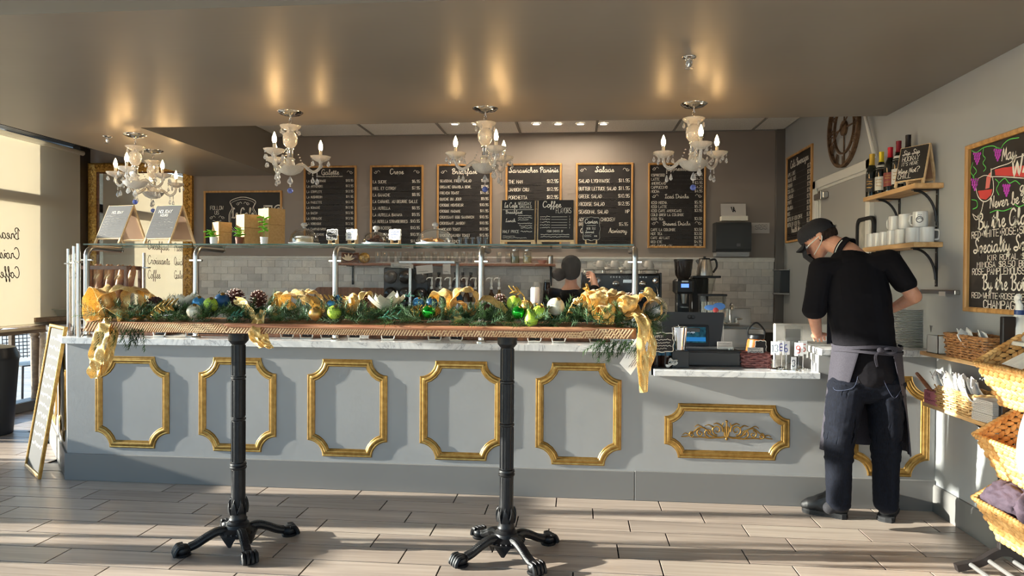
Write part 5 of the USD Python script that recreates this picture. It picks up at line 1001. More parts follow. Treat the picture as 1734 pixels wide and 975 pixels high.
# ---------------------------------------------------------------- on the marble behind the glass
m_dwood = noisy('dark_walnut', S(84, 48, 28), S(120, 74, 46), scale=(30, 30, 4), rough=.45)
bk = onY(184, 470, 4.95); bt = thing('bread_rack', 'dark wooden rack for baguettes behind the glass at the left end of the counter', 'bread rack', (bk[0], 4.95, ZC))
RW, RH = .20, .505
part(bt, 'top_rail', [bx(-RW, RW, -.09, -.075, RH - .03, RH, .003), bx(-RW, RW, .075, .09, RH - .03, RH, .003), bx(-RW, -RW + .015, -.09, .09, RH - .03, RH, .003), bx(RW - .015, RW, -.09, .09, RH - .03, RH, .003)], m_dwood, False)
part(bt, 'floor_board', bx(-RW, RW, -.09, .09, 0, .02, .003), m_dwood, False)
for sx in (-1, 1):
    for sy in (-1, 1): part(bt, 'upright', bx(sx * RW - .012, sx * RW + .012, sy * .082 - .01, sy * .082 + .01, .02, RH, .003), m_dwood, False)
m_bag = noisy('baguette_crust', S(128, 70, 30), S(186, 126, 68), scale=(25, 25, 12), rough=.6, bump=.002)
bg = None
for i in range(9):
    L = .50; pr_ = [(0, 0), (.014, .008), (.025, .05), (.028, .15), (.028, .36), (.024, .45), (.013, .49), (0, L)]
    lean = 4 + 1.6 * i; m = M4((bk[0] - .15 + i * .032, 4.95 + (.035 if i % 2 else -.035), ZC + .024), ry=lean - 4, rx=3 if i % 2 else -3)
    lab = f'baguette standing in the dark wooden bread rack, {ORD[i]} from the left'
    if bg is None:
        bg = thing('baguette', lab, 'baguette', m=m, group='baguettes in the rack'); part(bg, 'loaf', lathe(pr_, 14, flute=lambda g, z: 1 + .04 * np.sin(z * 70 + g)), m_bag)
        part(bg, 'score_mark', [xf(sph((0, 0, 0), .02, 1, (.35, .3, 1.3)), (0, -.022, z), ry=28) for z in (.1, .2, .3, .4)], plain('pale_crumb', S(226, 190, 140), .8))
    else: dup(bg, lab, m=m)
# serving boards with pastries and little label holders, seen under the table top
for i, px in enumerate((235, 385, 520, 690, 840, 970)):
    p = onY(px, 580, 4.72); sb = single('serving_board', f'dark wooden serving board under the glass, {["first","second","third","fourth","fifth","sixth"][i]} from the left', 'serving board', bx(-.25, .25, -.13, .13, 0, .02, .004), m_dwood, (p[0], 4.74, ZC + .0005), group='serving boards behind the glass', smooth=False)
    for k in range(4):
        lab = f'{ORD[k]} pastry from the left on the {ORD[i]} serving board from the left'
        pt = thing('pastry', lab, 'pastry', (p[0] - .17 + k * .115, 4.74 + (.03 if k % 2 else -.03), ZC + .021), group='pastries on the serving boards'); croissant((0, 0, 0), .045, 40 * k, m_bread if (i + k) % 3 else m_creamy, pt, 'dough')
lh = None
for i, px in enumerate((270, 325, 486, 519, 554, 600, 657, 736, 772, 905, 946, 1010)):
    p = onY(px, 578, 4.54); lab = f'small white label holder on the marble, {["first","second","third","fourth","fifth","sixth","seventh","eighth","ninth","tenth","eleventh","twelfth"][i]} from the left'
    if lh is None:
        lh = thing('label_holder', lab, 'label holder', (p[0], 4.54, ZC + .0005), group='label holders'); part(lh, 'clip', [bx(-.04, .04, -.012, .012, 0, .008, .003), tube(smoothcurve([(-.04, 0, .004), (-.045, 0, .03), (-.034, 0, .045)], 4), .004, 6), tube(smoothcurve([(.04, 0, .004), (.045, 0, .03), (.034, 0, .045)], 4), .004, 6)], m_white); part(lh, 'label', app(bx(-.034, .034, 0, .045, -.001, .001, 0), frameM((0, .004, .012), (1, 0, 0), (0, .3, .95), (0, -.95, .3))), m_slate, False); part(lh, 'lettering', app(write('Pastry', -.026, .016, .012, 'c', fit=.05, z=.0015), frameM((0, .004, .012), (1, 0, 0), (0, .3, .95), (0, -.95, .3))), m_chalk, False)
    else: dup(lh, lab, (p[0], 4.54, ZC + .0005))
# ================================================================== the kitchen behind: tiles, counter, machines
KY = YB - .012; BC = .965                       # back counter height
zt1 = onY(1250, 443, YB)[2]
tm = []
for i, (a, b) in enumerate(((S(208, 202, 194), S(196, 190, 183)), (S(218, 212, 203), S(208, 202, 194)), (S(192, 185, 178), S(178, 172, 165)), (S(158, 152, 146), S(184, 178, 171)), (S(212, 204, 192), S(198, 190, 180)))):
    tm.append(noisy(f'marble_tile_{"abcde"[i]}', a, b, scale=9, rough=.3, detail=7, dist=1.5, pos=True))
bs = struct_x('wall_backsplash')
part(bs, 'grout', bx(onY(330, 480, YB)[0], XR - .08, YB - .006, YB - .0005, .9, zt1, 0), plain('pale_grout', S(170, 165, 158), .9), False)
TW, TH = .163, .0805; xs0 = onY(330, 480, YB)[0]; r_ = np.random.default_rng(11); left = []
k = 0
for j in range(9):
    z1 = zt1 - j * TH; x = xs0 - (TW / 2 if j % 2 else 0)
    while x < XR - .08:
        a, b = max(x, xs0), min(x + TW, XR - .08); x += TW
        if b - a < .02: continue
        m = bx(a + .0012, b - .0012, YB - .012, YB - .004, z1 - TH + .0012, z1 - .0012, .001)
        if j < 7 and k < 296: part(bs, 'tile', m, tm[int(r_.choice(5, p=(.32, .3, .14, .08, .16)))], False); k += 1
        else: left.append(m)
part(bs, 'lower_tiles', left, tm[0], False, kind='stuff')
struct('trim_2', prism_x(Polygon([(YB, zt1), (YB - .02, zt1), (YB - .022, zt1 + .02), (YB - .030, zt1 + .028), (YB - .030, zt1 + .042), (YB, zt1 + .045)]), xs0, XR - .076), tm[1], 30)
kx0 = onY(500, 500, 7.0)[0]
kc_ = thing('back_counter', 'dark back counter along the tiled wall under the coffee machines', 'counter')
part(kc_, 'cabinet', bx(kx0 - .6, XR - .005, 6.46, YB - .02, 0, BC - .035, .003), plain('dark_cabinet', S(62, 58, 55), .5), False); part(kc_, 'worktop', bx(kx0 - .62, XR - .005, 6.42, YB - .013, BC - .034, BC, .004), m_steel, False)
m_blk, m_blk2, m_gry = plain('black_plastic', S(24, 24, 26), .35), plain('soft_black', S(34, 33, 34), .55), plain('grey_plastic', S(88, 88, 90), .45)
# wooden wall shelf
a, b = onY(572, 447, 7.36), onY(940, 450, 7.36); sz = onY(760, 446, 7.36)[2]
ws = thing('wall_shelf', 'long brown wooden shelf of jars and glasses on the tiled wall', 'shelf')
m_shelf = wood('reddish_shelf_wood', S(120, 72, 46), S(158, 100, 66), 'x')
part(ws, 'plank', bx(a[0], b[0], 7.33, YB - .013, sz - .026, sz, .003), m_shelf, False)
for px in (590, 932): q = onY(px, 470, 7.4)[0]; part(ws, 'bracket', [bx(q - .012, q + .012, YB - .025, YB - .013, sz - .24, sz - .027, .002), bx(q - .012, q + .012, 7.36, YB - .02, sz - .036, sz - .027, .002)], m_blk, False)
gl0 = None; names = 0; r_ = np.random.default_rng(5)
for i, px in enumerate(np.r_[np.arange(640, 830, 12.0), 845, 860]):
    p = onY(px, 440, 7.44 - .05 * (i % 2)); lab = f'clear drinking glass on the brown wall shelf, {ORD[i]} from the left'
    if gl0 is None: gl0 = single('drinking_glass', lab, 'glass', lathe([(0, 0), (.028, 0), (.026, .02), (.036, .13), (.033, .13), (.023, .02), (0, .016)], 18), m_dome, (p[0], p[1], sz), group='glasses on the wall shelf')
    else: dup(gl0, lab, (p[0], p[1], sz))
gb0 = None
for i, px in enumerate((748, 762, 778, 792)):
    p = onY(px, 440, 7.385); lab = 'white paper cup stack among the glasses on the brown shelf'
for px, lab, c in ((872, 'tall glass jar of green dry herbs on the brown wall shelf', S(120, 116, 60)), (893, 'tall glass jar of pale pasta right of the herb jar', S(186, 168, 110))):
    p = onY(px, 440, 7.42); t = thing('storage_jar', lab, 'jar', (p[0], 7.42, sz)); part(t, 'jar', lathe([(0, 0), (.05, 0), (.052, .02), (.052, .12), (.04, .14), (.037, .14), (.048, .118), (.048, .022), (0, .006)], 24), m_dome); part(t, 'contents', lathe([(0, .007), (.046, .008), (.046, .08), (0, .09)], 20), noisy('jar_fill_%d' % px, c, tuple(np.array(c) * .6), scale=90, rough=.9)); part(t, 'lid', lathe([(0, .14), (.042, .14), (.042, .155), (.01, .16), (0, .17)], 20), m_steel)
p = onY(918, 440, 7.42); t = thing('bowl', 'small pinkish bowl beside the steel shaker on the shelf', 'bowl', (p[0], 7.42, sz)); part(t, 'shell', lathe([(0, 0), (.03, 0), (.055, .04), (.052, .04), (.028, .006), (0, .006)], 24), plain('pink_ceramic', S(190, 150, 140), .4))
p = onY(932, 440, 7.42); t = thing('shaker', 'small steel shaker at the right end of the brown wall shelf', 'shaker', (p[0], 7.42, sz)); part(t, 'can', lathe([(0, 0), (.03, 0), (.03, .08), (0, .08)], 24), m_steel); part(t, 'cap', lathe([(0, .08), (.032, .08), (.030, .095), (0, .1)], 24), m_chrome)
p = onY(592, 437, 7.40); t = thing('leaf_tray', 'framed tray of pale leaves leaning at the left end of the brown wall shelf', 'picture', (p[0], 7.40, sz)); part(t, 'frame', app(rails(.20, .115, .012, .015), frameM((0, .02, .06), (1, 0, 0), (0, .2, .98), (0, -.98, .2))), m_dwood, 25); part(t, 'backing', app(bx(-.094, .094, -.05, .05, 0, .004, 0), frameM((0, .02, .06), (1, 0, 0), (0, .2, .98), (0, -.98, .2))), m_choc, False)
for k in range(5): part(t, 'leaf', app(petal(Dv(-.02, -.03, .006), Dv(math.cos(.3 + k * .6), math.sin(.3 + k * .6), .1), .08, .012, .004), frameM((0, .02, .06), (1, 0, 0), (0, .2, .98), (0, -.98, .2))), m_creamy, 40)
p = onY(617, 437, 7.42); t = thing('snack_bag', 'crumpled golden bag on the brown shelf between the leaf tray and the glasses', 'bag', (p[0], 7.42, sz)); part(t, 'pouch', xf(sph((0, 0, .06), .06, 3, (1.1, .6, 1.0)), (0, 0, 0)), noisy('gold_foil', S(120, 90, 40), S(196, 156, 80), scale=50, rough=.35, metal=.5, bump=.004))
# ticket rail and notes
a, b = onY(676, 443, 6.6), onY(771, 443, 6.6); tr = thing('ticket_rail', 'steel order rail with paper notes hanging in front of the brown shelf', 'rail')
rz_ = a[2]; part(tr, 'rail', [bx(a[0], b[0], 6.58, 6.62, rz_ - .018, rz_ + .01, .004), bx(a[0], b[0], 6.60, 6.95, rz_ + .002, rz_ + .012, .002)], m_steel, False); part(tr, 'support', [bx(a[0] + .02, a[0] + .05, 6.9, 6.95, BC, rz_ + .002, .002), bx(b[0] - .05, b[0] - .02, 6.9, 6.95, BC, rz_ + .002, .002)], m_steel, False)
m_paper = plain('note_paper', S(196, 190, 184), .8)
for i, (x0, y0, x1, y1, ry) in enumerate(((680, 447, 700, 454, 3), (705, 449, 733, 463, -6), (750, 447, 763, 464, 0))):
    c, d = onY(x0, y0, 6.575), onY(x1, y1, 6.575); t = thing('note', ['small white note at the left end of the order rail', 'tilted white note in the middle of the order rail', 'upright white note at the right end of the order rail'][i], 'paper note', m=M4(((c[0] + d[0]) / 2, 6.572, (c[2] + d[2]) / 2), ry=ry), group='notes on the order rail')
    W_, H_ = d[0] - c[0], c[2] - d[2]; part(t, 'sheet', bx(-W_ / 2, W_ / 2, -.001, .001, -H_ / 2, H_ / 2, 0), m_paper, False); part(t, 'print', app(scribble(-W_ * .4, W_ * .2, -H_ * .3, .01, i), frameM((0, -.0012, 0), (1, 0, 0), (0, 0, 1), (0, -1, 0))), plain('print_ink_%d' % i, S(70, 66, 64), .8), False)
# bean dispenser with nine round drums
c0 = onY(685, 480, 7.0); bd = thing('bean_dispenser', 'black dispenser of stacked round drums on the back counter', 'dispenser', (c0[0], 7.15, BC))
part(bd, 'cabinet', bx(-.24, .24, -.10, .12, 0, .56, .01), m_blk, False)
for i in range(3):
    for j in range(3):
        x, z = -.16 + i * .16, .10 + j * .18
        d_ = part(bd, 'drum', xf(lathe([(0, 0), (.068, 0), (.072, .02), (.066, .05), (.045, .075), (0, .085)], 24), (x, -.10, z), rx=90), plain('smoked_drum_%d%d' % (i, j), S(40, 36, 34) if (i + j) % 2 else S(62, 58, 55), .15))
        part(d_, 'rim', xf(lathe([(.066, 0), (.076, 0), (.076, .014), (.066, .014)], 24), (x, -.10, z), rx=90), m_blk2)
c1 = onY(668, 459, 7.0); t = thing('label_box', 'white box with printed lines on top of the black drum dispenser', 'box', (c1[0], 7.16, BC + .561)); part(t, 'carton', bx(-.075, .075, -.04, .04, 0, .045, .002), m_paper, False); part(t, 'print', app(join([write('HOT', -.06, .022, .012), scribble(-.06, .05, .008, .010, 3)]), frameM((0, -.0402, 0), (1, 0, 0), (0, 0, 1), (0, -1, 0))), m_blk, False)
# cutting boards leaning on the tiles
for i, (x0, x1, y0, lab) in enumerate(((541, 566, 486, 'rounded brown chopping board leaning on the tiles behind the glass post'), (600, 630, 487, 'striped wooden chopping board leaning on the tiles right of the glass post'))):
    a, b = onY(x0, y0, 7.4), onY(x1 + 30, y0, 7.4); P = rrect(-.27, .27, 0, a[2] - BC, .05) if i == 0 else rrect(-.13, .13, 0, a[2] - BC, .02)
    single('chopping_board', lab, 'chopping board', app(prism(P, .02), frameM(((a[0] + b[0]) / 2, 7.44, BC), (1, 0, 0), (0, .15, .99), (0, -.99, .15))), noisy('board_wood_%d' % i, S(112, 72, 48), S(150, 104, 74), scale=(30, 30, 4), rough=.5))
t0 = onY(640, 505, 7.1); 
# syrup bottles with pumps
m_pump = plain('pump_plastic', S(226, 223, 218), .35)
def syrup_parts(t, c, pump=True):
    part(t, 'bottle', lathe([(0, 0), (.036, 0), (.038, .01), (.038, .20), (.030, .235), (.014, .27), (.013, .30), (0, .30)], 20), plain('syrup_%d' % int(sum(c) * 997), c, .12, 0.0, transmission_weight=.35))
    part(t, 'label', lathe([(.0385, .06), (.0386, .061), (.0386, .16), (.0385, .161)], 20), m_paper)
    if pump: part(t, 'pump', [lathe([(0, .295), (.016, .295), (.016, .32), (.007, .325), (.007, .40), (.012, .405), (.012, .42), (0, .42)], 14), tube(smoothcurve([(0, 0, .413), (-.03, -.01, .414), (-.05, -.015, .405), (-.055, -.016, .39)], 4), .006, 8), lathe([(0, .325), (.011, .335), (.013, .36), (.006, .39), (0, .39)], 12)], m_pump)
    else: part(t, 'cap', lathe([(0, .298), (.016, .298), (.016, .325), (0, .326)], 14), m_blk)
zb = BC + .04
cols = [S(90, 60, 40), S(140, 110, 60), S(70, 50, 44), S(110, 80, 60)]; proto = {}
ordn = ['first', 'second', 'third', 'fourth', 'fifth', 'sixth', 'seventh', 'eighth']
for i, px in enumerate((731, 746, 762, 777, 790, 805, 832, 845)):
    p = onY(px, 500, 7.05); lab = f'syrup bottle with a pale pump on the back counter, {ordn[i]} pump from the left'; c = i % 2
    if c not in proto: t = proto[c] = thing('syrup_bottle', lab, 'syrup bottle', (p[0], 7.05, zb), 12, 'syrup bottles with pumps'); syrup_parts(t, cols[c])
    else: dup(proto[c], lab, (p[0], 7.05, zb), 12)
sb0 = None
for i, px in enumerate((743, 771, 783.5, 797)):
    p = onY(px, 500, 7.25); lab = f'capped dark bottle behind the pump bottles, {ordn[i]} from the left'
    if sb0 is None: sb0 = thing('spare_bottle', lab, 'syrup bottle', (p[0], 7.25, zb + .15), 0, 'capped bottles behind the pumps'); syrup_parts(sb0, cols[2], False)
    else: dup(sb0, lab, (p[0], 7.25, zb + .15))
sr_ = onY(788, 500, 7.15); st_ = thing('bottle_riser', 'low two-step stand under the syrup bottles', 'stand', (sr_[0], 7.05, BC)); part(st_, 'lower_step', bx(-.45, .45, -.06, .10, 0, .0395, .002), m_blk2, False); part(st_, 'upper_step', bx(-.45, .45, .12, .28, 0, .1895, .002), m_blk2, False)
# cups
def cupstack(px, label, n, mat, Y=7.0, r=.042, base=BC, dz=.028):
    p = onY(px, 500, Y); t = thing('cup_stack', label, 'cup stack', (p[0], Y, base))
    for i in range(n): part(t, 'cup', xf(lathe([(0, .105), (r * .7, .105), (r, 0), (r * 1.06, 0), (r * 1.06, .006), (r, .006), (r * .74, .108), (0, .109)], 20), (0, 0, i * dz)), mat)
cupstack(909, 'tall stack of white paper cups on the back counter left of the barista', 12, plain('white_paper_cup', S(208, 204, 198), .6)); cupstack(926, 'tall stack of clear plastic cups right of the paper cups', 13, m_dome, 7.05)
ck_ = onY(919, 505, 6.95); single('cup_tray', 'black tray holding the two cup stacks on the back counter', 'tray', [bx(-.11, .11, -.03, -.0, 0, .09, .004), bx(-.11, .11, .18, .19, 0, .12, .004)], m_blk, (ck_[0], 6.93, BC), smooth=False)
cupstack(945, 'short stack of white cups behind the hair bun of the barista', 6, plain('white_cup_b', S(190, 186, 182), .5), 7.1, .05)
# espresso machine
e0, e1 = onY(985, 470, 6.75), onY(1119, 470, 6.75); ex = (e0[0] + e1[0]) / 2; ew = (e1[0] - e0[0]) / 2; et = onY(1050, 463, 6.75)[2] - BC
em = thing('espresso_machine', 'black espresso machine with chrome group heads on the back counter', 'espresso machine', (ex, 6.98, BC))
part(em, 'upper_body', bx(-ew, ew, -.24, .22, et - .20, et, .02), m_blk, 30); part(em, 'back_body', bx(-ew + .02, ew - .02, .0, .22, .02, et - .20, .01), m_blk2, False); part(em, 'drip_tray', bx(-ew + .01, ew - .01, -.24, .2, .015, .07, .006), m_steel, False); part(em, 'feet', [cyl(sx * (ew - .06), sy, 0, .016, .02) for sx in (-1, 1) for sy in (-.18, .16)], m_blk)
part(em, 'side_panel', [bx(-ew - .006, -ew + .012, -.25, .23, .03, et + .01, .006), bx(ew - .012, ew + .006, -.25, .23, .03, et + .01, .006)], m_blk, False); part(em, 'cup_rail', [tube([(-ew + .02, -.23, et + .035), (ew - .02, -.23, et + .035)], .005, 8)] + [tube([(x, -.23, et), (x, -.23, et + .035)], .004, 6) for x in np.linspace(-ew + .03, ew - .03, 5)], m_chrome)
for px in (1043, 1088):
    x = onY(px, 478, 6.74)[0] - ex; g_ = part(em, 'group_head', [xf(lathe([(0, -.07), (.035, -.07), (.045, -.05), (.045, 0), (.03, .03), (0, .03)], 24), (x, -.20, et - .17)), xf(sph((0, 0, 0), .04, 2, (1, .7, .8)), (x, -.255, et - .10))], m_chrome); part(g_, 'portafilter_handle', [tube([(x, -.22, et - .23), (x + .01, -.36, et - .25)], [.012, .016], 10)], m_blk); part(g_, 'spout', [tube(smoothcurve([(x, -.22, et - .24), (x - .015, -.22, et - .27)], 3), .008, 6), tube(smoothcurve([(x, -.22, et - .24), (x + .015, -.22, et - .27)], 3), .008, 6)], m_chrome)
    part(em, 'button', [xf(lathe([(0, 0), (.008, 0), (.008, .004), (0, .005)], 10), (x - .05 + k * .028, -.241, et - .035), rx=90) for k in range(4)], m_steel)
for px in (1012, 1110): x = onY(px, 474, 6.74)[0] - ex; part(em, 'steam_knob', xf(lathe([(0, 0), (.028, 0), (.03, .02), (.02, .03), (0, .032)], 20, flute=scallop(10, .08)), (x, -.242, et - .07), rx=90), m_chrome); part(em, 'steam_wand', tube(smoothcurve([(x, -.25, et - .12), (x + .02, -.30, et - .2), (x + .02, -.28, .14)], 5), .006, 8), m_chrome)
part(em, 'display', bx(.02, .14, -.2405, -.2395, et - .09, et - .06, 0), m_steel, False)
m_wcup = plain('white_porcelain', S(206, 200, 192), .25)
def cup_mesh(r, h): return join([lathe([(0, 0), (r * .55, 0), (r * .6, .005), (r * .9, h * .5), (r, h), (r * .94, h), (r * .82, h * .5), (r * .5, .01), (0, .008)], 22), tube(smoothcurve([(r * .9, 0, h * .8), (r * 1.35, 0, h * .75), (r * 1.3, 0, h * .35), (r * .8, 0, h * .3)], 5), .006, 7)])
cp = None
for i, (px, dz) in enumerate(((1017, 0), (1041, 0), (1064, 0), (1101, 0), (1017, 1), (1041, 1), (1064, 1), (1098, 1), (1029, 0), (1053, 0))):
    Y = 6.80 if i < 8 else 7.0; p = onY(px, 455, Y); z = BC + et + (.0 if not dz else .062); lab = f'upturned white cup on the espresso machine, {ORD[i if i < 4 else i - 8]} in the {"front" if i < 4 else "rear"} row' if i < 4 or i > 7 else f'white cup stacked on another on the espresso machine, {ORD[i - 4]} from the left'
    m = M4((p[0], Y, z + .065), rx=180, rz=200) if True else None
    if cp is None: cp = single('coffee_cup', lab, 'cup', cup_mesh(.058, .065), m_wcup, m=m, group='cups on the espresso machine')
    else: dup(cp, lab, m=m)
# grinder
p = onY(1159, 490, 6.5); gz = onY(1159, 438, 6.5)[2] - BC
gr_ = thing('coffee_grinder', 'tall black coffee grinder with a blue lit display', 'coffee grinder', (p[0], 6.58, BC))
part(gr_, 'stand', [bx(-.07, .07, -.10, .12, 0, .04, .008), bx(-.06, .06, 0, .11, .04, gz - .19, .01)], m_blk, False); part(gr_, 'head', bx(-.085, .085, -.11, .12, gz - .33, gz - .19, .02), m_blk, 30); part(gr_, 'hopper', lathe([(0, gz - .19), (.05, gz - .19), (.075, gz - .15), (.088, gz - .02), (.08, gz - .02), (.07, gz - .14), (0, gz - .17)], 24), plain('smoked_hopper', S(60, 52, 48), .1, 0.0, transmission_weight=.5)); part(gr_, 'hopper_lid', lathe([(0, gz - .02), (.09, gz - .02), (.09, gz - .004), (0, gz)], 24), m_blk)
part(gr_, 'display', bx(-.035, .035, -.1125, -.111, gz - .27, gz - .235, 0), glow('blue_display', (.12, .25, 1.0), 2.2), False); part(gr_, 'brand_plate', bx(-.03, .03, -.112, -.110, gz - .22, gz - .205, 0), m_steel, False); part(gr_, 'spout', [lathe([(0, gz - .42), (.022, gz - .42), (.034, gz - .33), (0, gz - .33)], 16, (0, -.06)), bx(-.035, .035, -.1, -.02, gz - .46, gz - .45, .003)], m_steel)
# kettle on brewer
p = onY(1194, 470, 6.7); bz = onY(1194, 467, 6.7)[2] - BC
br = thing('coffee_brewer', 'black coffee brewer with a clear basket, carrying a steel jug', 'coffee brewer', (p[0], 6.75, BC)); part(br, 'base', bx(-.12, .10, -.15, .12, 0, .05, .01), m_blk, False); part(br, 'tower', bx(-.12, .04, -.02, .12, .05, bz - .02, .01), m_blk2, False); part(br, 'top_plate', bx(-.13, .13, -.15, .13, bz - .02, bz, .004), m_blk, False); part(br, 'basket', lathe([(0, bz - .20), (.06, bz - .20), (.10, bz - .02), (.096, bz - .02), (.055, bz - .19), (0, bz - .19)], 20, (.0, -.06)), m_dome); part(br, 'switch', bx(-.02, .02, -.153, -.149, .015, .035, .002), m_steel, False)
kt = thing('kettle', 'brushed steel jug with black lid standing on the coffee brewer', 'kettle', (p[0] - .01, 6.68, BC + bz + .001)); part(kt, 'body', lathe([(0, 0), (.078, 0), (.08, .01), (.072, .07), (.058, .14), (.054, .155), (0, .155)], 28), m_steel); part(kt, 'lid', lathe([(0, .155), (.056, .155), (.05, .168), (.012, .172), (.012, .185), (0, .187)], 24), m_blk); part(kt, 'handle', tube(smoothcurve([(.05, -.0, .15), (.10, 0, .155), (.115, 0, .09), (.08, 0, .03)], 5), .01, 8), m_blk); part(kt, 'spout', tube([(-.05, 0, .12), (-.075, 0, .15)], [.018, .012], 8), m_steel)
# clear container with blue print
p = onY(1210, 525, 5.6); cz0 = 1.0; t = thing('straw_box', 'clear upright container with blue and red printed label beside the sink', 'container', (p[0], 5.7, onY(1210, 546, 5.6)[2])); part(t, 'box', [bx(-.10, .10, -.07, -.066, 0, .215, .001), bx(-.10, .10, .066, .07, 0, .215, .001), bx(-.10, -.096, -.066, .066, 0, .215, .001), bx(.096, .10, -.066, .066, 0, .215, .001)], m_dome, False); part(t, 'lid', bx(-.105, .105, -.075, .075, .212, .228, .004), m_blk, False)
lab_ = [xf(sph((0, 0, 0), 1, 2), s=(.045, .0015, .022), loc=(-.03, -.0715, .12)), xf(sph((0, 0, 0), 1, 2), s=(.05, .0015, .03), loc=(.04, -.0715, .13))]; part(t, 'blue_print', lab_, plain('blue_print', S(90, 140, 214), .6)); part(t, 'red_print', xf(sph((0, 0, 0), 1, 2), s=(.022, .002, .022), loc=(.015, -.072, .10)), plain('red_print', S(190, 70, 70), .6)); part(t, 'contents', [xf(cyl(0, 0, 0, .16, .004, 6), (-.08 + .016 * i, .01 * (i % 3), .004)) for i in range(11)], m_cardw)
zst = onY(1210, 546, 5.6)[2]
# hand sink and its counter
sx0, sx1 = onY(1213, 560, 5.75), onY(1282, 560, 5.75)
sk = thing('hand_sink', 'small steel hand sink with a low splashback behind the register', 'sink', ((sx0[0] + sx1[0]) / 2, 5.75, 0)); W_ = (sx1[0] - sx0[0]) / 2; zs = onY(1250, 556, 5.6)[2]
part(sk, 'basin', [bx(-W_, W_, -.2, -.18, zs - .15, zs, .006), bx(-W_, W_, .18, .2, zs - .15, zs, .006), bx(-W_, -W_ + .02, -.18, .18, zs - .15, zs, .006), bx(W_ - .02, W_, -.18, .18, zs - .15, zs, .006), bx(-W_, W_, -.2, .2, zs - .17, zs - .15, .004)], m_steel, False); part(sk, 'splashback', bx(-W_, W_, .2, .22, zs - .15, zs + .15, .005), m_steel, False); part(sk, 'cabinet', bx(-W_ + .01, W_ - .01, -.18, .18, 0, zs - .17, .004), m_blk2, False)
fa = thing('tap', 'curved chrome tap standing on the small steel sink', 'tap', ((sx0[0] + sx1[0]) / 2 - .02, 5.90, zs + .0)); part(fa, 'base', bx(-.075, .075, -.025, .025, 0, .03, .01), m_chrome); part(fa, 'spout', tube(smoothcurve([(0, 0, .03), (0, 0, .14), (0, -.03, .185), (0, -.08, .18), (0, -.095, .14)], 6), .011, 12), m_chrome)
for s in (-1, 1): part(fa, 'handle', [cyl(s * .055, 0, .03, .055, .013), bx(s * .055 - .01, s * .055 + .045 * s, -.008, .008, .055, .066, .003)], m_chrome)
cn_ = single('prep_counter', 'plain steel side counter left of the small sink, behind the register', 'counter', bx(sx0[0] - 1.0, sx0[0] - .004, 5.45, 6.05, 0, zst - .0008, .004), m_steel, smooth=False)
# low tiled splash wall right of the sink
struct('trim_3', bx(sx1[0] + .05, XR - .003, 5.42, 5.47, 0, onY(1330, 548, 5.42)[2], .004), tm[1], False)
# towel dispenser
a, b = onY(1213, 376, YB - .2), onY(1272, 434, YB - .2); t = thing('towel_dispenser', 'dark grey paper towel dispenser on the back wall right of the espresso menu', 'towel dispenser', ((a[0] + b[0]) / 2, YB - .001, b[2])); W_, H_ = (b[0] - a[0]) / 2, a[2] - b[2]
part(t, 'cover', prism_x(Polygon([(0, .05), (-.18, .05), (-.2, .08), (-.2, H_ - .04), (-.18, H_), (0, H_)]), -W_, W_), plain('charcoal_plastic', S(48, 50, 52), .4), 30); part(t, 'lower_tray', prism_x(Polygon([(0, .0), (-.15, .0), (-.17, .02), (-.17, .047), (0, .047)]), -W_ + .01, W_ - .01), plain('silver_plastic', S(150, 152, 154), .35), 30); part(t, 'emblem', app(bx(-.02, .02, -.015, .015, 0, .001, 0), frameM((.05, -.2005, .12), (1, 0, 0), (0, 0, 1), (0, -1, 0))), m_gry, False)
a, b = onY(1220, 345, YB - .12), onY(1262, 366, YB - .12); t = thing('card_sign', 'white folded card with a black emblem standing on the towel dispenser', 'sign', ((a[0] + b[0]) / 2, YB - .12, onY(1240, 374, YB - .12)[2])); W_ = (b[0] - a[0]) / 2; H_ = a[2] - onY(1240, 374, YB - .12)[2]
part(t, 'box', bx(-W_ * .95, W_ * 1.15, -.04, .06, 0, .05, .002), m_cardw, False); part(t, 'card', app(bx(-W_, W_, 0, H_ - .05, -.001, .001, 0), frameM((0, -.03, .05), (1, 0, 0), (0, .15, .99), (0, -.99, .15))), m_paper, False); part(t, 'print', app(join([write('V', -.02, .045, .05, w=.012, z=.002), write('A', .0, .045, .04, w=.01, z=.002)] + [scribble(-W_ * .7, W_ * .7, .02, .008, 1)]), frameM((0, -.03, .05), (1, 0, 0), (0, .15, .99), (0, -.99, .15))), m_blk, False)
a, b = onY(1273, 377, YB - .004), onY(1303, 395, YB - .004); t = thing('wall_notice', 'small white notice pinned to the back wall right of the towel dispenser', 'paper note', ((a[0] + b[0]) / 2, YB - .003, (a[2] + b[2]) / 2)); part(t, 'sheet', bx((a[0] - b[0]) / 2, (b[0] - a[0]) / 2, -.001, .001, (b[2] - a[2]) / 2, (a[2] - b[2]) / 2, 0), m_paper, False); part(t, 'print', [app(scribble(-.06, .07, y, .012, int(y * 1000)), frameM((0, -.0015, 0), (1, 0, 0), (0, 0, 1), (0, -1, 0))) for y in (.025, .005, -.018)], m_gry, False)
# dark wall dispenser on the right wall
a, b = onX(1337, 456, XR), onX(1322, 498, XR); t = thing('soap_dispenser', 'narrow dark dispenser with steel ends on the right kitchen wall', 'soap dispenser', (XR + .014, (a[1] + b[1]) / 2, 0)); part(t, 'body', bx(-.10, 0, -.11, .11, b[2] + .02, a[2] - .01, .006), plain('charcoal_b', S(50, 54, 58), .35), False); part(t, 'bracket', bx(-.11, 0, -.12, .12, b[2], b[2] + .018, .004), m_steel, False); part(t, 'bracket', bx(-.11, 0, -.12, .12, a[2] - .009, a[2], .004), m_steel, False)
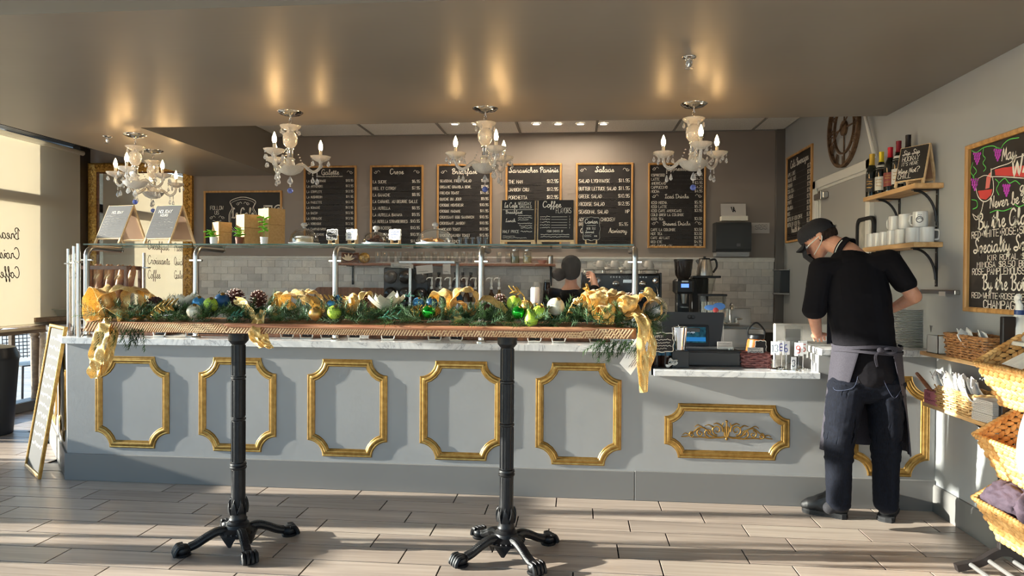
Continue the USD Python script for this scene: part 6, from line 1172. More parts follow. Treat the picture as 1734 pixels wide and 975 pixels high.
# ================================================================== on the low worktop: register, baskets, number stands
LY = lambda px, py, Y=4.6: onY(px, py, Y)
a, b = LY(1136, 620, 4.55), LY(1255, 620, 4.55); dxc = (a[0] + b[0]) / 2; dw = (b[0] - a[0]) / 2; dh = LY(1195, 594, 4.52)[2] - ZL
cdw = thing('cash_drawer', 'black metal cash drawer on the low marble worktop', 'cash drawer', (dxc, 4.75, ZL + .0005))
part(cdw, 'case', bx(-dw, dw, -.21, .22, .004, dh, .004), m_blk2, False); part(cdw, 'front_panel', bx(-dw + .012, dw - .012, -.216, -.208, .012, dh - .012, .003), m_blk, False); part(cdw, 'foot', [bx(sx * (dw - .04) - .015, sx * (dw - .04) + .015, sy - .015, sy + .015, 0, .005, 0) for sx in (-1, 1) for sy in (-.16, .17)], m_blk)
rg = thing('register', 'dark grey point of sale monitor seen from behind, on the cash drawer', 'cash register', (LY(1172, 560, 4.7)[0], 4.72, ZL + dh + .001))
rw = .185
hz = LY(1172, 531, 4.62)[2] - ZL - dh
G = [(-rw * 1.12, hz), (rw * 1.22, hz), (rw * 1.0, .0), (-rw * .98, .0)]
part(rg, 'back_shell', [app(prism(Polygon(G).buffer(-.015).buffer(.015), .045), frameM((0, .02, 0), (1, 0, 0), (0, .22, .975), (0, -.975, .22))), bx(-.06, .06, -.02, .10, 0, .14, .01)], plain('dark_grey_shell', S(60, 61, 64), .45), 30)
part(rg, 'base_plate', bx(-.1, .22, -.10, .12, 0, .014, .005), m_gry, False)
Mx = frameM((0, .02, 0), (1, 0, 0), (0, .22, .975), (0, -.975, .22))
part(rg, 'emblem', app(join([tube([(x + .012 * math.cos(t), hz * .86 + .012 * math.sin(t), .046) for t in np.linspace(0, 2 * PI, 13)[:-1]], .003, 5, True) for x in (-.011, .011)]), Mx), m_blk)
px0, px1 = LY(1158, 575, 4.66)[0] - LY(1172, 560, 4.7)[0], LY(1197, 575, 4.66)[0] - LY(1172, 560, 4.7)[0]
cs = part(rg, 'customer_display', app(bx(px0 - .03, px1 + .02, .0, hz * .62, .046, .062, .004), Mx), m_blk, False)
m_scr = usdkit.material(stage, LK + 'customer_screen', {'g': ('texture_coordinate', {}), 'n': ('noise_texture', {'scale': 26.0, 'detail': 3.0}), 'r': ('rgb_ramp', {'ramp': [(0.35, (.01, .03, .05)), (0.6, (.03, .12, .16)), (0.75, (.08, .2, .12))]}), 'e': ('emission', {'strength': .8})}, [('g.object', 'n.vector'), ('n.fac', 'r.fac'), ('r.color', 'e.color')], surface='e.emission')
part(rg, 'screen', app(bx(px0, px1, hz * .10, hz * .55, .0622, .0628, 0), Mx), m_scr, False); part(rg, 'screen_bar', app(bx(px0 + .002, px1 - .002, hz * .14, hz * .26, .063, .0633, 0), Mx), glow('screen_blue', (.03, .22, .55), .9), False)
part(rg, 'screen_text', app(join([write('Le Cafe', px0 + .02, hz * .38, .016, 'c', z=.0634), scribble(px0 + .02, px1 - .03, hz * .19, .008, 2)]), Mx), glow('screen_white', (.8, .9, 1), .6), False)
for q in ('',): pass
p = LY(1228, 590, 4.6); ch_ = thing('card_holder', 'clear holder of white business cards on the cash drawer', 'card holder', (p[0], 4.62, ZL + dh + .001)); part(ch_, 'holder', [bx(-.055, .055, -.025, .025, 0, .006, .002), bx(-.055, .055, -.028, -.024, 0, .022, .001)], m_dome, False)
part(ch_, 'card', [app(bx(-.048, .048, 0, .045, k * .0022, k * .0022 + .0016, 0), frameM((0, -.01, .007), (1, 0, 0), (0, .35, .94), (0, -.94, .35))) for k in range(6)], m_paper, False); part(ch_, 'print', app(join([scribble(-.04, .04, .03, .006, 1)]), frameM((0, -.0225, .012), (1, 0, 0), (0, .35, .94), (0, -.94, .35))), m_blk, False)
p = LY(1148, 595, 4.56); t = thing('shaker_cup', 'tall polished steel cup left of the register', 'steel cup', (p[0], 4.50, ZL + .11)); hcup = LY(1148, 554, 4.5)[2] - ZL - .11
part(t, 'cup', lathe([(0, 0), (.038, 0), (.040, .006), (.050, hcup), (.053, hcup + .003), (.047, hcup), (.037, .01), (0, .008)], 32), m_chrome)
t = single('riser_block', 'dark block under the polished steel cup', 'stand', bx(-.055, .055, -.055, .055, 0, .1095, .004), m_blk, (p[0], 4.50, ZL + .0003), smooth=False)
# bottles with dark liquid and the scalloped sign before them
for i, px in enumerate((1110, 1128)):
    p = LY(px, 632, 4.5); t = thing('drink_bottle', ['dark liquid bottle with a blue label, left one under the scalloped sign', 'dark liquid bottle with a blue label, right one under the scalloped sign'][i], 'bottle', (p[0], 4.50 + .01, ZL + .0005), group='bottles under the scalloped sign')
    part(t, 'body', lathe([(0, 0), (.036, 0), (.038, .01), (.038, .13), (.026, .165), (.018, .18), (.018, .2), (0, .2)], 24), plain('dark_drink_%d' % i, S(66, 36, 24), .08, 0.0, transmission_weight=.35)); part(t, 'label', lathe([(.0385, .075), (.0388, .076), (.0388, .155), (.03, .16)], 24), plain('blue_label_%d' % i, S(60, 110, 140), .5)); part(t, 'cap', lathe([(0, .2), (.02, .2), (.02, .218), (0, .22)], 16), m_wpot)
p = LY(1121, 585, 4.42); t = scallop_sign('black scalloped sign with white handwriting on a black stand, behind the ribbon tails', (p[0], 4.44, LY(1121, 590, 4.42)[2] - .03), 6, .155, .128, [write('PUMPKIN', -.06, .03, .016, fit=.12), scribble(-.06, .06, .012, .010, 2), scribble(-.055, .05, -.008, .010, 3), scribble(-.06, .06, -.028, .009, 4), scribble(-.05, .03, -.044, .008, 5)], True, stand=False)
part(t, 'stand', [tube([(x, .0, -LY(1121, 590, 4.42)[2] + .03 + ZL + .004), (x, .0, .02)], .004, 6) for x in (-.025, .025)] + [bx(-.06, .06, -.04, .04, -LY(1121, 590, 4.42)[2] + .03 + ZL + .001, -LY(1121, 590, 4.42)[2] + .03 + ZL + .006, .001)], m_blk)
# crumpled tissue
r_ = np.random.default_rng(4); p = LY(1137, 632, 4.42); ms = []
for k in range(4): ms.append(sheet(np.array([[(u + .012 * math.sin(v * 60 + k), v * .7 + .01 * math.sin(u * 90), .004 + .020 * (1 + math.sin(u * 70 + k * 2) * math.cos(v * 60 + k))) for v in np.linspace(-.028, .028, 7)] for u in np.linspace(-.028, .028, 7)]), .001)); ms[-1] = xf(ms[-1], (0, 0, .008 * k), rz=40 * k, rx=12 * k)
single('tissue', 'crumpled white tissue lying in front of the cash drawer', 'tissue', ms, plain('tissue_white', S(228, 226, 222), .8), (p[0], 4.43, ZL + .001), smooth=30)
# wicker helpers
def wicker(parent, w, d, h, flare, m1, rows=9, r=.007, cols=14, name='woven_side', rim=True):
    """rectangular basket woven of wavy strands around uprights; local, bottom at z = 0"""
    def ring(z, off, amp, ph):
        f = 1 + flare * z / h; W, D = w / 2 * f, d / 2 * f; P = rrect(-W, W, -D, D, min(W, D) * .25).exterior; n = cols * 2 * 3; pts = []
        for i in range(n):
            q = P.interpolate(i / n, normalized=True); c = np.array([q.x, q.y]); q2 = P.interpolate((i + .5) / n, normalized=True); tg = np.array([q2.x, q2.y]) - c; tg /= np.linalg.norm(tg) + 1e-9
            nn = np.array([tg[1], -tg[0]]); pts.append([*(c + nn * amp * math.sin(i / 3 * PI + ph)), z + .0015 * math.sin(i * 1.7 + z * 200)])
        return pts
    st = [tube(ring(r + (h - 2 * r) * k / (rows - 1), 0, r * .75, k * PI), r, 5, True) for k in range(rows)]
    part(parent, name, st, m1, 40, kind='stuff')
    up = []
    b0, b1 = ring(0, 0, 0, 0), ring(h, 0, 0, 0)
    for i in range(0, len(b0), 6): up.append(tube([b0[i], b1[i]], r * .7, 5))
    part(parent, 'uprights', up, m1, False, kind='stuff')
    part(parent, 'bottom', bx(-w / 2 + r, w / 2 - r, -d / 2 + r, d / 2 - r, 0, r, .001), m1, False)
    if rim:
        a, b = ring(h, 0, r * .6, 0), ring(h + r * .6, 0, r * .6, PI); part(parent, 'rim', [tube(a, r * .9, 6, True), tube(b, r * .9, 6, True)], m1, 40)
m_wk1 = noisy('light_wicker', S(184, 140, 84), S(218, 180, 124), scale=50, rough=.6); m_wk2 = noisy('brown_wicker', S(140, 92, 52), S(186, 134, 82), scale=50, rough=.6); m_wkr = noisy('maroon_wicker', S(96, 50, 48), S(140, 84, 78), scale=50, rough=.55)
a, b = LY(1256, 615, 4.52), LY(1306, 615, 4.52); t = thing('basket', 'small maroon woven basket right of the cash drawer', 'basket', ((a[0] + b[0]) / 2, 4.58, ZL + .001)); wicker(t, b[0] - a[0] - .02, .13, LY(1280, 601, 4.52)[2] - ZL, .06, m_wkr, 6, .0095, 8)
part(t, 'lining', bx(-.075, .075, -.05, .05, .02, .085, .005), m_paper, False)
tn = thing('tissue_pack', 'white printed packet sticking out of the maroon basket', 'packet', (LY(1281, 600, 4.5)[0], 4.56, ZL + .088)); part(tn, 'packet', app(bx(-.05, .05, -.02, .045, -.004, .004, .002), frameM((0, -.04, .0), (1, 0, 0), (0, .3, .95), (0, -.95, .3))), m_paper, False); part(tn, 'print', app(join([scribble(-.04, .04, .01, .012, 3), scribble(-.04, .03, .028, .008, 4)]), frameM((0, -.0445, .003), (1, 0, 0), (0, .3, .95), (0, -.95, .3))), m_gry, False)
# small orange leather bag with a black handle
p = LY(1283, 575, 4.66); t = thing('leather_pouch', 'small orange leather bag with a black loop handle, behind the maroon basket', 'bag', (p[0], 4.70, ZL + .0)); hb = LY(1283, 547, 4.66)[2] - ZL
m_or = noisy('orange_leather', S(176, 92, 34), S(196, 112, 46), scale=60, rough=.4)
part(t, 'body', lathe([(0, 0), (.055, 0), (.066, .03), (.066, .10), (.056, .165), (.05, .175), (0, .175)], 28), m_or); part(t, 'neck', lathe([(.05, .172), (.054, .178), (.052, .20), (.046, .205), (0, .205)], 24), m_blk); part(t, 'handle', tube(smoothcurve([(-.05, 0, .19), (-.052, 0, .235), (0, 0, hb), (.052, 0, .235), (.05, 0, .19)], 6), .006, 8), m_blk)
part(t, 'label', app(prism(scallop_poly(.075, .085), .002), frameM((.012, -.068, .128), (1, 0, 0), (0, .1, .99), (0, -.99, .1))), m_cardw); part(t, 'label_picture', app(prism(scallop_poly(.066, .076), .0026), frameM((.012, -.068, .128), (1, 0, 0), (0, .1, .99), (0, -.99, .1))), m_slate); part(t, 'tag_string', tube([(0, -.068, .09), (-.002, -.070, .05)], .0015, 5), m_wpot)
# table numbers on wire stands
m_ncard = plain('number_card', S(238, 238, 236), .5)
def number_stand(px, py, num, col, label, Y=4.46, rz=0, card=(.052, .085), hz_=None):
    p = LY(px, 634, Y); ht = LY(px, py, Y)[2] - ZL; t = thing('number_stand', label, 'table number', (p[0], Y, ZL + .0005), rz, 'table numbers on wire stands')
    part(t, 'base', lathe([(0, 0), (.034, 0), (.034, .004), (.008, .010), (0, .010)], 24), m_chrome); part(t, 'rod', tube([(0, 0, .008), (0, 0, ht)], .003, 8), m_chrome)
    w, h = card; part(t, 'card', bx(-w / 2, w / 2, -.0015, .0015, ht - .01, ht - .01 + h, 0), m_ncard, False)
    part(t, 'number', app(write(num, 0, ht - .01 + h * .22, h * .52, 'p', w=h * .075, align='c', fit=w * .8, z=.0022), frameM((0, 0, 0), (1, 0, 0), (0, 0, 1), (0, -1, 0))), plain('number_ink_%d' % px, col, .6), False)
number_stand(1312, 598, '13', S(120, 130, 140), 'table number 13 on a wire stand, leftmost of the cluster', 4.46, -10)
number_stand(1323, 596, '8', S(60, 60, 150), 'table number 8 in dark blue, behind number 13', 4.54, 8)
number_stand(1331, 598, '6', S(90, 100, 170), 'table number 6 in pale blue, in the middle of the cluster', 4.44, 25)
number_stand(1352, 600, '9', S(190, 70, 60), 'table number 9 in red, left of number 15', 4.48, -15)
number_stand(1359, 597, '15', S(180, 70, 60), 'table number 15 in red, rightmost of the cluster', 4.52, 5)
number_stand(1344, 622, '3', S(90, 90, 100), 'low table number 3 leaning at the front of the cluster', 4.42, 20, (.035, .075))
p = LY(1343, 570, 5.0); t = thing('acrylic_holder', 'clear upright acrylic holder behind the table numbers', 'holder', (LY(1343, 600, 4.8)[0], 4.80, ZL + .0005)); hh = LY(1343, 552, 4.8)[2] - ZL
part(t, 'holder', [bx(-.06, .06, -.002, .002, .0, hh, .001), bx(-.06, .06, .03, .034, .0, hh * .6, .001), bx(-.06, .06, 0, .034, 0, .004, .001)], m_dome, False); part(t, 'leaflet', bx(-.05, .05, .006, .009, .006, hh * .92, 0), m_paper, False)
# ================================================================== right wall: clock, shelves, bottles, mugs, baskets
c = onX(1428, 217, XR); ck = thing('wall_clock', 'large round skeleton clock of weathered brown metal on the side wall above the door', 'clock', m=on_right(c[1], c[2], XR + .014)); R = .325
m_clk = noisy('weathered_bronze', S(84, 62, 44), S(120, 92, 66), scale=30, rough=.55, metal=.3)
def ring(r, wd, d): return sweep2([(r * math.cos(a), r * math.sin(a)) for a in np.arange(56) * 2 * PI / 56], [(0, 0), (0, d), (-wd, d), (-wd, 0), (0, 0)])
part(ck, 'outer_ring', ring(R, .024, .03), m_clk, 25); part(ck, 'inner_ring', ring(R * .66, .014, .018), m_clk, 25); part(ck, 'hub', xf(lathe([(0, 0), (.062, 0), (.062, .02), (.045, .028), (0, .03)], 28), rx=0), m_clk); part(ck, 'spoke', [xf(bx(-.006, .006, -R * .98, R * .98, .004, .012, .001), rz=a) for a in (0, 90)], m_clk, False)
NUM = ['XII', 'I', 'II', 'III', 'IIII', 'V', 'VI', 'VII', 'VIII', 'IX', 'X', 'XI']
for k, n in enumerate(NUM):
    m = write(n, 0, -.035, .07, 'p', w=.011, align='c', fit=.075); v = m.vertices; v[:, 2] = .012; m2 = m.copy(); m2.vertices[:, 2] = .016
    part(ck, 'numeral', xf(join([m, m2]), (R * .82 * math.sin(k * PI / 6), R * .82 * math.cos(k * PI / 6), 0), rz=-k * 30), m_clk, False)
part(ck, 'hour_hand', xf(bx(-.009, .009, -.03, .15, .030, .034, .002), rz=-62), m_clk, False); part(ck, 'minute_hand', xf(bx(-.007, .007, -.04, .25, .035, .039, .002), rz=118), m_clk, False)
m_ply = noisy('birch_shelf', S(196, 150, 96), S(222, 182, 130), scale=(30, 3, 30), rough=.5, detail=5)
SX = onX(1548, 306, 2.03)[0]
def wall_board(name, label, y0, y1, z0, z1, xo, cat='shelf'):
    return single(name, label, cat, bx(xo, XR - .001, y0, y1, z0, z1, .003), m_ply, smooth=False)
def bracket(label, y, zt, dpt, hgt):
    t = thing('shelf_bracket', label, 'shelf bracket', (XR, y, zt), group='black iron shelf brackets')
    part(t, 'wall_strip', [bx(-.006, -.0005, -.013, .013, -hgt, 0, .002)], m_blk, False); part(t, 'top_strip', bx(-dpt, -.006, -.013, .013, -.007, -.0004, .002), m_blk, False)
    part(t, 'curved_brace', sheet(np.array([[(-.008 - (dpt - .02) * math.cos(q), s, -.007 - (hgt - .05) * (1 - math.sin(q))) for s in (-.012, .012)] for q in np.linspace(0.12, PI / 2 * .0 + 1.5, 10)][::1]), .006) if False else tube([(-.008 - (dpt - .02) * (1 - math.sin(q)), 0, -.007 - (hgt - .05) * (1 - math.cos(q))) for q in np.linspace(0, PI / 2, 10)], .008, 8), m_blk); part(t, 'screw', [xf(sph((0, 0, 0), .004, 1), (-.007, 0, -hgt + .015)), xf(sph((0, 0, 0), .004, 1), (-.007, 0, -.03))], m_steel)
s1y0, s1y1 = 4.32, 5.06; z1 = onX(1603, 316.5, XR)[2]
wall_board('wall_shelf', 'upper birch shelf on the right wall, carrying wine bottles', s1y0, s1y1, z1, z1 + .03, SX)
for y, l in ((s1y0 + .07, 'black iron bracket under the near end of the wine bottle shelf'), (s1y1 - .18, 'black iron bracket under the far part of the wine bottle shelf')): bracket(l, y, z1, XR - SX - .02, .24)
z2 = onX(1603, 417.5, XR)[2]
wall_board('wall_shelf', 'lower birch shelf on the right wall, carrying white mugs', s1y0, s1y1, z2, z2 + .03, SX)
for y, l in ((s1y0 + .07, 'black iron bracket under the near end of the mug shelf'), (s1y1 - .18, 'black iron bracket under the far part of the mug shelf')): bracket(l, y, z2, XR - SX - .02, .24)
# wine bottles
m_dkglass = plain('dark_bottle_glass', S(16, 20, 16), .08, 0.0, specular_ior_level=.7); m_lab = plain('cream_label', S(214, 210, 200), .6)
def wine(px, pyb, label, foil, h, Xb, lab=True, lab_col=None, cham=False):
    p = onX(px, pyb, Xb); t = thing('wine_bottle', label, 'wine bottle', (Xb, p[1], z1 + .0305), group='bottles on the upper right shelf'); r = .038
    pr = [(0, 0), (r, 0), (r * 1.02, .01), (r * 1.02, h * .52), (r * .9, h * .62), (r * .5, h * .74), (r * .40, h * .80), (r * .38, h * .9), (0, h * .9)]
    part(t, 'bottle', lathe(pr, 28), m_dkglass); fk = 1.12 if cham else 1.0
    part(t, 'foil', lathe([(r * .52 * fk, h * (.66 if cham else .76)), (r * .43 * fk, h * .80), (r * .42 * fk, h * .93), (r * .44 * fk, h * .935), (r * .44 * fk, h * .99), (0, h)], 24), foil)
    part(t, 'label', lathe([(r * 1.03, h * .12), (r * 1.045, h * .125), (r * 1.045, h * .42), (r * 1.03, h * .425)], 28), lab_col or m_lab)
    if lab: part(t, 'neck_label', lathe([(r * .93, h * .60), (r * .80, h * .655), (r * .70, h * .69)], 28), m_lab)
    part(t, 'print', app(join([scribble(-.018, .018, h * y, .008, int(px + y * 100)) for y in (.2, .28, .34)]), frameM((-r * 1.05 * .7, -r * 1.05 * .72, 0), (.72, -.7, 0), (0, 0, 1), (-.7, -.72, 0))), m_gold, False)
Xm = (SX + XR) / 2
foil = {k: plain(f'foil_{k}', c, .3, .4) for k, c in (('gold', S(196, 160, 60)), ('yellow', S(214, 190, 40)), ('red', S(190, 30, 44)), ('maroon', S(120, 20, 34)), ('black', S(30, 22, 24)))}
wine(1476, 324, 'dark sparkling wine bottle with gold foil, leftmost on the upper shelf', foil['gold'], .31, Xm - .03, False, plain('dark_label', S(40, 36, 30), .5), True); wine(1492, 320, 'dark wine bottle with bright yellow foil', foil['yellow'], .31, Xm + .0, True)
wine(1507, 316, 'dark wine bottle with bright red foil', foil['red'], .30, Xm - .035, False, plain('red_label', S(130, 50, 44), .5)); wine(1521, 312, 'dark wine bottle with maroon foil and a white label', foil['maroon'], .325, Xm - .02, True); wine(1537, 306, 'tall dark bottle with black foil behind the tent board', foil['black'], .36, Xm + .03, False, plain('dark_label_b', S(50, 44, 40), .5))
p = onX(1560, 305, Xm); t = a_board('small tent chalkboard reading Sip Sip Hooray beside the wine bottles', (Xm - .0, s1y0 + .17, z1 + .0305), -62, .20, .255, .12, [write('Sip Sip', -.075, .165, .034, 'c', fit=.13), write('HOORAY', -.07, .125, .030, fit=.13), write("IT'S HERE", -.07, .095, .022, fit=.13), write('Wine Not?', -.085, .045, .034, 'c', fit=.15), write('CHILL', -.08, .012, .03, fit=.13)])
# mugs
m_mug = plain('white_mug', S(214, 214, 212), .18)
def mug_mesh(r=.042, h=.095): return join([lathe([(0, 0), (r * .92, 0), (r, .008), (r, h - .003), (r * .97, h), (r * .92, h - .003), (r * .90, .012), (0, .008)], 32), tube(smoothcurve([(0, -r * .96, h * .82), (0, -r * 1.5, h * .78), (0, -r * 1.62, h * .5), (0, -r * 1.45, h * .22), (0, -r * .96, h * .2)], 6), .0065, 8)])
mg = None; MZ = z2 + .0305
def mug(px, py, row, rz, label, logo=False, X=None, slant=False):
    global mg
    X = X or Xm; p = onX(px, py, X); loc = (X, p[1], MZ + row * .0965)
    if logo or mg is None:
        t = thing('mug', label, 'mug', loc, rz, 'white mugs on the lower shelf'); part(t, 'cup', mug_mesh(), m_mug)
        if logo: part(t, 'emblem', app(join([ribbon([(.018 * math.cos(a), .045 + .018 * math.sin(a)) for a in np.linspace(0, 2 * PI, 14)], .005), scribble(-.015, .015, .045, .012, 2), scribble(-.012, .012, .07, .006, 3)]), frameM((.0365, .0207, 0), (-.486, .858, 0), (0, 0, 1), (.858, .486, 0))), m_gry, False)
        if mg is None: mg = t
    else: dup(mg, label, loc, rz)
mug(1569, 408, 0, 60, 'white mug with its handle to the right, nearest on the lower mug shelf', X=Xm + .03)
for i, (px, rz) in enumerate(((1546, 60), (1527, 60), (1513, 60), (1500, 60), (1489, 60), (1479, 60))):
    mug(px, 408 + i * .5, 0, rz, f'white mug in the bottom row on the lower shelf, {["second","third","fourth","fifth","sixth","seventh"][i]} from the near end', X=Xm - .03)
mug(1558, 385, 1, -150, 'white mug with a round grey emblem, stacked on the bottom row', True, Xm + .0); mug(1534, 386, 1, 60, 'plain white mug in the upper row beside the emblem mug', X=Xm - .01); mug(1516, 387, 1, 200, 'plain white mug at the far end of the upper row', X=Xm - .01)
# dark framed object hanging by the door
p = onX(1463, 400, XR - .03); t = thing('hanging_frame', 'black rounded frame with a pale picture, hanging beside the door behind the mugs', 'picture', m=on_right(onX(1468, 410, XR)[1], onX(1465, 410, XR)[2], XR - .001)); part(t, 'frame', sweep2([(x, y) for x, y in np.array(rrect(-.16, .16, -.19, .19, .06).exterior.coords)[:-1][::-1]] if not Polygon(rrect(-.16, .16, -.19, .19, .06)).exterior.is_ccw else [(x, y) for x, y in np.array(rrect(-.16, .16, -.19, .19, .06).exterior.coords)[:-1]], [(0, 0), (0, .02), (-.03, .02), (-.03, 0)]), m_blk, 25); part(t, 'picture', prism(rrect(-.14, .14, -.17, .17, .05), .006), noisy('faded_picture', S(150, 146, 136), S(190, 184, 170), scale=8, rough=.6), False)
# steel wall rail and a small label
a, b = onX(1610, 495, XR), onX(1566, 492, XR); t = thing('wall_rail', 'short steel rail screwed to the right wall above the stacked plates', 'rail', ((XR), (a[1] + b[1]) / 2, a[2])); part(t, 'rail', bx(-.03, -.001, -(b[1] - a[1]) / 2 - .1, (b[1] - a[1]) / 2, -.012, .014, .003), m_steel, False); part(t, 'label', bx(-.032, -.0302, -(b[1] - a[1]) / 2 + .0, -(b[1] - a[1]) / 2 + .07, -.022, .004, 0), m_paper, False)
# ---------------------------------------------------------------- on the right worktop
p = onY(1540, 603, 4.62); hp = onY(1540, 524, 4.62)[2] - ZC
t = thing('plate_stack', 'tall stack of white plates on the right worktop', 'plate stack', (p[0] + .02, 4.66, ZC + .0005))
npl = 26
for i in range(npl): part(t, 'plate', lathe([(0, i * hp / npl), (.07, i * hp / npl), (.115, i * hp / npl + .008), (.118, i * hp / npl + .010), (.113, i * hp / npl + .0115), (.07, i * hp / npl + .005), (0, i * hp / npl + .004)], 36), m_mug)
def bin_(px, label, r, h, Y, stir):
    p = onY(px, 590, Y); t = thing('steel_bin', label, 'steel container', (p[0], Y, ZC + .0005)); part(t, 'bin', lathe([(0, 0), (r * .85, 0), (r, h), (r * 1.05, h + .004), (r * .95, h), (r * .8, .006), (0, .006)], 32), m_chrome)
    if stir:
        r_ = np.random.default_rng(8)
        for k in range(26): a = k * 2.4; q = r * .75 * math.sqrt((k + .5) / 26); part(t, 'wrapped_straw', xf(join([bx(-.005, .005, -.004, .004, .01, h + r_.uniform(.04, .075), .002)]), (q * math.cos(a), q * math.sin(a), 0), rz=k * 30, rx=r_.uniform(-5, 5)), m_paper if k % 3 else m_kraft, False)
bin_(1578, 'steel container full of paper wrapped sticks beside the plates', .062, onY(1578, 548, 4.6)[2] - ZC, 4.62, True); bin_(1592, 'shorter polished steel container in front of the stick container', .058, onY(1592, 552, 4.45)[2] - ZC, 4.45, False)
# two wall shelves low on the right
WX = 2.015
ya0, yb0 = 3.60, 4.17
zu, zl = onX(1632, 609, WX)[2], onX(1637, 706, WX)[2]
wall_board('wall_shelf', 'short pale shelf on the right wall level with the worktop, under a wicker basket', 3.52, 4.20, zu - .022, zu, WX); wall_board('wall_shelf', 'low pale shelf on the right wall holding napkin packets and cards', 3.55, 4.16, zl - .022, zl, WX)
bracket('black iron bracket under the low napkin shelf', 3.83, zl - .022, .16, .20)
# tray beside
p = onY(1556, 640, 4.2); single('round_tray', 'round brown wooden board leaning at the left end of the low shelf', 'tray', app(lathe([(0, 0), (.088, 0), (.092, .008), (.088, .016), (0, .016)], 36), frameM((onX(1560, 642, 2.03)[0], 4.16, zl + .09), (.55, -.2, -.80), (.3, .95, .0), (.76, -.24, .60))), m_shelf, smooth=30)
t = thing('pink_box', 'small pink printed carton at the left end of the low shelf', 'carton', (WX + .045, 4.06, zl + .0005), 0); part(t, 'carton', bx(-.045, .045, -.09, .085, 0, .075, .002), plain('pink_card', S(196, 116, 126), .7), False); part(t, 'print', [app(join([write('PINK', -.06, .04, .022), scribble(-.07, .05, .018, .01, 2)]), frameM((-.0455, 0, 0), (0, -1, 0), (0, 0, 1), (-1, 0, 0))), app(join([write('PINK', -.03, .04, .02), scribble(-.03, .03, .02, .01, 3)]), frameM((0, -.0905, 0), (1, 0, 0), (0, 0, 1), (0, -1, 0)))], plain('maroon_ink', S(110, 40, 56), .7), False)
def packets(cx, cy, z, n, label, seed, L=.155):
    r_ = np.random.default_rng(seed); first = None
    for i in range(n):
        y = cy + .15 - i * .30 / n; m = M4((cx + r_.uniform(-.03, .03), y, z), rx=-22 + r_.uniform(-12, 12), ry=r_.uniform(-20, 20), rz=r_.uniform(30, 80))
        lab = f'{label}, {ORD[i]} from the far end'
        if first is None:
            first = thing('napkin_packet', lab, 'napkin packet', m=m, group=label); U_ = np.linspace(-.05, .05, 6); V_ = np.linspace(0, L, 8)
            part(first, 'paper_sleeve', sheet(np.array([[(u, .006 * math.sin(v * 40 + u * 60) + .004 * math.cos(u * 50), v) for v in V_] for u in U_]), .0045), m_paper2, 40); part(first, 'folded_tip', prism_y(Polygon([(-.05, L), (.05, L), (.0, L + .03)]), -.002, .002), m_paper2, False)
        else: dup(first, lab, m=m)
m_paper2 = noisy('napkin_white', S(226, 224, 222), S(238, 236, 232), scale=30, rough=.85)
b1 = thing('basket', 'long light wicker basket on the low wall shelf, full of white napkin packets', 'basket', (WX + .075, 3.84, zl + .0005), 90); wicker(b1, .34, .15, .115, .08, m_wk1, 9, .0062, 16)
packets(WX + .075, 3.84, zl + .03, 20, 'white napkin packet in the low shelf basket', 3)
b2 = thing('basket', 'light wicker basket on the upper wall shelf beside the steel containers', 'basket', (WX + .085, 3.76, zu + .0005), 90); wicker(b2, .36, .15, .12, .08, m_wk2, 9, .0062, 16)
packets(WX + .085, 3.72, zu + .02, 6, 'white packet in the upper wicker basket', 9, .12)
single('card_stack', 'stack of white cards at the near end of the low wall shelf', 'card stack', [bx(-.055, .055, -.075, .075, i * .0085, i * .0085 + .008, .0015) if i != 5 else xf(bx(-.055, .055, -.075, .075, 0, .008, .0015), (.006, .004, i * .0085)) for i in range(13)], m_paper, (WX + .062, 3.60, zl + .0005), rz=6, smooth=False)
t = thing('white_box', 'white open box on the upper wall shelf, left of the wicker basket', 'box', (WX + .055, 4.07, zu + .0005)); part(t, 'box', [bx(-.05, .05, -.06, .06, 0, .004, 0), bx(-.05, -.046, -.06, .06, 0, .10, 0), bx(.046, .05, -.06, .06, 0, .10, 0), bx(-.05, .05, -.06, -.056, 0, .10, 0), bx(-.05, .05, .056, .06, 0, .10, 0)], m_lab, False); part(t, 'sugar_packets', [xf(bx(-.02, .02, -.002, .002, 0, .09, .001), (-.03 + .005 * i, -.04 + .007 * i, .01), rz=20 * i, rx=6) for i in range(12)], m_kraft, False)
# ---------------------------------------------------------------- basket rack
rk = thing('basket_rack', 'dark metal stand with round rods that carries the three big woven baskets', 'rack', (0, 0, 0)); m_rk = plain('dark_rack_metal', S(40, 36, 36), .4, .3)
RXp, RY = 2.06, 3.46
for y in (RY, 2.52):
    foot = smoothcurve([(1.84, y, .022), (1.88, y, .034), (1.95, y, .055), (2.03, y, .105), (2.09, y, .105), (2.16, y, .05)], 6); e_ = part(rk, 'end_frame', [bx(RXp - .03, RXp + .03, y - .014, y + .014, .09, 1.24, .004)], m_rk, False); part(e_, 'foot', sheet(np.array([[p_ + [0, s, 0] for s in (-.016, .016)] for p_ in foot]), .034), m_rk, 40)
for x in (1.90, 1.985, 2.10): part(rk, 'rod', tube([(x, 2.52, .045 + .02 * (x > 1.95)), (x, RY, .045 + .02 * (x > 1.95))], .011, 10), plain('rod_grey_%d' % int(x * 100), S(150, 148, 146), .35, .6))
m_hy = noisy('water_hyacinth', S(190, 136, 72), S(228, 182, 116), scale=(22, 22, 22), rough=.55, bump=.0012, bscale=120)
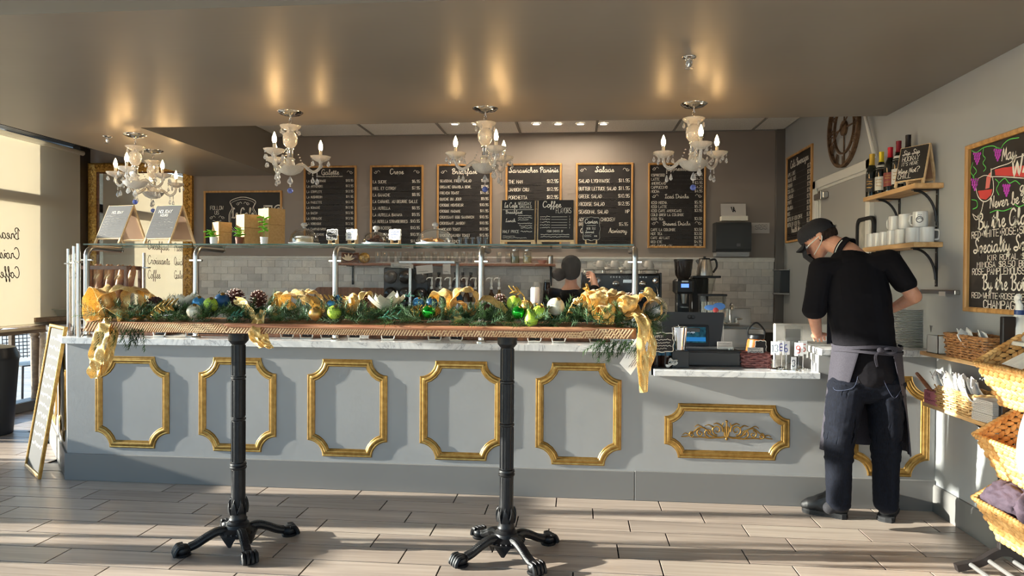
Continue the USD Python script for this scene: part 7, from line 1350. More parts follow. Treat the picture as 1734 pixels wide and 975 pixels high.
def big_basket(label, zf):
    """deep tilted box basket: front lip low towards the room, back against the stand"""
    t = thing('woven_basket', label, 'basket', (0, 0, 0), group='woven baskets on the stand')
    xf_, y0, y1 = 1.90, 2.56, 3.44; dirf = np.array([.60, 0, .80])   # open mouth rises from the front lip to the back rim
    A = np.array([xf_, 0, zf]); Bk = A + np.array([.26, 0, .17]); C = A + np.array([.115, 0, -.20]); D = Bk + np.array([.0, 0, -.30])
    lumps = []
    def wall(P0, P1, P2, P3, nu, nv, off):
        """P0->P1 is the weave direction, P0->P3 the rows"""
        for j in range(nv):
            for i in range(nu):
                u, v = (i + .5 + .5 * (j % 2)) / (nu + .5), (j + .5) / nv
                c = (P0 * (1 - u) + P1 * u) * (1 - v) + (P3 * (1 - u) + P2 * u) * v; e1 = (P1 - P0) * (1 - v) + (P2 - P3) * v; L = np.linalg.norm(e1) / nu; e1 = e1 / np.linalg.norm(e1); e2 = (P3 - P0); H = np.linalg.norm(e2) / nv; e2 = e2 / np.linalg.norm(e2); n = np.cross(e1, e2); n /= np.linalg.norm(n)
                s = sph((0, 0, 0), 1, 1); rot = .5 if j % 2 else -.5; f1 = e1 * math.cos(rot) + e2 * math.sin(rot); f2 = np.cross(n, f1)
                lumps.append(TM(s.vertices @ np.array([f1 * L * .66, f2 * H * .50, n * .0085]) + c, s.faces))
    Y = lambda p, y: np.array([p[0], y, p[2]])
    sets = {'front_wall': (Y(A, y0), Y(A, y1), Y(C, y1), Y(C, y0), 22, 8), 'back_wall': (Y(Bk, y0), Y(Bk, y1), Y(D, y1), Y(D, y0), 22, 9), 'base': (Y(C, y0), Y(C, y1), Y(D, y1), Y(D, y0), 22, 5)}
    for nm, (a, b, c, d, nu, nv) in sets.items(): lumps.clear(); wall(a, b, c, d, nu, nv, 0); part(t, nm, lumps, m_hy, 60)
    for y in (y1, y0): lumps.clear(); wall(Y(A, y), Y(Bk, y), Y(D, y), Y(C, y), 8, 9, 0); part(t, 'end_wall', lumps, m_hy, 60)
    rim = [Y(A, y0), Y(A, y1), Y(Bk, y1), Y(Bk, y0)]; R_ = []
    for k in range(4):
        a, b = rim[k], rim[(k + 1) % 4]; n = int(np.linalg.norm(b - a) / .022)
        for i in range(n):
            q = a + (b - a) * (i + .5) / n; s = sph((0, 0, 0), 1, 1); d = (b - a) / np.linalg.norm(b - a); e = np.cross(d, [0, 0, 1.0]); e /= np.linalg.norm(e); g = np.cross(d, e); f = d * .8 + e * .6
            f /= np.linalg.norm(f); h_ = np.cross(f, g); h_ /= np.linalg.norm(h_); R_.append(TM(s.vertices @ np.array([f * .020, h_ * .011, np.cross(f, h_) * .011]) + q, s.faces))
    part(t, 'braided_rim', R_, m_hy, 60)
    return t
for lab, zf in (('top woven basket of the stand beside the wall', onX(1660, 616, 1.90)[2]), ('middle woven basket of the stand, with a pale cloth over its edge', onX(1655, 738, 1.90)[2]), ('bottom woven basket of the stand, holding crumpled dark cloths', onX(1652, 845, 1.90)[2])):
    big_basket(lab, zf)
zb3, zb2, zb1 = (onX(1652, 845, 1.90)[2], onX(1655, 738, 1.90)[2], onX(1660, 616, 1.90)[2])
m_dcl = noisy('dark_violet_cloth', S(58, 46, 58), S(74, 60, 72), scale=12, rough=.85, bump=.001, bscale=200)
def crumple(label, c, R_, seed, mat):
    s = trimesh.creation.icosphere(4, 1.0); v = np.asarray(s.vertices); n = meshkit.fbm(v * 2.3 + seed, 4, seed) ; rdg = 1 - np.abs(2 * meshkit.fbm(v * 1.9 + seed * 3, 3, seed + 9) - 1)
    v2 = v * (0.62 + .35 * n + .28 * rdg)[:, None] * np.asarray(R_); single('dark_cloth', label, 'cloth', TM(v2, s.faces), mat, tuple(c), smooth=True, group='dark cloths in the bottom basket')
crumple('crumpled dark violet cloth at the far end of the bottom basket', (2.005, 3.32, zb3 + .02), (.10, .13, .09), 1, m_dcl); crumple('crumpled dark violet cloth in the middle of the bottom basket', (2.01, 3.06, zb3 + .05), (.11, .15, .11), 5, m_dcl); crumple('crumpled dark violet cloth at the near end of the bottom basket', (2.01, 2.78, zb3 + .04), (.11, .15, .10), 8, m_dcl)
m_lcl = noisy('pale_blue_cloth', S(206, 220, 226), S(222, 232, 234), scale=6, rough=.8)
pts = [(2.12, zb2 + .30), (2.02, zb2 + .32), (1.93, zb2 + .30), (1.875, zb2 + .16), (1.868, zb2 + .04), (1.875, zb2 - .07)]
Pc = smoothcurve([(x, 0, z) for x, z in pts], 5); t = thing('draped_cloth', 'pale blue white cloth draped over the middle basket at the right edge', 'cloth'); part(t, 'cloth', sheet(np.array([[(p[0] - .006 * math.sin(y * 30 + k * .2), y + .012 * math.sin(k * .35), p[2]) for y in np.linspace(2.70, 3.05, 16)] for k, p in enumerate(Pc)]), .003), m_lcl, True)
t = thing('paper_stack', 'pale leaflets lying in the top woven basket', 'leaflet'); part(t, 'leaflet', [xf(bx(-.07, .07, -.10, .10, 0, .003, 0), (2.0, 3.22 - .10 * k, zb1 + .045 + .006 * k), ry=-32, rz=8 * k - 10) for k in range(4)], m_paper2, False)
# spray bottle and a dark card on the rack
p = onX(1718, 560, 2.10); t = thing('spray_bottle', 'white spray bottle with a blue collar standing behind the top basket', 'spray bottle', (2.12, p[1], onX(1718, 575, 2.12)[2])); part(t, 'bottle', lathe([(0, 0), (.045, 0), (.047, .01), (.045, .06), (.03, .10), (.019, .125), (0, .125)], 24), m_wpot); part(t, 'collar', lathe([(0, .123), (.021, .123), (.021, .145), (0, .145)], 20), plain('blue_collar', S(40, 66, 120), .4)); part(t, 'spray_head', [lathe([(0, .145), (.017, .145), (.015, .175), (0, .175)], 16), tube(smoothcurve([(0, 0, .17), (-.01, 0, .20), (-.02, -.03, .215)], 4), [.014] * 8 + [.008], 10)], m_wpot)
single('ledge', 'narrow white ledge on the right wall behind the woven baskets', 'shelf', bx(2.06, XR - .001, 2.7, 3.45, p[2] * 0 + onX(1718, 575, 2.12)[2] - .02, onX(1718, 575, 2.12)[2] - .0005, .003), m_white, smooth=False)
# ================================================================== the left end: mirror, tables, bin, patio
a, b = onY(149, 300, YB - .04), onY(325, 300, YB - .04); zt_ = onY(180, 276, YB - .04)[2]; mw, mh = b[0] - a[0], zt_ - .12
mr = thing('mirror', 'tall mirror in an ornate carved gold frame standing against the back wall at the left', 'mirror', m=on_back((a[0] + b[0]) / 2, .12 + mh / 2, YB - .005))
m_ofr = noisy('antique_gold_carving', S(150, 104, 40), S(206, 160, 76), scale=45, rough=.4, metal=.6, bump=.003, bscale=60)
part(mr, 'frame', rails(mw, mh, .105, .05), m_ofr, 25)
orn = []
def scr(x, y, r, s): t = np.linspace(0, 1, 12); return tube([(x + s * r * (1 - .8 * u) * math.cos(u * 8), y + r * (1 - .8 * u) * math.sin(u * 8), .052) for u in t], np.linspace(.008, .004, 12), 5)
for k in range(int(mh / .085)):
    y = -mh / 2 + .06 + k * .085
    for s in (-1, 1): orn += [scr(s * (mw / 2 - .05), y, .032, s), sph((s * (mw / 2 - .05), y + .042, .05), .012, 1)]
for k in range(int(mw / .085) - 1):
    x = -mw / 2 + .12 + k * .085
    for s in (-1, 1): orn += [scr(x, s * (mh / 2 - .05), .032, s)]
part(mr, 'carved_scrolls', orn, m_ofr, 40); part(mr, 'inner_lip', rails(mw - .20, mh - .20, .02, .03), m_dwood, 25)
part(mr, 'glass', bx(-mw / 2 + .1, mw / 2 - .1, -mh / 2 + .1, mh / 2 - .1, .008, .012, 0), plain('mirror_silver', (.92, .92, .92), .01, 1.0), False)
# window lettering's shadow, painted as dark words on the shade, mirrored from inside
def decal_shadow(txt, y0, z, h, fit, w=.010, style='c'):
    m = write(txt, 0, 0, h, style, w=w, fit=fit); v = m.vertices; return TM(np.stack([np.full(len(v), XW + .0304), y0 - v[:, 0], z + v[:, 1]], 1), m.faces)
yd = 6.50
dc = [decal_shadow('Breakfast', yd, 1.785, .115, .48), decal_shadow('Croissants', yd, 1.585, .115, .50), decal_shadow('Coffee', yd, 1.39, .115, .28), decal_shadow('Pastries', yd - .60, 1.785, .115, .36), decal_shadow('Quiches', yd - .60, 1.585, .115, .34), decal_shadow('Galette', yd - .60, 1.39, .115, .32)]
dt = thing('window_lettering', 'shadow of script menu words, painted brown on the sunlit left shade', 'lettering')
m_decal_shadow = plain('brown_lettering_shadow', S(70, 50, 36), .8)
for d_ in dc: part(dt, 'word', d_, m_decal_shadow, False)
# console table by the window
m_con = noisy('grey_brown_oak', S(112, 90, 70), S(140, 116, 92), scale=(30, 3, 30), rough=.5, detail=6, bump=.0005)
p = onZ(59, 689, 0); cz = onY(60, 537, p[1])[2]
ct_ = thing('console_table', 'brown wooden table with a turned leg by the left window', 'table', (0, 0, 0)); cx, cy = p[0], p[1]
part(ct_, 'tabletop', prism(Polygon([(cx - .75, cy - .10), (cx + .10, cy - .10), (cx + .52, cy + .62), (cx - .50, cy + .72)]), .045, cz - .045), m_con, False)
def turned(x, y, h): return lathe([(0, 0), (.024, 0), (.030, .03), (.026, .06), (.034, .10), (.034, .12), (.030, .14), (.040, h * .62), (.044, h * .80), (.034, h * .82), (.046, h * .84), (.046, h * .86), (.030, h * .88), (.040, h * .91), (.052, h * .93), (.052, h), (0, h)], 20, (x, y))
for dx, dy in ((0, 0), (.40, .52), (-.42, .60), (-.62, 0.0)): part(ct_, 'leg', turned(cx + dx, cy + dy, cz - .045), m_con)
part(ct_, 'apron_rail', [bx(cx - .66, cx, cy - .02, cy + .0, cz - .12, cz - .045, .002), app(bx(0, .66, -.01, .01, cz - .12, cz - .045, .002), M4((cx, cy, 0), rz=52))], m_con, False)
p2 = onZ(95, 525, cz); t = thing('dish', 'cream rectangular dish on the brown table by the window', 'dish', (cx + .12, cy + .34, cz + .0005)); part(t, 'dish', [lathe([(0, 0), (.12, 0), (.17, .07), (.20, .075), (.20, .082), (.16, .078), (.11, .01), (0, .01)], 36)], m_cream)
# second dark table behind
t = thing('bench_table', 'low dark wooden ledge along the left window behind the brown table', 'ledge'); part(t, 'top', bx(XW + .07, XW + .36, 5.3, 7.3, .84, .875, .004), m_con, False); part(t, 'support', [bx(XW + .08, XW + .12, y, y + .04, 0, .84, .003) for y in (5.34, 6.3, 7.2)], m_con, False)
# waste bin
p = onZ(-10, 738, 0); t = thing('waste_bin', 'large black plastic waste bin at the left edge', 'bin', (p[0] - .10, p[1] + .05, 0)); hb_ = onY(5, 586, p[1])[2]
part(t, 'tub', lathe([(0, 0), (.17, 0), (.18, .01), (.225, hb_ - .12), (.21, hb_ - .12), (0, hb_ - .14)], 36), m_blk2); part(t, 'swing_lid', lathe([(.228, hb_ - .125), (.232, hb_ - .10), (.20, hb_ - .02), (.12, hb_), (0, hb_)], 36), m_blk)
# leaning framed chalkboard against the angled end of the counter
qa_ = np.array([XL, YC]); nrm = np.array([ANG[1], -ANG[0]]) * -1.0
f0 = onZ(88, 785, 0); f1_ = onZ(72, 768, 0)
u_ = .34; foot = qa_ + ANG * u_ + nrm * .17; hgt = 1.06
_rt = math.radians(7); _ex = np.array([-ANG[0], -ANG[1]]); exv = np.array([_ex[0] * math.cos(_rt) - _ex[1] * math.sin(_rt), _ex[0] * math.sin(_rt) + _ex[1] * math.cos(_rt), 0.0]); nrm = np.array([-exv[1], exv[0]]) * (1 if np.dot([-exv[1], exv[0]], nrm) > 0 else -1); tilt = .15; eyv = np.array([-nrm[0] * tilt, -nrm[1] * tilt, math.sqrt(1 - tilt ** 2)]); ezv = np.cross(exv, eyv)
t = thing('leaning_board', 'gold framed chalkboard leaning against the angled left end of the counter', 'chalkboard', m=frameM(np.array([foot[0], foot[1], .0]) + eyv * hgt / 2, exv, eyv, ezv))
part(t, 'frame', rails(.46, hgt, .026, .022), m_gold, 25); part(t, 'panel', bx(-.21, .21, -hgt / 2 + .03, hgt / 2 - .03, .002, .010, 0), plain('dusty_slate', S(46, 44, 42), .8), False); part(t, 'lettering', [m for m in [TM(m.vertices + [0, 0, .0102], m.faces) for m in [scribble(-.17, .15, .42 - i * .07, .03, 200 + i) for i in range(12)]]], plain('faded_chalk', S(150, 146, 138), .9), False)
# wire rack with cups by the window
p = onZ(95, 660, .30); t = thing('wire_shelf', 'steel wire shelf unit with glasses behind the leaning board', 'shelf unit', (-4.75, 6.55, 0)); part(t, 'post', [tube([(x, y, 0), (x, y, .80)], .010, 8) for x in (-.42, .42) for y in (-.16, .16)], m_chrome)
for z in (.12, .45, .78): part(t, 'shelf', [tube([(-.42, y, z), (.42, y, z)], .004, 5) for y in np.linspace(-.16, .16, 9)] + [tube([(x, -.16, z - .006), (x, .16, z - .006)], .005, 5) for x in (-.42, 0, .42)], m_chrome)
g0 = None
for i in range(8):
    loc = (-4.75 - .36 + .10 * i, 6.47 + .05 * (i % 2), .455); lab = f'clear glass on the middle level of the wire shelf unit, {ORD[i]} from the left'
    if g0 is None: g0 = single('drinking_glass', lab, 'glass', tumbler(.036, .10), m_dome, loc, group='glasses on the wire shelf')
    else: dup(g0, lab, loc)
t = thing('crate', 'blue plastic crate on the floor under the wire shelf', 'crate', (-4.72, 6.30, 0)); part(t, 'crate', [bx(-.16, .16, -.12, .12, 0, .02, .004), bx(-.16, -.15, -.12, .12, .02, .14, .003), bx(.15, .16, -.12, .12, .02, .14, .003), bx(-.15, .15, -.12, -.11, .02, .14, .003), bx(-.15, .15, .11, .12, .02, .14, .003)], plain('blue_plastic', S(40, 110, 190), .4), False)
# patio chairs outside
m_pch = plain('patio_black_metal', S(26, 26, 28), .4, .4); pc0 = None
for i, (x, y, rz) in enumerate(((-6.9, 6.0, 30), (-7.3, 7.1, -40), (-6.8, 7.9, 70))):
    lab = f'black mesh patio chair outside the left window, {["nearest","middle","farthest"][i]} of the three'
    if pc0 is None:
        pc0 = thing('patio_chair', lab, 'chair', (x, y, -.13), rz, 'patio chairs'); part(pc0, 'seat', [bx(-.22, .22, -.22, .22, .44, .455, .004)], m_pch, False); part(pc0, 'backrest', [tube(smoothcurve([(-.22, .22, .45), (-.22, .26, .88), (.22, .26, .88), (.22, .22, .45)], 5), .012, 8)] + [tube([(x2, .245, .5), (x2, .26, .86)], .005, 5) for x2 in np.linspace(-.19, .19, 9)] + [tube([(-.2, .25, z), (.2, .25, z)], .005, 5) for z in np.linspace(.52, .84, 8)], m_pch)
        for sx in (-1, 1):
            for sy in (-1, 1): part(pc0, 'leg', tube([(sx * .21, sy * .21, .45), (sx * .24, sy * .25, 0)], .013, 8), m_pch)
    else: dup(pc0, lab, (x, y, -.13), rz)
t = thing('patio_table', 'round grey patio table outside the left window', 'table', (-7.6, 6.4, -.13)); part(t, 'top', lathe([(0, .70), (.40, .70), (.40, .73), (0, .73)], 36), plain('patio_grey', S(150, 156, 162), .4)); part(t, 'pedestal', lathe([(0, 0), (.25, 0), (.25, .02), (.04, .05), (.035, .70), (0, .70)], 24), m_pch)
# ================================================================== people
_ico = np.asarray(trimesh.creation.icosphere(2, 1.0).vertices)
def ell(p, r): return _ico * np.broadcast_to(np.asarray(r, float), 3) + np.asarray(p)
def bone(*prs): return m3.Manifold.hull_points(np.vstack([ell(p, r) for p, r in prs]).astype(np.float32))
def chain(*prs): return [bone(a, b) for a, b in zip(prs, prs[1:])]
def fuse(ms, L=.014, it=12):
    M = m3.Manifold.batch_boolean(ms, m3.OpType.Add).refine_to_length(L)
    g = M.to_mesh(); t = trimesh.Trimesh(np.asarray(g.vert_properties)[:, :3], np.asarray(g.tri_verts), process=False)
    trimesh.smoothing.filter_taubin(t, lamb=.5, nu=.53, iterations=it); return t
def folds(t, amp, sc, seed, keep=None):
    """cloth folds: ridged noise along the normals"""
    v = np.asarray(t.vertices); n = np.asarray(t.vertex_normals); r = 1 - np.abs(2 * meshkit.fbm(v * np.asarray(sc) + seed * 7.3, 3, seed) - 1)
    k = 1.0 if keep is None else keep(v)
    return TM(v + n * ((r - .55) * amp * k)[:, None], t.faces)
def cut(t, f):
    """keep the faces whose centre satisfies f"""
    c = np.asarray(t.vertices)[np.asarray(t.faces)].mean(1); F = np.asarray(t.faces)[f(c)]; u, inv = np.unique(F, return_inverse=True); return TM(np.asarray(t.vertices)[u], inv.reshape(-1, 3))
m_skin = noisy('skin', S(206, 150, 122), S(196, 138, 110), scale=30, rough=.5, subsurface_weight=.15, subsurface_scale=.01)
m_shirt = noisy('black_cotton', S(11, 9, 14), S(16, 14, 19), scale=90, rough=.9, specular_ior_level=.2)
m_jean = noisy('dark_denim', S(9, 11, 19), S(16, 20, 31), scale=(160, 160, 60), rough=.9, specular_ior_level=.2, detail=3)
m_apron = noisy('charcoal_apron', S(42, 39, 48), S(49, 46, 55), scale=120, rough=.85)
m_shoe = plain('black_shoe_leather', S(16, 16, 17), .5); m_sole = plain('black_rubber', S(24, 24, 25), .7); m_cap = noisy('black_cap_twill', S(18, 17, 22), S(26, 25, 30), scale=150, rough=.85)
m_hair = noisy('dark_hair', S(30, 22, 18), S(56, 42, 34), scale=(90, 90, 20), rough=.8, specular_ior_level=.15)
def hand(w, d, nrm, side, L=.17, curl=.35):
    """wrist w, pointing d, palm facing nrm; five separate fingers"""
    w, d, nrm = (np.asarray(q, float) for q in (w, d, nrm)); d /= np.linalg.norm(d); nrm -= d * (nrm @ d); nrm /= np.linalg.norm(nrm); s = np.cross(d, nrm) * side; k = L / .18
    ms = [bone((w, .026 * k), (w + d * .03 * k + s * .012 * k, .022 * k), (w + d * .085 * k + s * .032 * k, .013 * k), (w + d * .088 * k - s * .030 * k, .012 * k), (w + d * .03 * k - s * .02 * k, .018 * k))]
    for off, ln, r in ((.032, .068, .0088), (.011, .078, .009), (-.011, .072, .0088), (-.030, .056, .0080)):
        p = w + d * .082 * k + s * off * k; a = curl * .5; pr = [(p, r * k)]
        for f in (.42, .33, .25):
            dd = d * math.cos(a) + nrm * math.sin(a); p = p + dd * ln * f * k; pr.append((p, r * k * (.92 if f > .3 else .82))); a += curl
        ms += chain(*pr)
    p = w + d * .025 * k + s * .022 * k; dd = d * .6 + s * .75 + nrm * .2; dd /= np.linalg.norm(dd); q = p + dd * .045 * k; e = d * .9 + s * .25 + nrm * .25; e /= np.linalg.norm(e); ms += chain((p, .014 * k), (q, .0105 * k), (q + e * .032 * k, .0095 * k), (q + e * .056 * k, .008 * k))
    return ms
def shoe(parent, heel, toe, lift=0.0):
    heel, toe = np.asarray(heel, float), np.asarray(toe, float); d = toe - heel; L = np.linalg.norm(d); d /= L; s = np.array([-d[1], d[0], 0]); up = np.array([0, 0, 1.0])
    P0_ = lambda u, w, z: heel + d * u * L + s * w * 1.12 + up * z
    P = lambda u, w, z: P0_(u, w, z)
    up_ = [bone((P(.12, 0, .058), (.042, .042, .040)), (P(.16, 0, .112), (.046, .046, .022)), (P(.38, 0, .108), .044), (P(.30, 0, .05), .046)), bone((P(.38, 0, .10), .046), (P(.30, 0, .05), .048), (P(.62, .004, .070), .044), (P(.60, .004, .050), .048)), bone((P(.62, .004, .062), .048), (P(.80, .006, .048), .044), (P(.92, .006, .040), .030))]
    t = fuse(up_, .012, 10); v = np.asarray(t.vertices); v[:, 2] = np.maximum(v[:, 2], .02)
    part(parent, 'shoe_upper', TM(v, t.faces), m_shoe, True)
    ol = Polygon([tuple(P(u, w, 0)[:2]) for u, w in ((-.01, .0), (.0, -.028), (.08, -.040), (.35, -.036), (.60, -.044), (.80, -.044), (.95, -.024), (1.0, .004), (.95, .032), (.80, .048), (.60, .046), (.35, .036), (.08, .040), (.0, .028))]).buffer(.004)
    sl = part(parent, 'sole', [prism(ol, .012, .0005), prism(ol.buffer(-.003), .016, .0125)], m_sole, 30)
    lc = [tube(smoothcurve([P(u, -.030, .105 - .05 * (u - .36)), P(u + .02, 0, .148 - .13 * (u - .36)), P(u, .030, .105 - .05 * (u - .36))], 4), .0028, 5) for u in (.36, .43, .50, .57)]
    part(parent, 'laces', lc + [tube(smoothcurve([P(.36, 0, .128), P(.30, -.03, .15), P(.33, -.05, .12)], 4), .0026, 5), tube(smoothcurve([P(.36, 0, .128), P(.33, .03, .16), P(.36, .045, .135)], 4), .0026, 5)], m_blk, 40)
J = lambda px, py, Y: onY(px, py, Y)
man = thing('person', 'person in black polo shirt, cap, apron and dark jeans, leaning over the right worktop with their back turned', 'person')
keys(stage.GetPrimAtPath(man), 'person in black shirt, cap and apron with their back turned, leaning over the worktop')
pel, wai, che, upp = J(1468, 640, 4.02), J(1463, 580, 4.05), J(1453, 505, 4.11), J(1447, 452, 4.16)
shL, shR, nk0, nk1 = J(1391, 456, 4.15), J(1505, 443, 4.12), J(1436, 424, 4.20), J(1412, 413, 4.26)
hd = J(1390, 405, 4.32); elL, wrL, haL = J(1378, 530, 4.13), J(1384, 566, 4.30), None
elR, wrR = J(1548, 502, 4.06), J(1512, 522, 4.27)
hpL, hpR, knL, knR, anL, anR = J(1434, 655, 4.01), J(1499, 655, 4.01), J(1420, 750, 3.98), J(1500, 750, 4.0), J(1420, 842, 3.99), J(1500, 845, 4.02)
fd = np.array([-.74, .42, -.52]); fd /= np.linalg.norm(fd); hs = np.cross(fd, [0, 0, 1.0]); hs /= np.linalg.norm(hs); hu = np.cross(hs, fd)
Hp = lambda f, s, u: hd + fd * f + hs * s + hu * u
head = [bone((Hp(-.015, 0, .035), (.082, .078, .080)), (Hp(.03, 0, .03), (.075, .072, .075))), bone((Hp(.02, 0, .0), .066), (Hp(.055, 0, -.06), .042)), bone((Hp(.06, 0, -.085), .026), (Hp(.02, .035, -.05), .032), (Hp(.02, -.035, -.05), .032)),
        bone((Hp(.095, 0, .0), .010), (Hp(.112, 0, -.028), .012), (Hp(.088, 0, -.03), .014))] + [bone((Hp(-.012, s * .076, -.005), .010), (Hp(-.022, s * .083, .018), .011), (Hp(-.005, s * .078, .022), .008)) for s in (-1, 1)]
fL = np.array([.25, .62, -.10]); fR = np.array([-.55, .75, -.05])
body = fuse(chain((pel, (.135, .09, .10)), (wai, (.12, .08, .08)), (che, (.15, .095, .10)), (upp, (.14, .075, .06)), (nk0, (.062, .056, .05)), (nk1, .052), (hd - hu * .02, .055)) + head + chain((shL, .050), (elL, .040), (wrL, .027)) + chain((shR, .050), (elR, .040), (wrR, .027)) + [bone((upp, (.10, .07, .05)), (shL, .055)), bone((upp, (.10, .07, .05)), (shR, .055))]
            + chain((hpL, .085), (knL, .055), (anL, .036)) + chain((hpR, .085), (knR, .055), (anR, .036)) + [bone((anL, .034), (anL + [-.05, .0, -.06], .024)), bone((anR, .034), (anR + [.01, .03, -.06], .024))] + hand(wrL, fL, (.2, -.1, -1), -1) + hand(wrR, fR, (0, .2, -1), 1), .012, 8)
part(man, 'body', body, m_skin, True)
# clothes
sh_ms = chain((pel + [0, 0, -.02], (.168, .128, .06)), (wai, (.160, .122, .09)), (che, (.180, .128, .11)), (upp, (.166, .104, .075)), (nk0 + [0, 0, -.012], (.070, .064, .035))) + [bone((upp, (.12, .095, .06)), (shL, .070)), bone((upp, (.12, .095, .06)), (shR, .070)), bone((shL, .070), (shL + (elL - shL) * .93, (.064, .066, .05))), bone((shR, .070), (shR + (elR - shR) * .62, (.062, .066, .056)))]
def sk(v): return np.clip((1.36 - v[:, 2]) / .25, .25, 1)
part(man, 'shirt', folds(fuse(sh_ms, .013, 14), .020, (5, 5, 9), 3, sk), m_shirt, True)
ca_ = nk1 - nk0; ca_ /= np.linalg.norm(ca_); ce1 = np.cross(ca_, [0, 1.0, 0]); ce1 /= np.linalg.norm(ce1); ce2 = np.cross(ca_, ce1); cc_ = nk0 * .75 + nk1 * .25
CR_ = lambda r, a, h: cc_ + ca_ * h + r * (math.cos(a) * ce1 + math.sin(a) * ce2)
part(man, 'collar', sheet(np.array([[CR_(.062 + .012 * (1 - v) ** 2 + .004 * v, a, -.022 + .045 * v) for v in np.linspace(0, 1, 5)] for a in np.linspace(-.5, PI + .9, 26)]), .007), m_shirt, True, label='shirt collar'); part(man, 'collar_stripe', tube([CR_(.0715, a, .012) for a in np.linspace(.1, 1.9, 12)], .0032, 6), m_lab, True, label='pale stripe on the collar')
je = fuse(chain((wai + [0, 0, -.06], (.150, .112, .05)), (pel + [0, 0, -.03], (.165, .125, .10))) + [bone((pel + [0, 0, -.04], (.16, .12, .08)), (hpL, (.098, .105, .09)), (hpR, (.098, .105, .09)))] + chain((hpL, (.096, .105, .10)), (knL, (.072, .078, .09)), (anL + [0, 0, -.035], (.062, .066, .04))) + chain((hpR, (.096, .105, .10)), (knR, (.072, .078, .09)), (anR + [0, 0, -.035], (.062, .066, .04))), .014, 8)
jeans = part(man, 'jeans', folds(je, .024, (7, 7, 13), 5, lambda v: np.clip(.35 + .65 * (np.abs(v[:, 2] - .62) < .22), 0, 1)), m_jean, True)
for an_, of_ in ((anL, [-.05, 0, -.062]), (anR, [.01, .03, -.062])): part(man, 'sock', fuse(chain((an_ + [0, 0, .02], .043), (an_ + [0, 0, -.03], .042), (an_ + of_, .034)), .012, 4), m_cap, True)
m_st = plain('denim_stitch', S(62, 68, 88), .9)
def on_mesh(px, py, t, off=.004):
    o = EYE; d = ray(px, py); d = d / np.linalg.norm(d); loc, _, tri = trimesh.Trimesh(t.vertices, t.faces, process=False).ray.intersects_location([o], [d], multiple_hits=True)
    return loc[np.argmin(((loc - o) ** 2).sum(1))] - d * off if len(loc) else None
def stitch(pp, t): return tube(smoothcurve([q for q in (on_mesh(x, y, t, .012) for x, y in pp) if q is not None], 4), .0014, 5)
try:
    for pp in ([(1420, 628), (1411, 656), (1424, 661), (1446, 655), (1454, 632)], [(1492, 630), (1500, 652), (1514, 674), (1526, 660), (1530, 634)]): part(jeans, 'pocket_stitching', stitch(pp, je), m_st, 40)
except Exception as e_: print('stitch', e_)
# apron: wraps the front and sides, open at the back
ac = np.array([(pel[0] + wai[0]) / 2, pel[1] + .005]); zt, zb = J(1460, 590, 3.95)[2], J(1460, 762, 4.05)[2]
def ap(a, u):
    z = zt + (zb - zt) * u; rx, ry = .180 + .052 * u + .01 * math.sin(a * 9) * u, .142 + .035 * u + .01 * math.cos(a * 7) * u; return (ac[0] + rx * math.cos(a) - .0 * u, ac[1] + ry * math.sin(a), z)
A0, A1 = math.radians(-62), math.radians(242)
G = np.array([[ap(A0 + (A1 - A0) * w + ((.55 * u) if w == 0 else 0) , u) for u in np.linspace(0, 1, 16)] for w in np.linspace(0, 1, 60)])
Gs = np.array([[ap((A0 + .50 * min(1, u * 1.6)) * (1 - w) + (A1 - .62 * min(1, u * 1.3)) * w, u) for u in np.linspace(0, 1, 16)] for w in np.linspace(0, 1, 70)])
part(man, 'apron_skirt', sheet(Gs, .004), m_apron, True, label='charcoal apron skirt open at the back')
part(man, 'waist_strap', [strip([(ac[0] + .186 * math.cos(a), ac[1] + .150 * math.sin(a), zt + .010 + .006 * math.sin(a * 3 + k)) for a in np.linspace(math.radians(-190), math.radians(10), 14)], .018, Dv(0, 0, 1), t=.003, n=3, seed=k) for k in (0,)] + [strip([(ac[0] + .189 * math.cos(a), ac[1] + .153 * math.sin(a), zt - .018 + .008 * math.sin(a * 2)) for a in np.linspace(math.radians(-175), math.radians(-5), 12)], .016, Dv(0, 0, 1), t=.003, n=3, seed=2)], m_apron, 40)
kn = np.array([ac[0] + .01, ac[1] - .158, zt + .0]); part(man, 'strap_knot', [sph(kn, .016, 2, (1.2, .7, 1)), strip([kn, kn + [.04, -.012, .012], kn + [.085, -.004, .004], kn + [.05, -.008, -.014], kn], .016, Dv(0, .3, 1), t=.003), strip([kn, kn + [-.03, -.01, -.03], kn + [-.02, -.008, -.09]], .015, Dv(1, 0, .2), t=.003)], m_apron, 40)
part(man, 'bib', sheet(np.array([[(che[0] + .165 * math.cos(a), che[1] + .03 + .118 * math.sin(a), z) for a in np.linspace(.6, PI - .6, 12)] for z in np.linspace(zt, che[2] + .05, 8)]), .004), m_apron, 40)
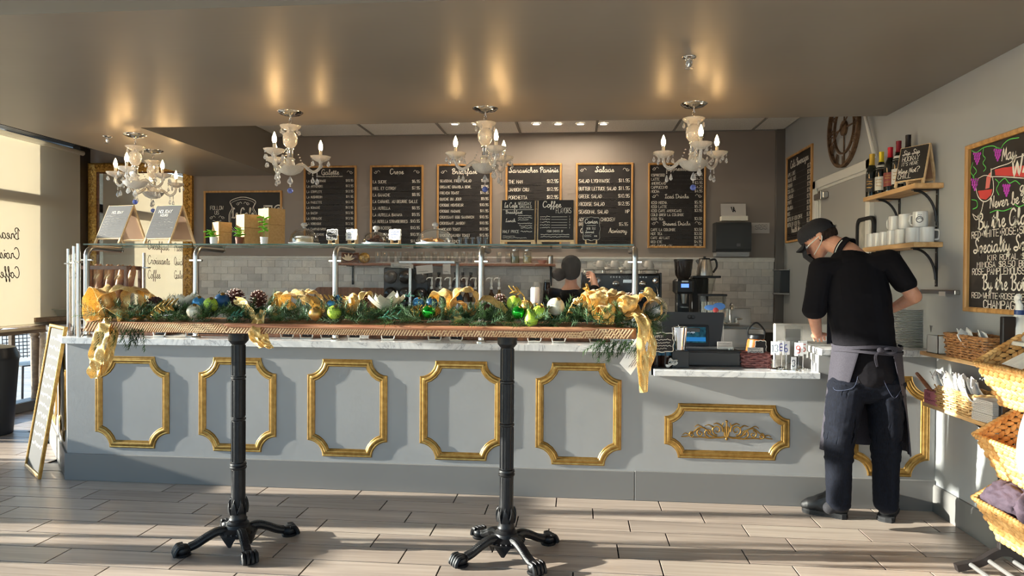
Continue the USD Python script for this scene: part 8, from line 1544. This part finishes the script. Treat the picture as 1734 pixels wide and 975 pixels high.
# cap: crown, brim, strap opening at the back
cr_ = fuse([bone((Hp(-.02, 0, .045), (.092, .088, .082)), (Hp(.035, 0, .045), (.084, .080, .078)))], .012, 6); crown = cut(cr_, lambda c: ((c - hd) @ hu > .022) & ~((((c - hd) @ fd) < -.07) & ((c - hd) @ hu < .055) & (np.abs((c - hd) @ hs) < .035)))
cap_ = part(man, 'cap_crown', TM(crown.vertices, crown.faces), m_cap, True, label='black baseball cap'); part(cap_, 'back_strap', tube([Hp(-.106, s, .026) + fd * (.012 * (abs(s) / .045) ** 2) for s in np.linspace(-.045, .045, 7)], .006, 8), m_cap, True); part(cap_, 'strap_slider', xf(sph((0, 0, 0), .008, 1), Hp(-.110, .01, .026)), m_steel, True)
part(cap_, 'brim', sheet(np.array([[Hp(.085 + .075 * v * math.cos(a * .9), .078 * math.sin(a) * (1 + .1 * v), .028 - .022 * v - .02 * math.sin(a) ** 2) for v in np.linspace(0, 1, 6)] for a in np.linspace(-1.35, 1.35, 14)]), .005), m_cap, True)
hr = cut(fuse([bone((Hp(-.022, 0, .02), (.088, .084, .078)), (Hp(.02, 0, .03), (.078, .080, .075)))], .012, 6), lambda c: ((c - hd) @ fd < .0) & ((c - hd) @ hu < .035) & ((c - hd) @ hu > -.025)); part(man, 'hair', hr, m_hair, True, label='short dark hair below the cap')
mk = np.array([[Hp(.068 + .055 * math.cos(a) + .018 * (1 - abs(v)), .074 * math.sin(a) , -.045 + .05 * v) for v in np.linspace(-1, 1, 7)] for a in np.linspace(-1.25, 1.25, 11)]); mkp = part(man, 'face_mask', sheet(mk, .003), m_cap, True, label='black face mask')
for s in (-1, 1): part(mkp, 'ear_loop', tube(smoothcurve([Hp(.085, s * .072, -.01), Hp(.02, s * .084, .002), Hp(-.025, s * .086, .006), Hp(.0, s * .082, -.03), Hp(.07, s * .072, -.07)], 5), .003, 6), m_lab, True, label='white ear loop of the mask')
for s in (-1, 1): part(man, 'eye', sph(Hp(.092, s * .032, .0), .012, 2), m_wpot, True)
shoe(man, onZ(1436, 879, 0) * [1, 1, 0] + [0, .02, 0], onZ(1357, 862, 0) * [1, 1, 0] + [0, -.02, 0]); shoe(man, onZ(1499, 884, 0) * [1, 1, 0] + [0, .0, 0], onZ(1513, 858, 0) * [1, 1, 0] + [.015, .06, 0])

# barista seen from behind, at the back
B = 6.15; bh = J(967, 455, B); z0 = 0.0
bar = thing('person', 'person with dark hair tied in a bun, black shirt, working at the espresso machine', 'person')
bx_, bs_ = bh[0], 1.0; P_ = lambda x, y, z: np.array([bx_ + x, B + y, bh[2] + z])
bd_ = [bone((P_(0, .01, .02), (.074, .088, .085)), (P_(0, .05, -.05), (.055, .06, .06))), bone((P_(0, .085, -.02), .02), (P_(0, .075, -.07), .03)), bone((P_(-.076, .01, -.02), .012), (P_(-.078, .0, .01), .012)), bone((P_(.076, .01, -.02), .012), (P_(.078, .0, .01), .012)), bone((P_(0, .10, -.005), .01), (P_(0, .115, -.03), .013))]
shl, shr = P_(-.175, .0, -.245), P_(.175, .0, -.235); ell_, wrl = P_(-.24, .04, -.52), P_(-.12, .30, -.50); elr, wrr = J(1000, 486, B - .02) + [.05, .10, -.03], J(999, 466, B) + [.03, .33, .0]
legs = []
for s in (-1, 1): legs += chain((P_(s * .09, .0, -.80), .08), (P_(s * .10, .01, -1.20 * bh[2] / 1.55), .055), (P_(s * .10, .0, -bh[2] + .08), .036)); legs.append(bone((P_(s * .10, .0, -bh[2] + .05), .035), (P_(s * .10, .13, -bh[2] + .028), .028)))
bb = fuse(bd_ + chain((P_(0, 0, -.82), (.15, .10, .1)), (P_(0, 0, -.62), (.13, .09, .1)), (P_(0, .0, -.40), (.15, .10, .1)), (P_(0, .0, -.25), (.14, .08, .05)), (P_(0, .01, -.16), .055), (P_(0, .02, -.06), .05)) + [bone((P_(0, 0, -.25), (.1, .07, .05)), (shl, .05)), bone((P_(0, 0, -.25), (.1, .07, .05)), (shr, .05))] + chain((shl, .048), (ell_, .038), (wrl, .026)) + chain((shr, .048), (elr, .038), (wrr, .026)) + hand(wrl, (.3, .9, .0), (0, .2, -1), 1, .16) + hand(wrr, (-.2, .9, .1), (-1, .1, -.2), -1, .16) + legs, .014, 8)
part(bar, 'body', bb, m_skin, True)
part(bar, 'shirt', folds(fuse(chain((P_(0, 0, -.84), (.165, .118, .06)), (P_(0, 0, -.62), (.15, .11, .1)), (P_(0, 0, -.40), (.168, .118, .1)), (P_(0, 0, -.25), (.155, .095, .06)), (P_(0, .01, -.19), (.07, .065, .03))) + [bone((P_(0, 0, -.26), (.11, .085, .06)), (shl, .068)), bone((P_(0, 0, -.26), (.11, .085, .06)), (shr, .068))] + chain((shl, .068), (shl + (ell_ - shl) * .6, .06)) + chain((shr, .068), (shr + (elr - shr) * .6, .06)), .014, 12), .016, (6, 6, 9), 8), m_shirt, True)
part(bar, 'trousers', fuse(chain((P_(0, 0, -.80), (.16, .115, .08)), (P_(0, 0, -.86), (.16, .115, .08))) + sum([chain((P_(s * .09, 0, -.86), .095), (P_(s * .10, .01, -1.20 * bh[2] / 1.55), .075), (P_(s * .10, 0, -bh[2] + .10), .06)) for s in (-1, 1)], []), .02, 8), m_jean, True)
hairm = fuse([bone((P_(0, -.012, .035), (.086, .098, .086)), (P_(0, -.03, -.03), (.080, .072, .07)))], .010, 5); part(bar, 'hair', folds(cut(hairm, lambda c: (c[:, 1] < B + .05) | (c[:, 2] > bh[2] + .06)), .010, (30, 30, 8), 4), m_hair, True); bun = J(946, 465, B - .02); part(bar, 'hair_bun', folds(fuse([bone((bun + [0, -.06, 0], (.055, .05, .055)), (bun + [.03, -.04, 0], .04))], .008, 5), .014, (30, 30, 30), 6), m_hair, True, label='round bun of dark hair at the left of the head'); part(bar, 'hair_tie', tube([bun + [.03 + .012 * math.cos(a) * .5, -.05 + .03 * math.cos(a), .035 * math.sin(a)] for a in np.linspace(0, 2 * PI, 12)[:-1]], .006, 6, True), m_gry, True)
for s in (-1, 1): shoe(bar, P_(s * .10, -.07, 0) * [1, 1, 0], P_(s * .11, .19, 0) * [1, 1, 0])
